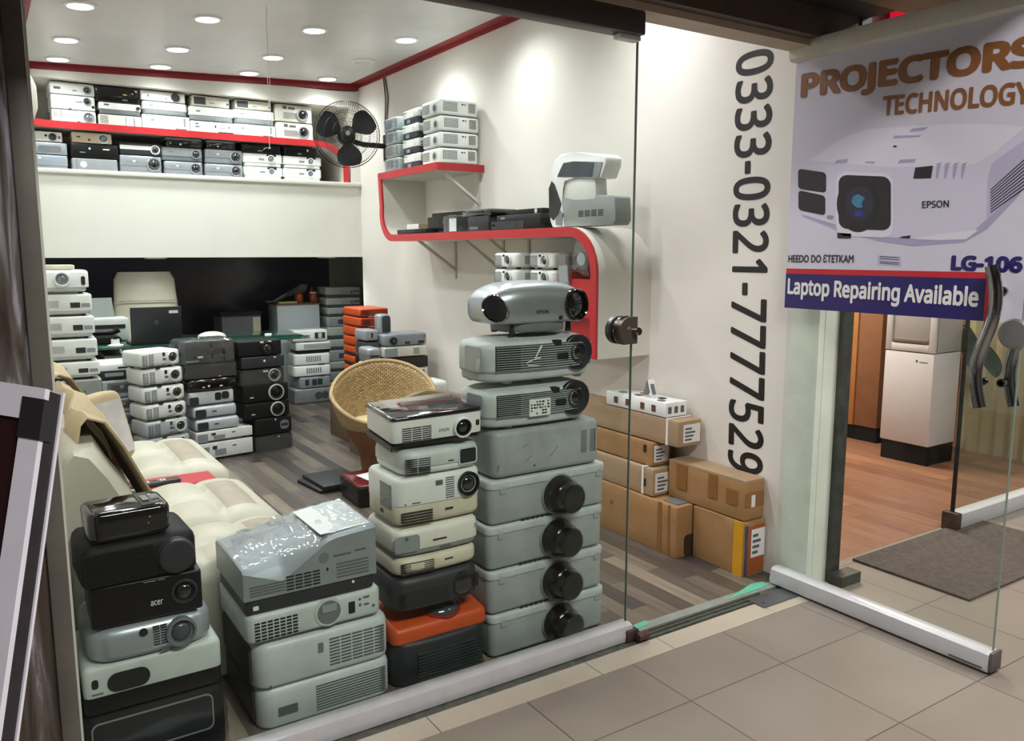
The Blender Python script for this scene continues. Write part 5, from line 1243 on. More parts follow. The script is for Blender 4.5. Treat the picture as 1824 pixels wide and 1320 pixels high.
# ================================================================ CARTONS ALONG THE RIGHT WALL
GC = 'cardboard cartons stacked along the right wall'
def carton(label, x0, x1, y0, y1, z0, z1, m=CARD, feats=(), rz=0, strap=None, name='cardboard_carton', cat='carton', grp=GC):
    w, d, h = x1-x0, y1-y0, z1-z0
    t = thing(name, label, cat, ((x0+x1)/2, (y0+y1)/2, z0), rz, grp)
    bm = NB(); box(bm, -w/2, w/2, -d/2, d/2, 0, h, .004, 2)
    bmesh.ops.subdivide_edges(bm, edges=[e for e in bm.edges if e.calc_length() > .1], cuts=3, use_grid_fill=True)
    sd = rnd.random()*30
    for v in bm.verts:
        q = v.co*5+Vector((sd, sd, 0)); b = noise.noise(q)*.004
        if 0.01 < v.co.z: v.co += Vector((b, b*.6, b if v.co.z < h-.004 else -abs(b)))
    obj('carton', bm, m, t)
    for f in feats: feat(t, w, d, h, 0, f)
    if strap:
        y = -d/2+strap*d
        bm = NB(); s = .003
        for (a0, a1, c0, c1) in ((-w/2-s, w/2+s, h, h+s), (-w/2-s, -w/2, 0, h), (w/2, w/2+s, 0, h)): box(bm, a0, a1, y-.007, y+.007, c0, c1)
        obj('white_strap', bm, LABEL, t)
    return t
def shiplabel(u0, v0, u1, v1):
    out = [('F', 'panel', 'shipping_label', u0, v0, u1, v1, LABEL, .0042, .001)]
    for k in range(4):
        vv = v0+(v1-v0)*(.12+.2*k); out.append(('F', 'panel', 'label_print', u0+(u1-u0)*.1, vv, u0+(u1-u0)*(.5+.1*(k % 3)), vv+(v1-v0)*.10, SLOT2, .0052, .0005))
    return out
tapeL = lambda u0, u1, v0=0, v1=1: ('L', 'panel', 'tape', u0, v0, u1, v1, TAPE, .0045, .001)
carton('long torn carton on the floor, lowest of the left cartons by the wall', 2.775, 2.935, 2.79, 3.70, 0, .262, CARD, [tapeL(.86, .89), tapeL(.94, .955), ('T', 'panel', 'grey_sticker', .2, .03, .85, .14, MGREY, .004), ('F', 'panel', 'torn_opening', .35, .02, .98, .42, mat('carton_inside', '#3f2a1b', .9, dirt=.2), .0045, .02), ('L', 'panel', 'mark', .45, .6, .47, .66, TAPE, .0045)])
carton('carton with yellow tape and printed end standing on the floor nearest the doorway', 2.875, 3.012, 2.445, 2.775, 0, .262, CARD, [('L', 'panel', 'yellow_tape', .80, .0, .97, 1, mat('yellow_tape', '#d39a1e', .35, dirt=.1), .0055, .001), ('F', 'panel', 'printed_end', .1, .06, .95, .92, mat('print_orange', '#a3552a', .5, dirt=.2), .004), ('F', 'panel', 'blue_edge', .0, .03, .1, .95, mat('print_blue_edge', '#3d4467', .5, dirt=.1), .0045)]+shiplabel(.28, .34, .95, .86))
carton('carton patched with brown tape on top of the yellow taped one', 2.88, 3.012, 2.46, 2.96, .266, .448, CARD, [tapeL(.12, .26, .3, 1), tapeL(.55, .66, .35, 1), tapeL(.78, .92, .35, .75), ('F', 'panel', 'tape', .0, .36, .95, .72, TAPE, .0042, .001), ('T', 'panel', 'loose_flap', .0, .0, 1, 1, CARD2, .009, .004), ('F', 'panel', 'address_label', .3, .34, .5, .66, LABEL, .005)])
carton('carton with white strap and label lying on the long torn carton', 2.79, 2.935, 2.98, 3.85, .266, .408, CARD2, shiplabel(.12, .12, .9, .82)+[('L', 'panel', 'mark', .93, .3, .94, .6, INK, .004)], strap=.085)
carton('yellowish carton with label in the shade under the top carton', 2.82, 2.95, 3.02, 3.95, .412, .535, CARD, shiplabel(.1, .15, .85, .85)+[('L', 'panel', 'mark', .93, .55, .95, .85, INK, .004)])
carton('top carton with white strap and label under the white carton', 2.84, 3.0, 2.86, 3.9, .540, .672, CARD2, shiplabel(.2, .14, .92, .84), strap=.075)
t = carton('white carton printed with pictures on top of the carton pile', 2.84, 2.985, 2.95, 3.42, .676, .752, WHITE2, [], grp=None, name='printed_carton')
for f in [('L', 'panel', 'picture', u, .25, u+.06, .7, mat('picture_brown', '#6f4a40', .5, dirt=.2), .004) for u in (.15, .35, .6, .78)]+[('F', 'panel', 'picture', u, .25, u+.14, .7, SLOT2, .004) for u in (.1, .4, .7)]+[('T', 'panel', 'picture', u, v, u+.2, v+.08, m_, .003) for u, v, m_ in ((.1, .1, MGREY), (.45, .2, DGREY), (.2, .5, MATS['picture_brown']), (.6, .55, MGREY), (.15, .75, GREY))]: feat(t, .145, .47, .076, 0, f)
ph = thing('phone_stand', 'small white folding stand on the white printed carton', 'stand', (2.90, 3.13, .756))
bm = NB(); prism(bm, [(-.02, -.03, 0), (.02, -.03, 0), (.02, 0, .085), (-.02, 0, .085)], (0, .006, .001)); obj('front_leaf', bm, WHITE2, ph)
bm = NB(); prism(bm, [(-.02, .035, 0), (.02, .035, 0), (.02, .004, .085), (-.02, .004, .085)], (0, .006, .001)); obj('back_leaf', bm, GREY, ph)
bm = NB(); prism(bm, [(-.012, -.026, .012), (.012, -.026, .012), (.012, -.007, .065), (-.012, -.007, .065)], (0, -.004, 0)); obj('dark_insert', bm, MGREY, ph)
carton('small carton behind the tall stack, topmost of the dim pile', 2.80, 2.98, 3.45+.52, 4.2, .41, .70, CARD, [('F', 'panel', 'label', .2, .2, .8, .7, mat('beige_label', '#b49a7a', .6, dirt=.1), .004)])
carton('carton behind the tall stack, middle of the dim pile', 2.78, 2.97, 3.96, 4.25, .236, .406, CARD2)
carton('carton standing on the floor behind the tall stack', 2.74, 2.96, 3.72, 4.22, 0, .232, CARD, [tapeL(.4, .5)])

# ================================================================ OUTSIDE: MAT, DISPENSER, NEIGHBOUR'S GLASS, STANDEE
MATM = mat('mat_rubber', '#5a504a', .9, dirt=.4, scale=45, bump=1)
bm = NB(); box(bm, 3.49, 4.62, 1.73, 2.30, .0005, .012, .003)
bmt = tag(obj('door_mat', bm, MATM), 'dark brown ribbed door mat lying before the neighbouring doorway', 'door mat')
dsp = thing('water_dispenser', 'white floor standing water dispenser inside the neighbouring shop', 'water dispenser', (5.51, 3.28, 0), R(0))
wD = mat('dispenser_white', '#cbc4c6', .4, dirt=.05)
bm = NB(); box(bm, .0, .33, -.175, .175, .0, .14); obj('black_plinth', bm, BLACKM, dsp)
bm = NB(); box(bm, -.012, .33, -.185, .185, .14, .80, .01); obj('lower_door', bm, wD, dsp)
bm = NB(); box(bm, .0, .33, -.185, .185, .805, 1.35, .01); obj('upper_body', bm, mat('dispenser_grey', '#a9a3a4', .4, dirt=.05), dsp)
bm = NB(); box(bm, -.012, .02, -.185, -.14, .805, 1.35, .004); box(bm, -.012, .02, .14, .185, .805, 1.35, .004); box(bm, -.012, .02, -.14, .14, .805, .86, .004); box(bm, -.012, .02, -.14, .14, 1.12, 1.35, .004); obj('front_frame', bm, wD, dsp)
bm = NB(); box(bm, -.014, .03, -.13, .13, .86, .895, .008); obj('drip_tray', bm, mat('tray_brown', '#6d5b52', .5, dirt=.1), dsp)
bm = NB(); box(bm, -.0135, -.012, -.14, -.08, .735, .739); box(bm, -.0135, -.012, -.066, -.055, .735, .75); obj('badge', bm, INK, dsp)
cb = thing('wood_cupboard', 'tall orange wood cupboard standing left of the water dispenser', 'cupboard', (6.05, 4.02, 0))
bm = NB(); box(bm, -.2, .25, -.3, .35, .12, 2.2, .004); obj('body', bm, MATS['orange_brown_panel'], cb)
bm = NB(); box(bm, -.215, -.2, -.10, .33, .12, 2.18, .003); obj('door', bm, mat('orange_wood', '#b5793f', .45, dirt=.15, scale=3), cb)
bm = NB(); box(bm, -.19, .25, -.3, .35, 0, .12); obj('plinth', bm, BLACKM, cb)
# fixed glass panel of the neighbour
nw = thing('window_2', None, None, (0, 0, 0)); nw['kind'] = 'structure'
bm = NB(); box(bm, 4.36, 8.2, 2.283, 2.293, .05, 2.40); obj('pane', bm, DGLASS, nw)
bm = NB(); box(bm, 4.34, 8.2, 2.25, 2.325, 0, .09, .006); obj('bottom_rail', bm, ALU, nw)
bm = NB(); box(bm, 4.352, 4.362, 2.278, 2.298, .05, 2.40); obj('edge_strip', bm, SLOT, nw)
bm = NB(); box(bm, 4.325, 4.37, 2.24, 2.33, 0, .10, .006); obj('corner_bracket', bm, MATS['rusty_bracket'], nw)
# potted plant behind the glass
pl = thing('potted_plant', 'green broad leaf plant reaching out beside the water dispenser', 'plant', (6.02, 3.42, 0))
bm = NB(); lathe(bm, [(.10, 0), (.12, .26), (.13, .28), (.12, .28), (.11, .25), (0, .25)], Matrix.Identity(4), 24); obj('pot', bm, DGREY, pl)
LEAF = mat('leaf_green', '#2f4a25', .35, dirt=.2)
for k, (dx, dy, hz, ln) in enumerate(((-.12, -.33, .98, .34), (-.10, -.46, .86, .22), (.05, .1, 1.1, .3))):
    base_ = Vector((0, 0, .25)); tip = Vector((dx, dy, hz))
    bm = NB(); tube(bm, [base_, Vector((dx*.15, dy*.15, hz*.7)), Vector((dx*.5, dy*.5, hz*1.0)), tip], .007, 6); obj('stem', bm, LEAF, pl)
    bm = NB(); g = []
    for i in range(11):
        s = i/10; hw = .09*math.sin(math.pi*min(1, s*.92+.06))**.8
        c_ = tip+Vector((-.04*s, -.10*s, -ln*s)); side = Vector((.25, 1, .12)).normalized()
        g.append([c_-side*hw+Vector((-.015, 0, 0)), c_, c_+side*hw+Vector((-.015, 0, 0)), c_+Vector((.003, 0, 0))])
    rings(bm, g); obj('leaf', bm, LEAF, pl)

# leaning poster frame in front of the left post
T_ = Vector((.092, 1.70, 1.25)); B_ = Vector((-.187, 1.25, .0)); up_ = T_-B_
dv = Vector((-.7, .7, .10)).normalized()
fr = thing('poster_frame', 'white framed dark poster leaning at the left edge before the post', 'poster frame', (0, 0, 0))
nn_ = up_.cross(dv).normalized()
if nn_.y > 0: nn_ = -nn_          # faces the corridor
back = -nn_
def fp(s, t, d=0): return B_+up_*t+dv*s+back*d
def fslab(name, s0, s1, t0, t1, d0, d1, m, par=fr):
    bm = NB(); rings(bm, [[fp(s0, t0, d0), fp(s1, t0, d0), fp(s1, t1, d0), fp(s0, t1, d0)], [fp(s0, t0, d1), fp(s1, t0, d1), fp(s1, t1, d1), fp(s0, t1, d1)]]); return obj(name, bm, m, par)
FWHITE = mat('frame_white', '#dcd8e4', .4, dirt=.06)
for n_q, a in (('frame_stile', (.0, .042, 0, 1)), ('frame_stile', (.545, .60, 0, 1)), ('frame_rail', (.042, .545, .955, 1)), ('frame_rail', (.042, .545, 0, .05))): fslab(n_q, *a, -.012, .0, FWHITE)
fslab('side_box', .0, .60, 0, .998, .0, .03, mat('frame_black_side', '#2a2629', .35, dirt=.4, scale=20))
fslab('back_edge', -.004, .602, 0, 1.002, .03, .036, FWHITE)
fslab('corner_cap', -.003, .044, .93, .985, -.014, .02, mat('corner_black', '#2b282c', .3, dirt=.2))
PM = bpy.data.materials.new('poster_print'); PM.use_nodes = True; n_, l_ = nt(PM); b_ = n_['Principled BSDF']; b_.inputs['Roughness'].default_value = .2
tc = n_.new('ShaderNodeTexCoord'); ns = n_.new('ShaderNodeTexNoise'); ns.inputs['Scale'].default_value = 9; ns.inputs['Detail'].default_value = 3; l_.new(tc.outputs['Object'], ns.inputs['Vector'])
rp = n_.new('ShaderNodeValToRGB'); e = rp.color_ramp.elements; e[0].position = .35; e[0].color = lin('#2a1418'); e[1].position = .72; e[1].color = lin('#d9cfd6')
for p_, c_ in ((.5, '#4d2a3a'), (.58, '#8a5d83'), (.64, '#b58ca8')): x = e.new(p_); x.color = lin(c_)
l_.new(ns.outputs['Fac'], rp.inputs['Fac']); l_.new(rp.outputs['Color'], b_.inputs['Base Color'])
fslab('poster', .036, .55, .045, .96, -.006, -.003, PM)
fslab('poster_sky', .036, .55, .60, .96, -.0065, -.006, mat('poster_maroon', '#2e171a', .25, dirt=.3))
# ================================================================ STACKS AT THE BACK OF THE SHOP
def rowstack(items, where, yf, d, rz, group, gap=.002):
    """items bottom to top: (spec, look, x0, x1, z0, z1) standing on the plane y = yf before turning by rz"""
    n = len(items)
    for i, it in enumerate(items):
        spec, look, x0, x1, z0, z1 = it[:6]; r = rz+R(rnd.uniform(-1.2, 1.2)) if len(it) < 7 else it[6]
        c = Vector(((x0+x1)/2, yf, 0))+Matrix.Rotation(r, 3, 'Z') @ Vector((0, d/2, 0))
        projector('%s, %s in %s' % (look, ordn(i, n), where), spec, x1-x0, d, z1-z0-gap, (c.x, c.y, z0), r, group)
def slabz(name, label, cat, x0, x1, y0, y1, z0, z1, m, **k): return slab(name, label, cat, x0, x1, y0, y1, z0, z1, m, **k)
# low supports, mostly hidden
bm = NB(); box(bm, .22, .55, 5.72, 6.0, 0, .498, .004); tag(obj('side_cabinet', bm, CREAMW), 'low cabinet under the leftmost white stack, behind the sofa back', 'cabinet')
bm = NB(); box(bm, .80, 1.22, 5.90, 6.165, 0, .14, .004); tag(obj('low_platform', bm, mat('dull_wood', '#6f5a45', .6, dirt=.2)), 'low wooden platform under the white stack behind the sofa', 'platform')
bm = NB(); box(bm, .58, .96, 6.175, 6.47, 0, .08, .004); tag(obj('low_platform', bm, MATS['dull_wood']), 'low wooden platform under the filmed stack behind the sofa', 'platform')
bm = NB(); box(bm, 2.26, 3.0, 5.26, 5.748, 0, .43, .004); tag(obj('low_table', bm, MATS['dull_wood']), 'low wooden table behind the wicker chair carrying the grey and white stacks', 'table')
bm = NB(); box(bm, 2.36, 3.0, 5.752, 6.42, 0, .43, .004); tag(obj('low_table', bm, MATS['dull_wood']), 'low wooden table by the wall carrying the orange stack', 'table')

# A: leftmost white stack
SA1 = dict(mat=WHITE2, r=.05, rt=.02, rb=.014, foot=.012, bow=.012, base=.2, base_mat=GWHITE, base_w=.9, f=[('F', 'lens', .55, .62, .31, WHITE, LENSL, .016), ('F', 'vent', .04, .3, .27, .74, 7, 6, SLOT, (.6, .85)), ('F', 'panel', 'infrared_window', .86, .36, .93, .74, SLOT, .002, .012)])
SA = dict(mat=WHITE, r=.02, rt=.012, rb=.012, foot=.012, base=.16, base_mat=GWHITE, base_w=.92, f=[('F', 'vent', .22, .4, .46, .72, 9, 9, GREY, (.45, .7)), ('F', 'panel', 'lens_window', .64, .38, .80, .62, DGREY, .002, .004), ('F', 'panel', 'grey_window', .82, .40, .96, .58, GREY, .0015, .002)])
SA6 = dict(mat=mat('dull_grey_plastic', '#a8a9a2', .4, dirt=.15), r=.02, rt=.012, rb=.012, foot=.016, wrap=True, film=FILMD, amp=.004, f=[('F', 'vent', .1, .16, .36, .66, 9, 8, SLOT2, (.5, .7)), ('F', 'panel', 'handle_frame', .64, .22, .73, .66, DGREY, .002, .004), ('F', 'panel', 'handle_plate', .655, .28, .715, .62, PALE, .003, .004)])
GA = 'projectors in the leftmost stack behind the sofa'
zA = [.50, .708, .823, .966, .1109*10, 1.247, 1.395]
itA = [(SA6, 'grey filmed projector with slot handle', .255, .60, zA[0], zA[1])]
for i in range(4): itA.append((SA, 'white projector with dark lens window', .255-.006*i, .597-.006*i, zA[i+1], zA[i+2]))
itA.append((SA1, 'white projector with domed pale lens', .235, .572, zA[5], zA[6]))
rowstack(itA, 'leftmost stack', 5.73, .25, 0, GA)
slabz('tray', 'shallow beige tray on top of the leftmost white stack', 'tray', .28, .50, 5.78, 5.98, 1.396, 1.424, CREAM, bev=.006)

# B: film wrapped stack
SB1 = dict(mat=WHITE2, r=.04, rt=.025, rb=.01, foot=.004, base=.5, base_mat=DGREY, f=[('F', 'panel', 'chrome_strip', .2, .2, .62, .4, SILVER, .003), ('F', 'panel', 'grip', .5, .62, .85, .72, DGREY, .003, .006)])
SB = dict(mat=PALE, r=.025, rt=.02, rb=.01, foot=.006, wrap=True, amp=.006, f=[('F', 'panel', 'dark_window', .22, .25, .92, .85, MGREY, .002, .012), ('F', 'panel', 'highlight', .5, .5, .6, .7, LABEL, .003), ('F', 'panel', 'inner_window', .3, .32, .85, .72, DGREY, .003, .01)])
zB = [.142, .189, .243, .323, .438, .537, .662, .782]
itB = [(SB, 'film wrapped grey projector', .61, .885, zB[i], zB[i+1]) for i in range(1, 6)]
itB = [(SB, 'film wrapped grey projector', .61, .885, .142, .243), (SB, 'film wrapped grey projector', .605, .88, .243, .323), (SB, 'film wrapped grey projector', .6, .875, .323, .438), (SB, 'film wrapped grey projector', .595, .862, .438, .537), (SB, 'film wrapped grey projector', .592, .86, .537, .662), (SB1, 'white lidded projector', .588, .858, .662, .782)]
kB = 6.18/5.93
itB = [(s_, l_b, x0*kB, x1*kB, 1.5-(1.5-z0)*kB, 1.5-(1.5-z1)*kB) for s_, l_b, x0, x1, z0, z1 in itB]
rowstack(itB, 'filmed stack left of the white one', 6.18, .24, R(2), 'film wrapped projectors behind the sofa')

# C: six white projectors turned a little
SC = dict(mat=WHITE, r=.03, rt=.018, rb=.022, foot=.014, f=[('F', 'lens', .79, .56, .34, WHITE, LENSG, .008, DGREY), ('F', 'vent', .05, .1, .18, .8, 9, 2, SLOT2, (.5, .85)), ('F', 'vent', .20, .12, .33, .85, 9, 2, SLOT2, (.5, .85)), ('F', 'panel', 'infrared_window', .55, .66, .61, .88, SLOT, .002), ('F', 'panel', 'print', .55, .42, .63, .56, SLOT2), ('F', 'panel', 'print', .52, .2, .66, .24, SLOT2), ('F', 'panel', 'foot_button', .36, -.05, .46, .06, SLOT, .004)])
zC = [.142, .233, .352, .47, .591, .716, .838]
itC = []
for i in range(6):
    a = R(16) if i < 5 else R(22)
    sp_ = SC if i > 1 else dict(SC, wrap=True, film=FILMD, amp=.003)
    itC.append((sp_, 'white projector with dark lens' if i > 1 else 'white projector with filmed lens', .865-.004*i, 1.175-.006*i, zC[i], zC[i+1], a))
rowstack(itC, 'white stack', 5.95, .24, 0, 'white projectors stacked behind the sofa')

# D: mixed stack
SDw = dict(mat=WHITE, r=.008, rt=.005, rb=.004, foot=.016, f=[('F', 'panel', 'oval_window', .26, .62, .34, .82, DGREY, .002, .006), ('F', 'panel', 'print_block', .3, .25, .5, .6, GREY, .0012), ('F', 'panel', 'slot', .62, .66, .69, .74, SLOT2, .0015), ('F', 'panel', 'film_corner', .02, .1, .2, .8, GREY, .0012)])
SDs = dict(mat=mat('white_silver', '#c4c9d0', .3, metal=.2, dirt=.06), r=.02, rt=.03, rb=.016, foot=.006, f=[('F', 'panel', 'dark_grille', .05, .12, .29, .72, DGREY, .003, .01), ('F', 'panel', 'slot', .42, .46, .53, .54, SLOT, .002)])
SDe = dict(mat=PALE, r=.02, rt=.016, rb=.012, foot=.006, f=[('F', 'panel', 'dark_grille', .0, .1, .2, .66, DGREY, .003, .01), ('F', 'panel', 'lens_window', .56, .3, .70, .85, SLOT, .003, .012), ('F', 'panel', 'lens_window', .71, .34, .88, .88, SLOT, .003, .018)])
SDg = dict(mat=GLOSSB, r=.05, rt=.025, rb=.02, foot=.006, bow=.012, f=[('F', 'panel', 'badge', .28, .3, .32, .38, LABEL), ('F', 'panel', 'badge', .38, .34, .42, .48, LABEL), ('F', 'panel', 'badge', .60, .3, .66, .4, LABEL)])
SDk = dict(mat=BLACK, r=.015, rt=.01, rb=.01, foot=.006, wrap=True, film=FILMD, amp=.004, f=[('F', 'panel', 'centre_mark', .42, .45, .45, .75, SLOT, .002), ('F', 'panel', 'badge', .64, .04, .68, .1, LABEL)])
SDb = dict(mat=DGREY, r=.03, rt=.02, rb=.012, foot=.006, wrap=True, amp=.016, f=[('F', 'panel', 'badge', .28, .25, .38, .32, LABEL, .002), ('F', 'panel', 'silver_strip', .05, .1, .3, .15, SILVER, .002), ('F', 'panel', 'display', .45, .35, .8, .6, BLACK, .002)])
itD = [(SDw, 'flat white projector', 1.215, 1.628, .0, .131), (SDw, 'flat white projector', 1.21, 1.628, .131, .219), (SDs, 'silver white projector with dark grille', 1.21, 1.535, .219, .314), (SDs, 'silver white projector with dark grille', 1.20, 1.52, .314, .409), (SDe, 'grey white projector with dark windows', 1.18, 1.505, .409, .512),
       (SDg, 'glossy black projector', 1.165, 1.55, .512, .607), (SDk, 'filmed black projector', 1.155, 1.535, .607, .713), (SDb, 'dark projector in a puffed clear bag', 1.15, 1.525, .713, .885)]
rowstack(itD, 'stack left of the black one', 6.05, .26, R(8), 'projectors in the mixed stack behind the sofa')

# E: black stack
def ringlens(u, v, r): return [('F', 'lens', u, v, r, mat('pale_ring', '#c6c6c2', .35, dirt=.05), BLACK, .006), ('F', 'lens', u, v, r*.84, DGREY, LENSG, .008, GREY)]
SE = lambda *f, **k: dict(dict(mat=BLACKM, r=.012, rt=.008, rb=.008, foot=.006, f=list(f)), **k)
E1 = SE(('F', 'panel', 'badge', .58, .8, .62, .9, LABEL), wrap=True, film=FILMD, amp=.003, r=.03)
E2 = SE(('F', 'panel', 'oval_lens', .66, .25, .9, .8, MGREY, .003, .028), ('F', 'panel', 'lens_slit', .69, .46, .87, .6, SLOT, .004, .006), ('F', 'panel', 'badge', .52, .84, .56, .92, LABEL), r=.02)
E3 = SE(*ringlens(.72, .52, .46), ('F', 'panel', 'logo', .14, .3, .22, .36, LABEL))
E4 = SE(('F', 'lens', .76, .55, .42, SILVER, LENSG, .012, GREY), ('F', 'panel', 'badge', .5, .78, .62, .9, LABEL), wrap=True, film=FILMD, amp=.004)
E5 = SE(('F', 'panel', 'badge', .5, .55, .54, .72, LABEL), ('F', 'panel', 'badge', .74, .82, .79, .92, LABEL), mat=DGREY)
E6 = SE(('F', 'lens', .66, .5, .42, BLACK, LENSG, .006, DGREY), ('F', 'panel', 'badge', .5, .86, .58, .96, LABEL), ('F', 'panel', 'badge', .68, .9, .76, .98, LABEL))
itE = [(E1, 'black filmed projector', 1.655, 1.945, .0, .125), (E2, 'black projector with oval grey lens', 1.65, 1.945, .125, .255), (E3, 'black projector with pale ring lens', 1.575, 1.93, .255, .38), (E3, 'black projector with pale ring lens', 1.57, 1.925, .38, .517), (E4, 'black projector with chrome lens', 1.565, 1.895, .517, .637), (E5, 'dark grey projector', 1.57, 1.905, .637, .731), (E6, 'black projector with dark lens', 1.55, 1.885, .731, .849)]
rowstack(itE, 'the black stack on the floor', 6.10, .26, R(7), 'black projectors stacked on the floor')

# F: grey white stack under the loft
SF1 = dict(mat=WHITE, r=.02, rt=.012, rb=.02, foot=.006, f=[('F', 'panel', 'logo', .34, .5, .48, .6, SLOT2), ('F', 'panel', 'lens_window', .62, .28, .92, .78, DGREY, .002, .004), ('F', 'panel', 'lens_door', .72, .32, .82, .74, PALE, .004)])
SF2 = dict(mat=WHITE, r=.02, rt=.012, rb=.012, foot=.004, base=.3, base_mat=BLACK, f=[('F', 'vent', .22, .42, .96, .86, 7, 1, GREY, (.5, 1))])
SF3 = dict(mat=WHITE2, r=.03, rt=.016, rb=.012, foot=.006, f=[('F', 'vent', .32, .3, .74, .78, 5, 7, SLOT2, (.7, .6)), ('F', 'panel', 'latch', .66, .04, .82, .12, SLOT2)])
SF5 = dict(mat=GREY, r=.03, rt=.02, rb=.012, foot=.004, f=[('F', 'panel', 'port', .18, .28, .3, .78, DGREY), ('F', 'panel', 'port', .40, .26, .54, .78, DGREY), ('F', 'panel', 'port', .56, .28, .72, .8, DGREY)])
SF6 = dict(mat=mat('film_grey', '#9fa3a6', .35, dirt=.15), r=.015, rt=.012, rb=.01, foot=.01, wrap=True, film=FILMD, amp=.004, f=[('F', 'disc', 'fan_grille', .56, .5, .26, DGREY, .003), ('F', 'disc', 'fan_grille', .72, .5, .26, DGREY, .003)])
itF = [(SF6, 'grey filmed projector with two fan holes', 2.53, 2.965, .0, .151), (SF5, 'grey projector with dark ports', 2.58, 2.91, .151, .271), (SF3, 'white projector with square vents', 2.53, 2.915, .271, .385), (SF3, 'white projector with square vents', 2.535, 2.91, .385, .504), (SF2, 'white projector on black base', 2.56, 2.92, .504, .617), (SF1, 'white projector with lens window', 2.53, 2.89, .617, .74)]
rowstack(itF, 'white stack under the loft', 7.85, .22, 0, 'white projectors stacked under the loft')
# G: tall stack behind it
SG = dict(mat=CREAMW, r=.03, rt=.012, rb=.012, foot=.004, base=.3, base_mat=DGREY, base_w=.95, wrap=True, film=FILMD, amp=.006, f=[('F', 'vent', .42, .44, .66, .62, 2, 1, GREY), ('F', 'panel', 'port', .68, .42, .76, .66, SLOT2), ('F', 'panel', 'port', .78, .48, .95, .7, SLOT2)])
SG2 = dict(mat=GWHITE, r=.03, rt=.012, rb=.012, foot=.004, wrap=True, film=FILMD, amp=.006, f=[('F', 'panel', 'dark_window', .3, .28, .68, .72, DGREY, .002)])
zG = [0, .155, .26, .365, .487, .6, .731, .838, .932, 1.033, 1.144]
itG = [((SG2 if i in (1, 3, 6) else SG), ('bagged grey projector with dark window' if i in (1, 3, 6) else 'bagged cream projector with ports'), 2.99, 3.37, zG[i], zG[i+1]) for i in range(10)]
rowstack(itG, 'bagged stack behind the orange one', 8.12, .30, 0, 'bagged projectors stacked by the corner under the loft')
# H: orange stack
SH = dict(mat=ORANGE, r=.02, rt=.012, rb=.008, foot=.004, base=.14, base_mat=DORANGE, base_w=.98, f=[('F', 'panel', 'front_panel', .04, .12, .96, .86, DORANGE, .002, .008), ('F', 'panel', 'lens_window', .1, .25, .34, .75, mat('deep_red', '#5e1a14', .3, dirt=.2), .003), ('F', 'panel', 'highlight', .3, .06, .6, .1, LABEL, .003)])
SH2 = dict(SH, base=.34, base_mat=DGREY)
zH = [.432, .514, .594, .675, .755, .835, .915, .994, 1.065]
itH = [((SH if i > 3 else SH2), 'orange projector' if i > 3 else 'orange projector on dark base', 2.472, 2.72, zH[i], zH[i+1]) for i in range(8)]
rowstack(itH, 'orange stack by the right wall', 6.0, .36, 0, 'orange projectors stacked by the right wall')
# I, J, K
SI1 = dict(mat=mat('blue_grey_top', '#8f949b', .38, metal=.2, dirt=.1), r=.03, rt=.016, rb=.016, foot=.004, f=[('F', 'lens', .22, .46, .34, DGREY, LENSG, .01), ('F', 'panel', 'port', .48, .14, .6, .36, DGREY), ('F', 'panel', 'port', .78, .14, .92, .38, DGREY), ('F', 'panel', 'port', .9, .62, .96, .86, MGREY)])
SI2 = dict(mat=CREAMW, r=.02, rt=.012, rb=.012, foot=.004, f=[('F', 'panel', 'film_corner', .02, .1, .3, .85, GREY, .0012), ('F', 'vent', .66, .22, .80, .8, 6, 4, SLOT2)])
SI3 = dict(mat=mat('dark_red_black', '#221313', .4, dirt=.3), r=.012, rt=.008, rb=.008, foot=.004, f=[('F', 'disc', 'red_badge', .14, .5, .24, mat('red_spot', '#8d2318', .4, dirt=.1), .002)])
SI4 = dict(mat=WHITE, r=.02, rt=.012, rb=.012, foot=.004, f=[('F', 'vent', .62, .2, .92, .85, 4, 4, SLOT2, (.7, .7))])
itI = [(SI4, 'white projector with square vents', 2.545, 2.915, .432, .522), (SI4, 'white projector with square vents', 2.545, 2.915, .522, .61), (SI3, 'black projector with red badge', 2.54, 2.915, .61, .698), (SI2, 'cream projector with small vent', 2.54, 2.915, .698, .786), (SI1, 'blue grey projector with lens at left', 2.535, 2.91, .786, .882)]
rowstack(itI, 'wall stack right of the orange', 5.70, .24, 0, 'projectors stacked by the wall right of the orange ones')
SJ1 = dict(mat=GREY, r=.02, rt=.014, rb=.012, foot=.004, f=[('F', 'panel', 'window', .45, .3, .58, .75, SLOT)])
SJ2 = dict(mat=BLACK, r=.03, rt=.015, rb=.012, foot=.004, wrap=True, film=FILMD, amp=.006, f=[('F', 'lens', .6, .5, .34, DGREY, LENSG, .008)])
SJ3 = dict(mat=WHITE, r=.012, rt=.008, rb=.008, foot=.004, f=[('F', 'panel', 'grey_window', .06, .62, .36, .84, MGREY), ('F', 'panel', 'dark_window', .04, .1, .5, .46, SLOT), ('F', 'panel', 'latch', .76, .4, .9, .66, SLOT)])
itJ = [(SJ3, 'white projector with dark window', 2.412, 2.53, .432, .556), (SJ3, 'white projector with dark window', 2.412, 2.53, .556, .642), (SI3, 'dark red projector', 2.412, 2.53, .642, .72), (SJ2, 'bagged black projector', 2.412, 2.53, .72, .83), (SJ1, 'grey projector with dark window', 2.412, 2.53, .83, .917)]
rowstack(itJ, 'narrow stack beside the orange one', 5.765, .20, 0, 'projectors in the narrow stack by the orange ones')
SK1 = dict(mat=SILVER, r=.03, rt=.02, rb=.012, foot=.004, base=.5, base_mat=MGREY, f=[('F', 'panel', 'slot', .2, .4, .8, .5, DGREY)])
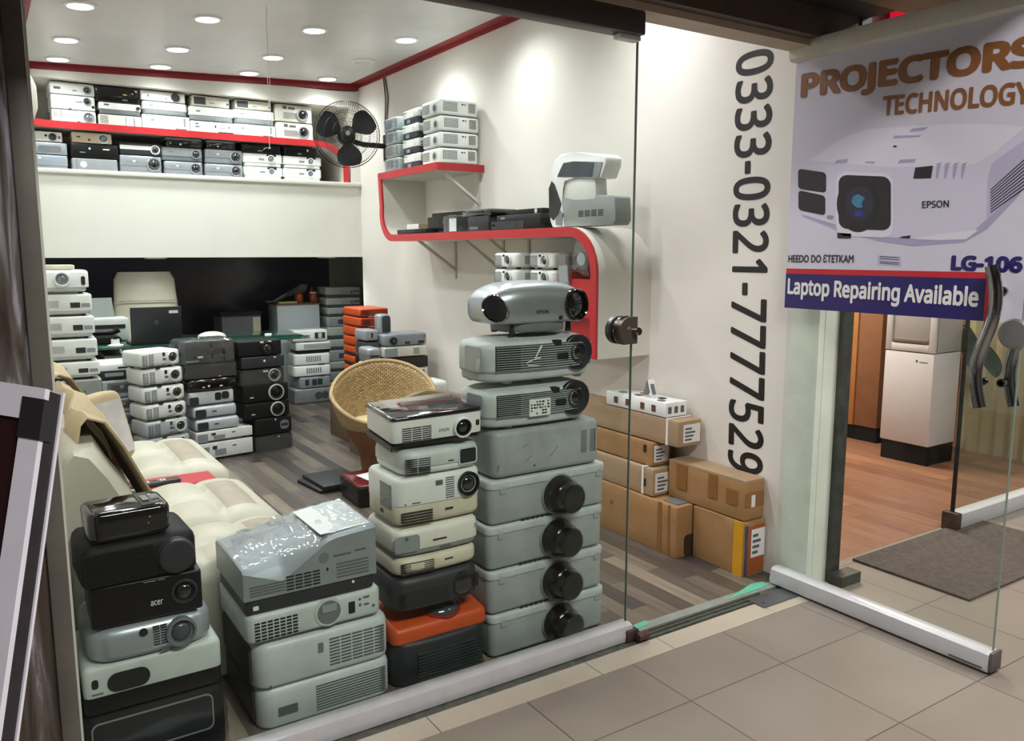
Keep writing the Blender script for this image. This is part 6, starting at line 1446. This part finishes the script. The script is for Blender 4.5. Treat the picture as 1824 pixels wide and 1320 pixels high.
SK2 = dict(mat=WHITE, r=.02, rt=.012, rb=.012, foot=.004, f=[('F', 'lens', .5, .5, .38, DGREY, LENSG, .008)])
itK = [(SJ3, 'white projector with dark window', 2.325, 2.428, .432, .585), (SK2, 'white round-lensed projector', 2.325, 2.428, .585, .70), (SK1, 'silver grey projector', 2.322, 2.43, .70, .81)]
rowstack(itK, 'little stack before the orange one', 5.50, .20, 0, 'projectors in the little stack before the orange ones')
spk = thing('speaker', 'small upright black and silver speaker standing beside the orange stack', 'speaker', (2.60, 5.86, .883))
bm = body_bm(.10, .10, .145, .025, .02, .008, 0, 0, 0); obj('cabinet', bm, SILVER, spk)
bm = body_bm(.07, .012, .125, .006, .02, .006, 0, 0, .008); bmesh.ops.translate(bm, vec=(.012, -.052, 0), verts=bm.verts); obj('grille', bm, mat('speaker_grille', '#2c3134', .6, dirt=.2, scale=120), spk)
projector('bright white projector alone on the low table right of the wicker chair', dict(mat=WHITE2, r=.04, rt=.03, rb=.01, foot=.004, f=[('F', 'panel', 'blue_window', .06, .2, .3, .7, mat('grey_blue_window', '#6c7680', .2, dirt=.1), .002), ('T', 'panel', 'grey_inset', .15, .5, .45, .9, GREY, .002)]), .235, .24, .125, (2.755, 5.40, .432), 0)

# ================================================================ DESK AREA
DK = thing('desk', 'glass topped desk with cream front behind the projector stacks', 'desk', (1.45, 6.95, 0))
bm = NB(); box(bm, -.80, .80, -.42, .33, .80, .812, .002); obj('glass_top', bm, mat('green_glass', '#1f4a3c', .05, dirt=.1, coat=.5), DK)
bm = NB(); box(bm, -.72, .40, -.30, -.27, .05, .74); obj('front_panel', bm, mat('desk_cream', '#c9c2ae', .5, dirt=.08), DK)
for sx in (-1, 1):
    bm = NB(); box(bm, sx*.42-.02, sx*.42+.02, -.28, .28, 0, .74); obj('side_panel', bm, MATS['desk_cream'], DK)
for sx in (-.6, -.1, .4):
    for sy in (-.25, .22):
        bm = NB(); lathe(bm, [(.014, .738), (.014, .80)], Matrix.Translation((sx, sy, 0)), 14); obj('glass_stud', bm, CHROME, DK)
bm = NB(); box(bm, -.72, .44, -.28, .28, .72, .742); obj('shelf_board', bm, mat('desk_dark', '#343a3a', .4, dirt=.1), DK)
lp_ = thing('laptop', 'open black laptop on the desk showing the back of its lid to the door', 'laptop', (1.085, 6.60, .813))
bm = NB(); box(bm, -.18, .18, .0, .25, 0, .018, .003); obj('keyboard_half', bm, DGREY, lp_)
bm = NB(); box(bm, -.178, .178, -.007, .005, 0, .275, .003); bmesh.ops.transform(bm, matrix=Matrix.Translation((0, .0, .012)) @ Matrix.Rotation(R(8), 4, 'X'), verts=bm.verts); ld_ = obj('lid', bm, mat('laptop_lid', '#26272b', .45, dirt=.1), lp_)
LM = Matrix.Translation((0, 0, .012)) @ Matrix.Rotation(R(8), 4, 'X') @ Matrix.Translation((0, -.0072, 0)) @ Matrix.Rotation(R(90), 4, 'X')
bm = NB(); lathe(bm, [(.013, -.001), (.013, .001), (.010, .001), (.010, -.001)], LM @ Matrix.Translation((.0, .16, 0)), 20); obj('round_logo', bm, GREY, ld_)
bm = NB(); rpanel(bm, .09, .155, .225, .247, .0012, .002); bmesh.ops.transform(bm, matrix=LM, verts=bm.verts); obj('sticker', bm, LABEL, ld_)
ch = thing('office_chair', 'cream high-backed office chair behind the desk', 'chair', (1.22, 7.80, 0), R(-4))
def chairback():
    bm = NB(); rs = []
    for k in range(15):
        t = k/14; z = .45+.88*t; hw = .30-.055*t; y = .02+.10*t
        if k == 14: hw -= .03
        ring = []
        for i in range(24):
            a = 2*math.pi*i/24
            x = hw*math.copysign(abs(math.cos(a))**.35, math.cos(a)); yy = .055*math.copysign(abs(math.sin(a))**.6, math.sin(a))
            ring.append(Vector((x, y+yy*(1 if k < 13 else .7), z)))
        rs.append(ring)
    rings(bm, rs); return bm
CHL = mat('chair_cream', '#dfdac6', .4, dirt=.07)
obj('backrest', chairback(), CHL, ch)
bm = NB(); box(bm, -.255, .255, -.045, -.035, 1.075, 1.081); bmesh.ops.transform(bm, matrix=Matrix.Translation((0, .048, 0)), verts=bm.verts); obj('seam', bm, TAUPE, ch)
bm = body_bm(.54, .50, .12, .08, .04, .03, 0, 0, .40); bmesh.ops.translate(bm, vec=(0, -.28, 0), verts=bm.verts); obj('seat', bm, CHL, ch)
bm = NB(); lathe(bm, [(.03, .06), (.03, .42)], Matrix.Translation((0, -.2, 0)), 16); obj('gas_column', bm, CHROME, ch)
for k in range(5):
    a = 2*math.pi*k/5; bm = NB(); tube(bm, [(0, -.2, .09), (.28*math.cos(a), -.2+.28*math.sin(a), .05)], [.025, .018], 10); lg = obj('leg', bm, BLACK, ch)
    bm = NB(); lathe(bm, [(.025, -.012), (.025, .012)], Matrix.Translation((.28*math.cos(a), -.2+.28*math.sin(a), .025)) @ Matrix.Rotation(a, 4, 'Z') @ Matrix.Rotation(R(90), 4, 'X'), 14); obj('caster', bm, RUBBER, lg)
# clutter on and under the desk top
tp = thing('desk_phone', 'dark desk telephone on the left end of the glass desk', 'telephone', (.77, 6.9, .813))
bm = NB(); prism(bm, [(-.10, -.10, 0), (.10, -.10, 0), (.10, .10, 0), (-.10, .10, 0)], (0, 0, .05)); bmesh.ops.bevel(bm, geom=list(bm.edges), offset=.01, segments=2, affect='EDGES'); obj('base', bm, BLACKM, tp)
bm = NB(); tube(bm, [(-.10, .04, .10), (-.06, .04, .075), (.06, .04, .075), (.10, .04, .10)], [.028, .02, .02, .028], 12); obj('handset', bm, BLACK, tp)
lmp = thing('white_printer', 'pale grey printer at the left end of the desk beyond the telephone', 'printer', (.80, 7.12, .813))
bm = NB(); box(bm, -.16, .16, -.10, .12, 0, .18, .02); obj('body', bm, GWHITE, lmp)
bm = NB(); prism(bm, [(-.10, .06, .17), (.08, .06, .17), (.07, .11, .33), (-.08, .11, .33)], (0, .012, 0)); obj('paper_tray', bm, mat('tray_grey', '#7f8481', .4, dirt=.1), lmp)
bm = NB(); box(bm, -.13, .13, -.106, -.098, .10, .13); obj('slot', bm, SLOT, lmp)
cup = thing('glass_cup', 'white cup with dark top beside the telephone on the desk', 'cup', (.80, 6.60, .813))
bm = NB(); lathe(bm, [(.05, 0), (.055, .012), (.03, .02), (.028, .05), (.03, .055), (0, .055)], Matrix.Identity(4), 20); obj('saucer', bm, WHITE2, cup)
bm = NB(); lathe(bm, [(.016, .05), (.018, .075), (0, .08)], Matrix.Identity(4), 14); obj('dark_top', bm, BLACK, cup)
bx_ = NB(); box(bx_, .72, 1.02, 6.555, 6.64, .62, .70, .004); tag(obj('folder', bx_, mat('teal_plastic', '#3d9a97', .4, dirt=.08)), 'teal box folder held against the desk front below the glass top', 'folder')
bm = NB(); box(bm, .70, 1.04, 6.545, 6.645, 0, .618, .003); tag(obj('file_cabinet', bm, DGREY), 'dark file cabinet standing before the desk under the teal folder', 'cabinet')
bm = NB(); superq(bm, .065, .03, .022, 1, 1, Matrix.Translation((.93, 6.60, .722)), 20, 10); tag(obj('blue_cloth', bm, mat('blue_cloth', '#2a56a8', .6, dirt=.15)), 'small bright blue cloth on the teal folder', 'cloth')
bm = NB(); superq(bm, .11, .09, .045, 1, 1, Matrix.Translation((1.52, 6.75, .832)), 28, 12)
for v in bm.verts: v.co.z = max(.8135, v.co.z)
tag(obj('white_bowl', bm, mat('bowl_cream', '#c9c3b4', .4, dirt=.1)), 'upturned cream bowl on the glass desk right of the laptop', 'bowl')
bm = NB(); lathe(bm, [(.03, 0), (.028, .012), (0, .014)], Matrix.Translation((2.0, 6.85, .813)), 18); tag(obj('coaster', bm, WHITE2), 'small white coaster on the right end of the glass desk', 'coaster')
# white cabinet under the loft with jars on top
cbx0, cbx1 = PY(508, 555, 8.2).x, PY(583, 555, 8.2).x
wc = thing('white_cabinet', 'plain white cabinet behind the white stack under the loft', 'cabinet', ((cbx0+cbx1)/2-.04, 8.35, 0))
hw_ = (cbx1-cbx0)/2
bm = NB(); box(bm, -hw_, hw_, -.15, .15, 0, .97, .004); obj('body', bm, mat('cabinet_bluewhite', '#c2cbcf', .45, dirt=.05), wc)
bm = NB(); box(bm, -hw_-.01, hw_+.01, -.16, .16, .97, .985, .002); obj('wood_top', bm, MATS['dull_wood'], wc)
JAR = mat('amber_jar', '#b5501d', .15, dirt=.2, coat=.6)
for k, (u, lab) in enumerate(((541, 'amber jar on the white cabinet, left of two'), (566, 'amber jar with pale lid on the white cabinet, right of two'))):
    p = PY(u, 555, 8.3); j = thing('jar', lab, 'jar', (p.x, 8.3, .986), 0, 'jars on the white cabinet')
    bm = NB(); lathe(bm, [(.035, 0), (.042, .01), (.042, .08), (.034, .092), (0, .093)], Matrix.Identity(4), 20); obj('glass', bm, JAR, j)
    bm = NB(); lathe(bm, [(.034, .09), (.034, .108), (0, .109)], Matrix.Identity(4), 20); obj('lid', bm, LABEL if k else DORANGE, j)
p = PY(520, 553, 8.25); slab('book', 'yellow paperback lying at the left of the white cabinet top', 'book', p.x-.10, p.x+.09, 8.21, 8.33, .986, 1.004, mat('book_yellow', '#c9bb79', .6, dirt=.1))
p = PY(558, 540, 8.45); bm = NB(); lathe(bm, [(.04, .0), (.04, .10), (.02, .16), (0, .17)], Matrix.Translation((p.x+.02, 8.42, .986)), 16); tag(obj('bottle', bm, mat('dark_red_bottle', '#7a1f24', .3, dirt=.2)), 'dark red bottle behind the amber jars', 'bottle')
p = PY(520, 520, 8.42)
bm = NB(); g = []
for i in range(7):
    row = []
    for j in range(7):
        u, v = i/6, j/6
        row.append(Vector((p.x-.22+.42*u, 8.42+.10*(v-.5), .988+(.22*u*math.sin(math.pi*min(1, u*.72))*(1-.5*v))+.03*noise.noise(Vector((u*4, v*4, 1)))+.01)))
    g.append(row)
V_ = [[bm.verts.new(q) for q in r] for r in g]
for i in range(6):
    for j in range(6): bm.faces.new((V_[i][j], V_[i+1][j], V_[i+1][j+1], V_[i][j+1]))
r_ = bmesh.ops.extrude_face_region(bm, geom=list(bm.faces)); bmesh.ops.translate(bm, vec=(0, .004, -.006), verts=[q for q in r_['geom'] if isinstance(q, bmesh.types.BMVert)])
tag(obj('paper_bag', bm, mat('grey_paper', '#98a09c', .6, dirt=.15), ang=25), 'crumpled grey paper bag on the white cabinet behind the jars', 'bag')
gp = PY(480, 560, 8.3)
du = thing('drawer_unit', 'dark drawer unit with pale front edge left of the white cabinet', 'drawer unit', (2.16, 8.4, 0))
bm = NB(); box(bm, -.20, .18, -.15, .2, 0, .88); obj('body', bm, MGREY, du)
bm = NB(); box(bm, .10, .175, -.156, -.15, .68, .86); obj('pale_drawer', bm, CREAM, du)
bm = NB(); box(bm, -.22, .19, -.17, .2, .88, .92); obj('top', bm, BLACK, du)

# ================================================================ SOFA
sofa = thing('recliner_sofa', 'cream leather recliner sofa with taupe panels along the left wall', 'sofa', (0, 0, 0))
def cushion(y0, y1, zt=.43, x0=.40, xe=.985):
    bm = NB(); prof = []
    for i in range(25): prof.append((x0+(xe-.07-x0)*i/24, zt, 0, 1))
    for i in range(1, 9):
        a = R(100*i/8); prof.append((xe-.07+.07*math.sin(a), zt-.07+.07*math.cos(a), math.sin(a), math.cos(a)))
    for i in range(1, 6): prof.append((xe-.004-.04*i/5, zt-.075-.16*i/5, 1, 0))
    nv = 16; L = []
    Ltot = len(prof)-1
    for k, (x, z, nx, nz) in enumerate(prof):
        row = []
        s = (x-x0)/(xe-x0)
        for j in range(nv+1):
            v = j/nv
            seg = [0, .30, .62, .90, 1.3] if k <= 24 else None
            if seg:
                for a, b in zip(seg[:-1], seg[1:]):
                    if a <= s*1.0 <= b: f = abs(math.sin(math.pi*(s-a)/(b-a))); break
            else: f = max(.0, abs(math.sin(math.pi*(k-24)/(Ltot-24)*.9)))*.8+.2
            cols = 2 if s < .62 else 1
            g = abs(math.sin(math.pi*((v*cols) % 1.0 if v < 1 else 1.0)))
            edge = min(1, abs(math.sin(math.pi*v))*5)
            b = .034*(max(f, 0)**.5)*(max(g, 0)**.4)*edge
            if k > 24: b = .014*edge*f
            drop = .05*(1-edge)
            row.append(bm.verts.new((x+nx*b, y0+(y1-y0)*v, z+nz*(b-drop)+(1-edge)*0)))
        L.append(row)
    for k in range(len(L)-1):
        for j in range(nv):
            f = bm.faces.new((L[k][j], L[k+1][j], L[k+1][j+1], L[k][j+1]))
            s = (prof[k][0]-x0)/(xe-x0); v = (j+.5)/nv
            f.material_index = 1 if (.63 < s < .90 and k < 24 and .16 < v < .84) else 0
    zb = .14
    for j in (0, nv):
        low = [bm.verts.new((r[j].co.x if r[j].co.x < xe-.05 else xe-.05, r[j].co.y, zb)) for r in L]
        for k in range(len(L)-1):
            try: bm.faces.new((L[k][j], L[k+1][j], low[k+1], low[k]))
            except ValueError: pass
    return bm
YS = [(2.785, 3.255), (3.265, 3.93), (4.15, 4.95)]
for y0, y1 in YS: obj('seat_cushion', cushion(y0, y1), [LEATHER, TAUPE], sofa, ang=60)
bm = NB(); box(bm, .17, .91, 2.79, 4.94, .03, .20, .01); obj('frame', bm, LEATHER, sofa)
bm = NB(); box(bm, .40, .86, 3.935, 4.145, .20, .34, .02); obj('console', bm, TAUPE, sofa)
bm = NB(); box(bm, .165, .40, 2.765, 2.80, .03, .62, .012, 3); obj('arm', bm, LEATHER, sofa)
def backrest(y0, y1):
    prof = [(.46, .40), (.42, .50), (.38, .60), (.34, .71), (.29, .81), (.24, .885), (.20, .90), (.165, .86), (.15, .6), (.15, .2), (.40, .2)]
    bm = NB(); rs = []
    for j in range(11):
        v = j/10; r = []
        for i, (x, z) in enumerate(prof):
            k = (math.sin(math.pi*v)**.4 if 0 < v < 1 else 0); b = .03*k*(1 if i < 6 else 0)*(.6+.4*abs(math.sin(i*1.6)))
            r.append(Vector((x+b, y0+(y1-y0)*v, z+b*.5-.02*(1-k))))
        rs.append(r)
    rings(bm, rs); return bm
for y0, y1 in YS: obj('backrest', backrest(y0, y1), LEATHER, sofa, ang=55)
# tan covers thrown over the backs
def cover(y0, y1, spread):
    P = [(.49, .45), (.45, .54), (.415, .64), (.375, .74), (.325, .84), (.27, .93), (.225, .955), (.20, .93), (.19, .84)]
    bm = NB(); n = 14; L = []
    for j in range(n+1):
        v = j/n; r = []
        for i, (x, z) in enumerate(P):
            w = noise.noise(Vector((v*5+y0, i*.5, 2)))*.018+.012*math.sin(v*9+i*.4)
            sp2 = spread*(1-i/8)
            r.append(bm.verts.new((x+w+.018, y0+(y1-y0)*(v*(1-sp2)+sp2*.5), z+w*.5+.012)))
        L.append(r)
    for j in range(n):
        for i in range(len(P)-1): bm.faces.new((L[j][i], L[j+1][i], L[j+1][i+1], L[j][i+1]))
    r_ = bmesh.ops.extrude_face_region(bm, geom=list(bm.faces)); bmesh.ops.translate(bm, vec=(.006, 0, .004), verts=[q for q in r_['geom'] if isinstance(q, bmesh.types.BMVert)])
    return bm
tag(obj('sofa_cover', cover(2.88, 3.90, .12), TAN, ang=60), 'tan cover draped over the sofa back nearer the glass', 'cover')
tag(obj('sofa_cover', cover(4.0, 4.7, .15), TAN, ang=60), 'tan cover draped over the sofa back beside the white sheeted cushion', 'cover')
# cushion with a white sheet
cu_ = thing('cushion', 'cushion in tan cover with white stained front leaning on the far sofa seat', 'cushion', (.41, 4.36, .445), 0, rot=(R(-8), R(-8), R(32)))
bm = NB(); superq(bm, .21, .06, .18, .25, .35, Matrix.Translation((0, 0, .18)), 40, 20); obj('pad', bm, TAN, cu_, ang=60)
SHEET = mat('white_sheet', '#d7d5d6', .6, dirt=.3, scale=5)
bm = NB(); rs = []
for sgn, yy in ((1, -.064), (1, -.0685)):
    rs.append([Vector((-.18, yy, .05)), Vector((.18, yy, .04)), Vector((.18, yy, .31)), Vector((-.18, yy, .33))])
rings(bm, rs); obj('white_front', bm, SHEET, cu_)
# red box between the seats, remote control on it
bm = NB(); box(bm, .43, .88, 3.945, 4.135, .345, .425, .006); tag(obj('red_case', bm, mat('red_cloth', '#b4202c', .55, dirt=.12)), 'flat red case lying in the gap between two sofa seats', 'case')
rc = thing('remote_control', 'dark grey multi-button remote lying on the red case on the sofa', 'remote', (.60, 3.99, .427), R(6))
bm = NB(); box(bm, -.12, .12, -.028, .028, 0, .02, .006); obj('body', bm, DGREY, rc)
for i in range(12):
    bm = NB(); x = -.05+.014*(i % 6)+(.03 if i % 6 > 2 else 0); y = -.01+.018*(i//6); box(bm, x-.005, x+.005, y-.005, y+.005, .018, .023, .001); obj('button', bm, LABEL if i % 3 else GREY, rc)

# ================================================================ CHAIRS AND THINGS ON THE FLOOR
def wicker_mat():
    m = bpy.data.materials.new('woven_seagrass'); m.use_nodes = True; n, l = nt(m); b = n['Principled BSDF']
    uv = n.new('ShaderNodeUVMap'); uv.uv_map = 'weave'
    br = n.new('ShaderNodeTexBrick'); br.offset = .5; br.inputs['Scale'].default_value = 1; br.inputs['Brick Width'].default_value = 1; br.inputs['Row Height'].default_value = 1
    br.inputs['Mortar Size'].default_value = .10; br.inputs['Mortar Smooth'].default_value = .6
    br.inputs['Color1'].default_value = lin('#c3a878'); br.inputs['Color2'].default_value = lin('#9f8358'); br.inputs['Mortar'].default_value = lin('#5d4527')
    l.new(uv.outputs[0], br.inputs['Vector']); l.new(br.outputs['Color'], b.inputs['Base Color'])
    bp = n.new('ShaderNodeBump'); bp.invert = True; bp.inputs['Strength'].default_value = .9; bp.inputs['Distance'].default_value = .006; l.new(br.outputs['Fac'], bp.inputs['Height']); l.new(bp.outputs['Normal'], b.inputs['Normal'])
    b.inputs['Roughness'].default_value = .7; return m
WICK = wicker_mat()
def uvgrid(bm, L, nu, nv, close=True):
    ul = bm.loops.layers.uv.new('weave')
    for k in range(len(L)-1):
        n = len(L[k])
        for i in range(n if close else n-1):
            j = (i+1) % n; f = bm.faces.new((L[k][i], L[k][j], L[k+1][j], L[k+1][i]))
            for lp, (a, b) in zip(f.loops, ((i, k), (i+1, k), (i+1, k+1), (i, k+1))): lp[ul].uv = (a/n*nu, b/(len(L)-1)*nv)
wk = thing('wicker_chair', 'round woven wicker tub chair in the middle of the wooden floor', 'chair', (2.15, 4.85, 0))
def rimz(a):
    c = .5+.5*math.cos(a-R(68)); return .44+.325*(c**1.1)
bm = NB(); L = []; ns = 72
for k in range(17):
    t = k/16; ring = []
    for i in range(ns):
        a = 2*math.pi*i/ns; rz_ = rimz(a); z = .385+(rz_-.385)*t; r = .265+.075*(t**.7)*min(1, (rz_-.385)/.2)+.006*t
        ring.append(bm.verts.new((r*math.cos(a), r*math.sin(a), z)))
    L.append(ring)
for k in range(1, 18):
    t = 1-k/17; ring = []
    for i in range(ns):
        a = 2*math.pi*i/ns; rz_ = rimz(a); z = .385+(rz_-.385)*t-.0; r = .245+.068*(t**.7)*min(1, (rz_-.385)/.2)+.004*t
        ring.append(bm.verts.new((r*math.cos(a), r*math.sin(a), z)))
    L.append(ring)
uvgrid(bm, L, 70, 62); obj('bowl', bm, WICK, wk, ang=70)
bm = NB(); pts = [((.322)*math.cos(2*math.pi*i/72) if False else 0, 0, 0) for i in range(2)]
rp_ = []
for i in range(73):
    a = 2*math.pi*i/72; rz_ = rimz(a); r = .26+.074*min(1, (rz_-.385)/.2); rp_.append((r*math.cos(a), r*math.sin(a), rz_))
tube(bm, rp_, .013, 8, False); obj('rim_roll', bm, mat('rim_tan', '#b39a70', .7, dirt=.25, scale=60, bump=.4), wk)
bm = NB(); lathe(bm, [(.25, .375), (.25, .40), (.22, .415), (0, .42)], Matrix.Identity(4), 40); obj('seat_pad', bm, mat('seat_straw', '#cdbb95', .8, dirt=.15, scale=40), wk)
bm = NB(); L = []
for k, (r, z) in enumerate([(.262, .385), (.24, .33), (.2, .27), (.165, .2), (.155, .1), (.16, .0)]): L.append([bm.verts.new((r*math.cos(2*math.pi*i/48), r*math.sin(2*math.pi*i/48), z)) for i in range(48)])
uvgrid(bm, L, 44, 34); bm.faces.new(L[-1]); bm.faces.new(L[0][::-1]); obj('base', bm, mat('brown_weave', '#7a4f2b', .6, dirt=.35, scale=50, bump=.5), wk)
tb = thing('tub_chair', 'olive brown leather tub chair behind the mixed stack', 'chair', (2.05, 3.78, 0))
bm = NB(); rs = []
for i in range(25):
    a = R(-25+230*i/24); c, s = math.cos(a), math.sin(a); h = .735-.08*abs(i-12)/12
    rs.append([Vector((.24*c, .24*s, .1)), Vector((.24*c, .24*s, h-.02)), Vector((.25*c, .25*s, h)), Vector((.28*c, .28*s, h+.004)), Vector((.30*c, .30*s, h-.02)), Vector((.30*c, .30*s, .1))])
TUBL = mat('olive_leather', '#7d6a4c', .45, dirt=.12)
rings(bm, rs); obj('back', bm, TUBL, tb)
bm = NB(); lathe(bm, [(.235, .1), (.235, .40), (.21, .43), (0, .435)], Matrix.Identity(4), 32); obj('seat', bm, TUBL, tb)
bm = NB(); lathe(bm, [(.2, 0), (.2, .1), (0, .1)], Matrix.Identity(4), 28); obj('plinth', bm, BLACK, tb)
for k, (x, y, z, w, d, h, rz_, lab) in enumerate(((1.80, 4.98, .0005, .27, .34, .022, 6, 'closed black laptop on the floor, under the larger one'), (1.84, 4.97, .024, .29, .36, .024, 3, 'closed black laptop on the floor, upper one beside the red projector'))):
    t = thing('laptop', lab, 'laptop', (x, y, z), R(rz_), 'black laptops on the floor')
    bm = NB(); box(bm, -w/2, w/2, -d/2, d/2, 0, h*.55, .003); obj('keyboard_half', bm, BLACKM, t)
    bm = NB(); box(bm, -w/2, w/2, -d/2, d/2, h*.6, h, .003); obj('lid', bm, mat('black_lid', '#202226', .55, dirt=.1), t)
rp2 = projector('black projector with dark red top and paper sheet on the floor', dict(mat=BLACK, r=.03, rt=.012, rb=.01, foot=.008, f=[('F', 'lens', .72, .52, .40, GREY, LENSG, .008), ('L', 'panel', 'silver_screw', .1, .6, .13, .7, SILVER)], top=(mat('dark_red_gloss', '#5e1719', .25, dirt=.15), .010)), .24, .36, .125, (1.90, 4.56, .001), R(-2))
bm = NB(); prism(bm, [(-.02, -.12, .1365), (.11, -.09, .1365), (.10, .10, .1365), (-.05, .06, .1365)], (0, 0, .001)); obj('paper_sheet', bm, LABEL, rp2)
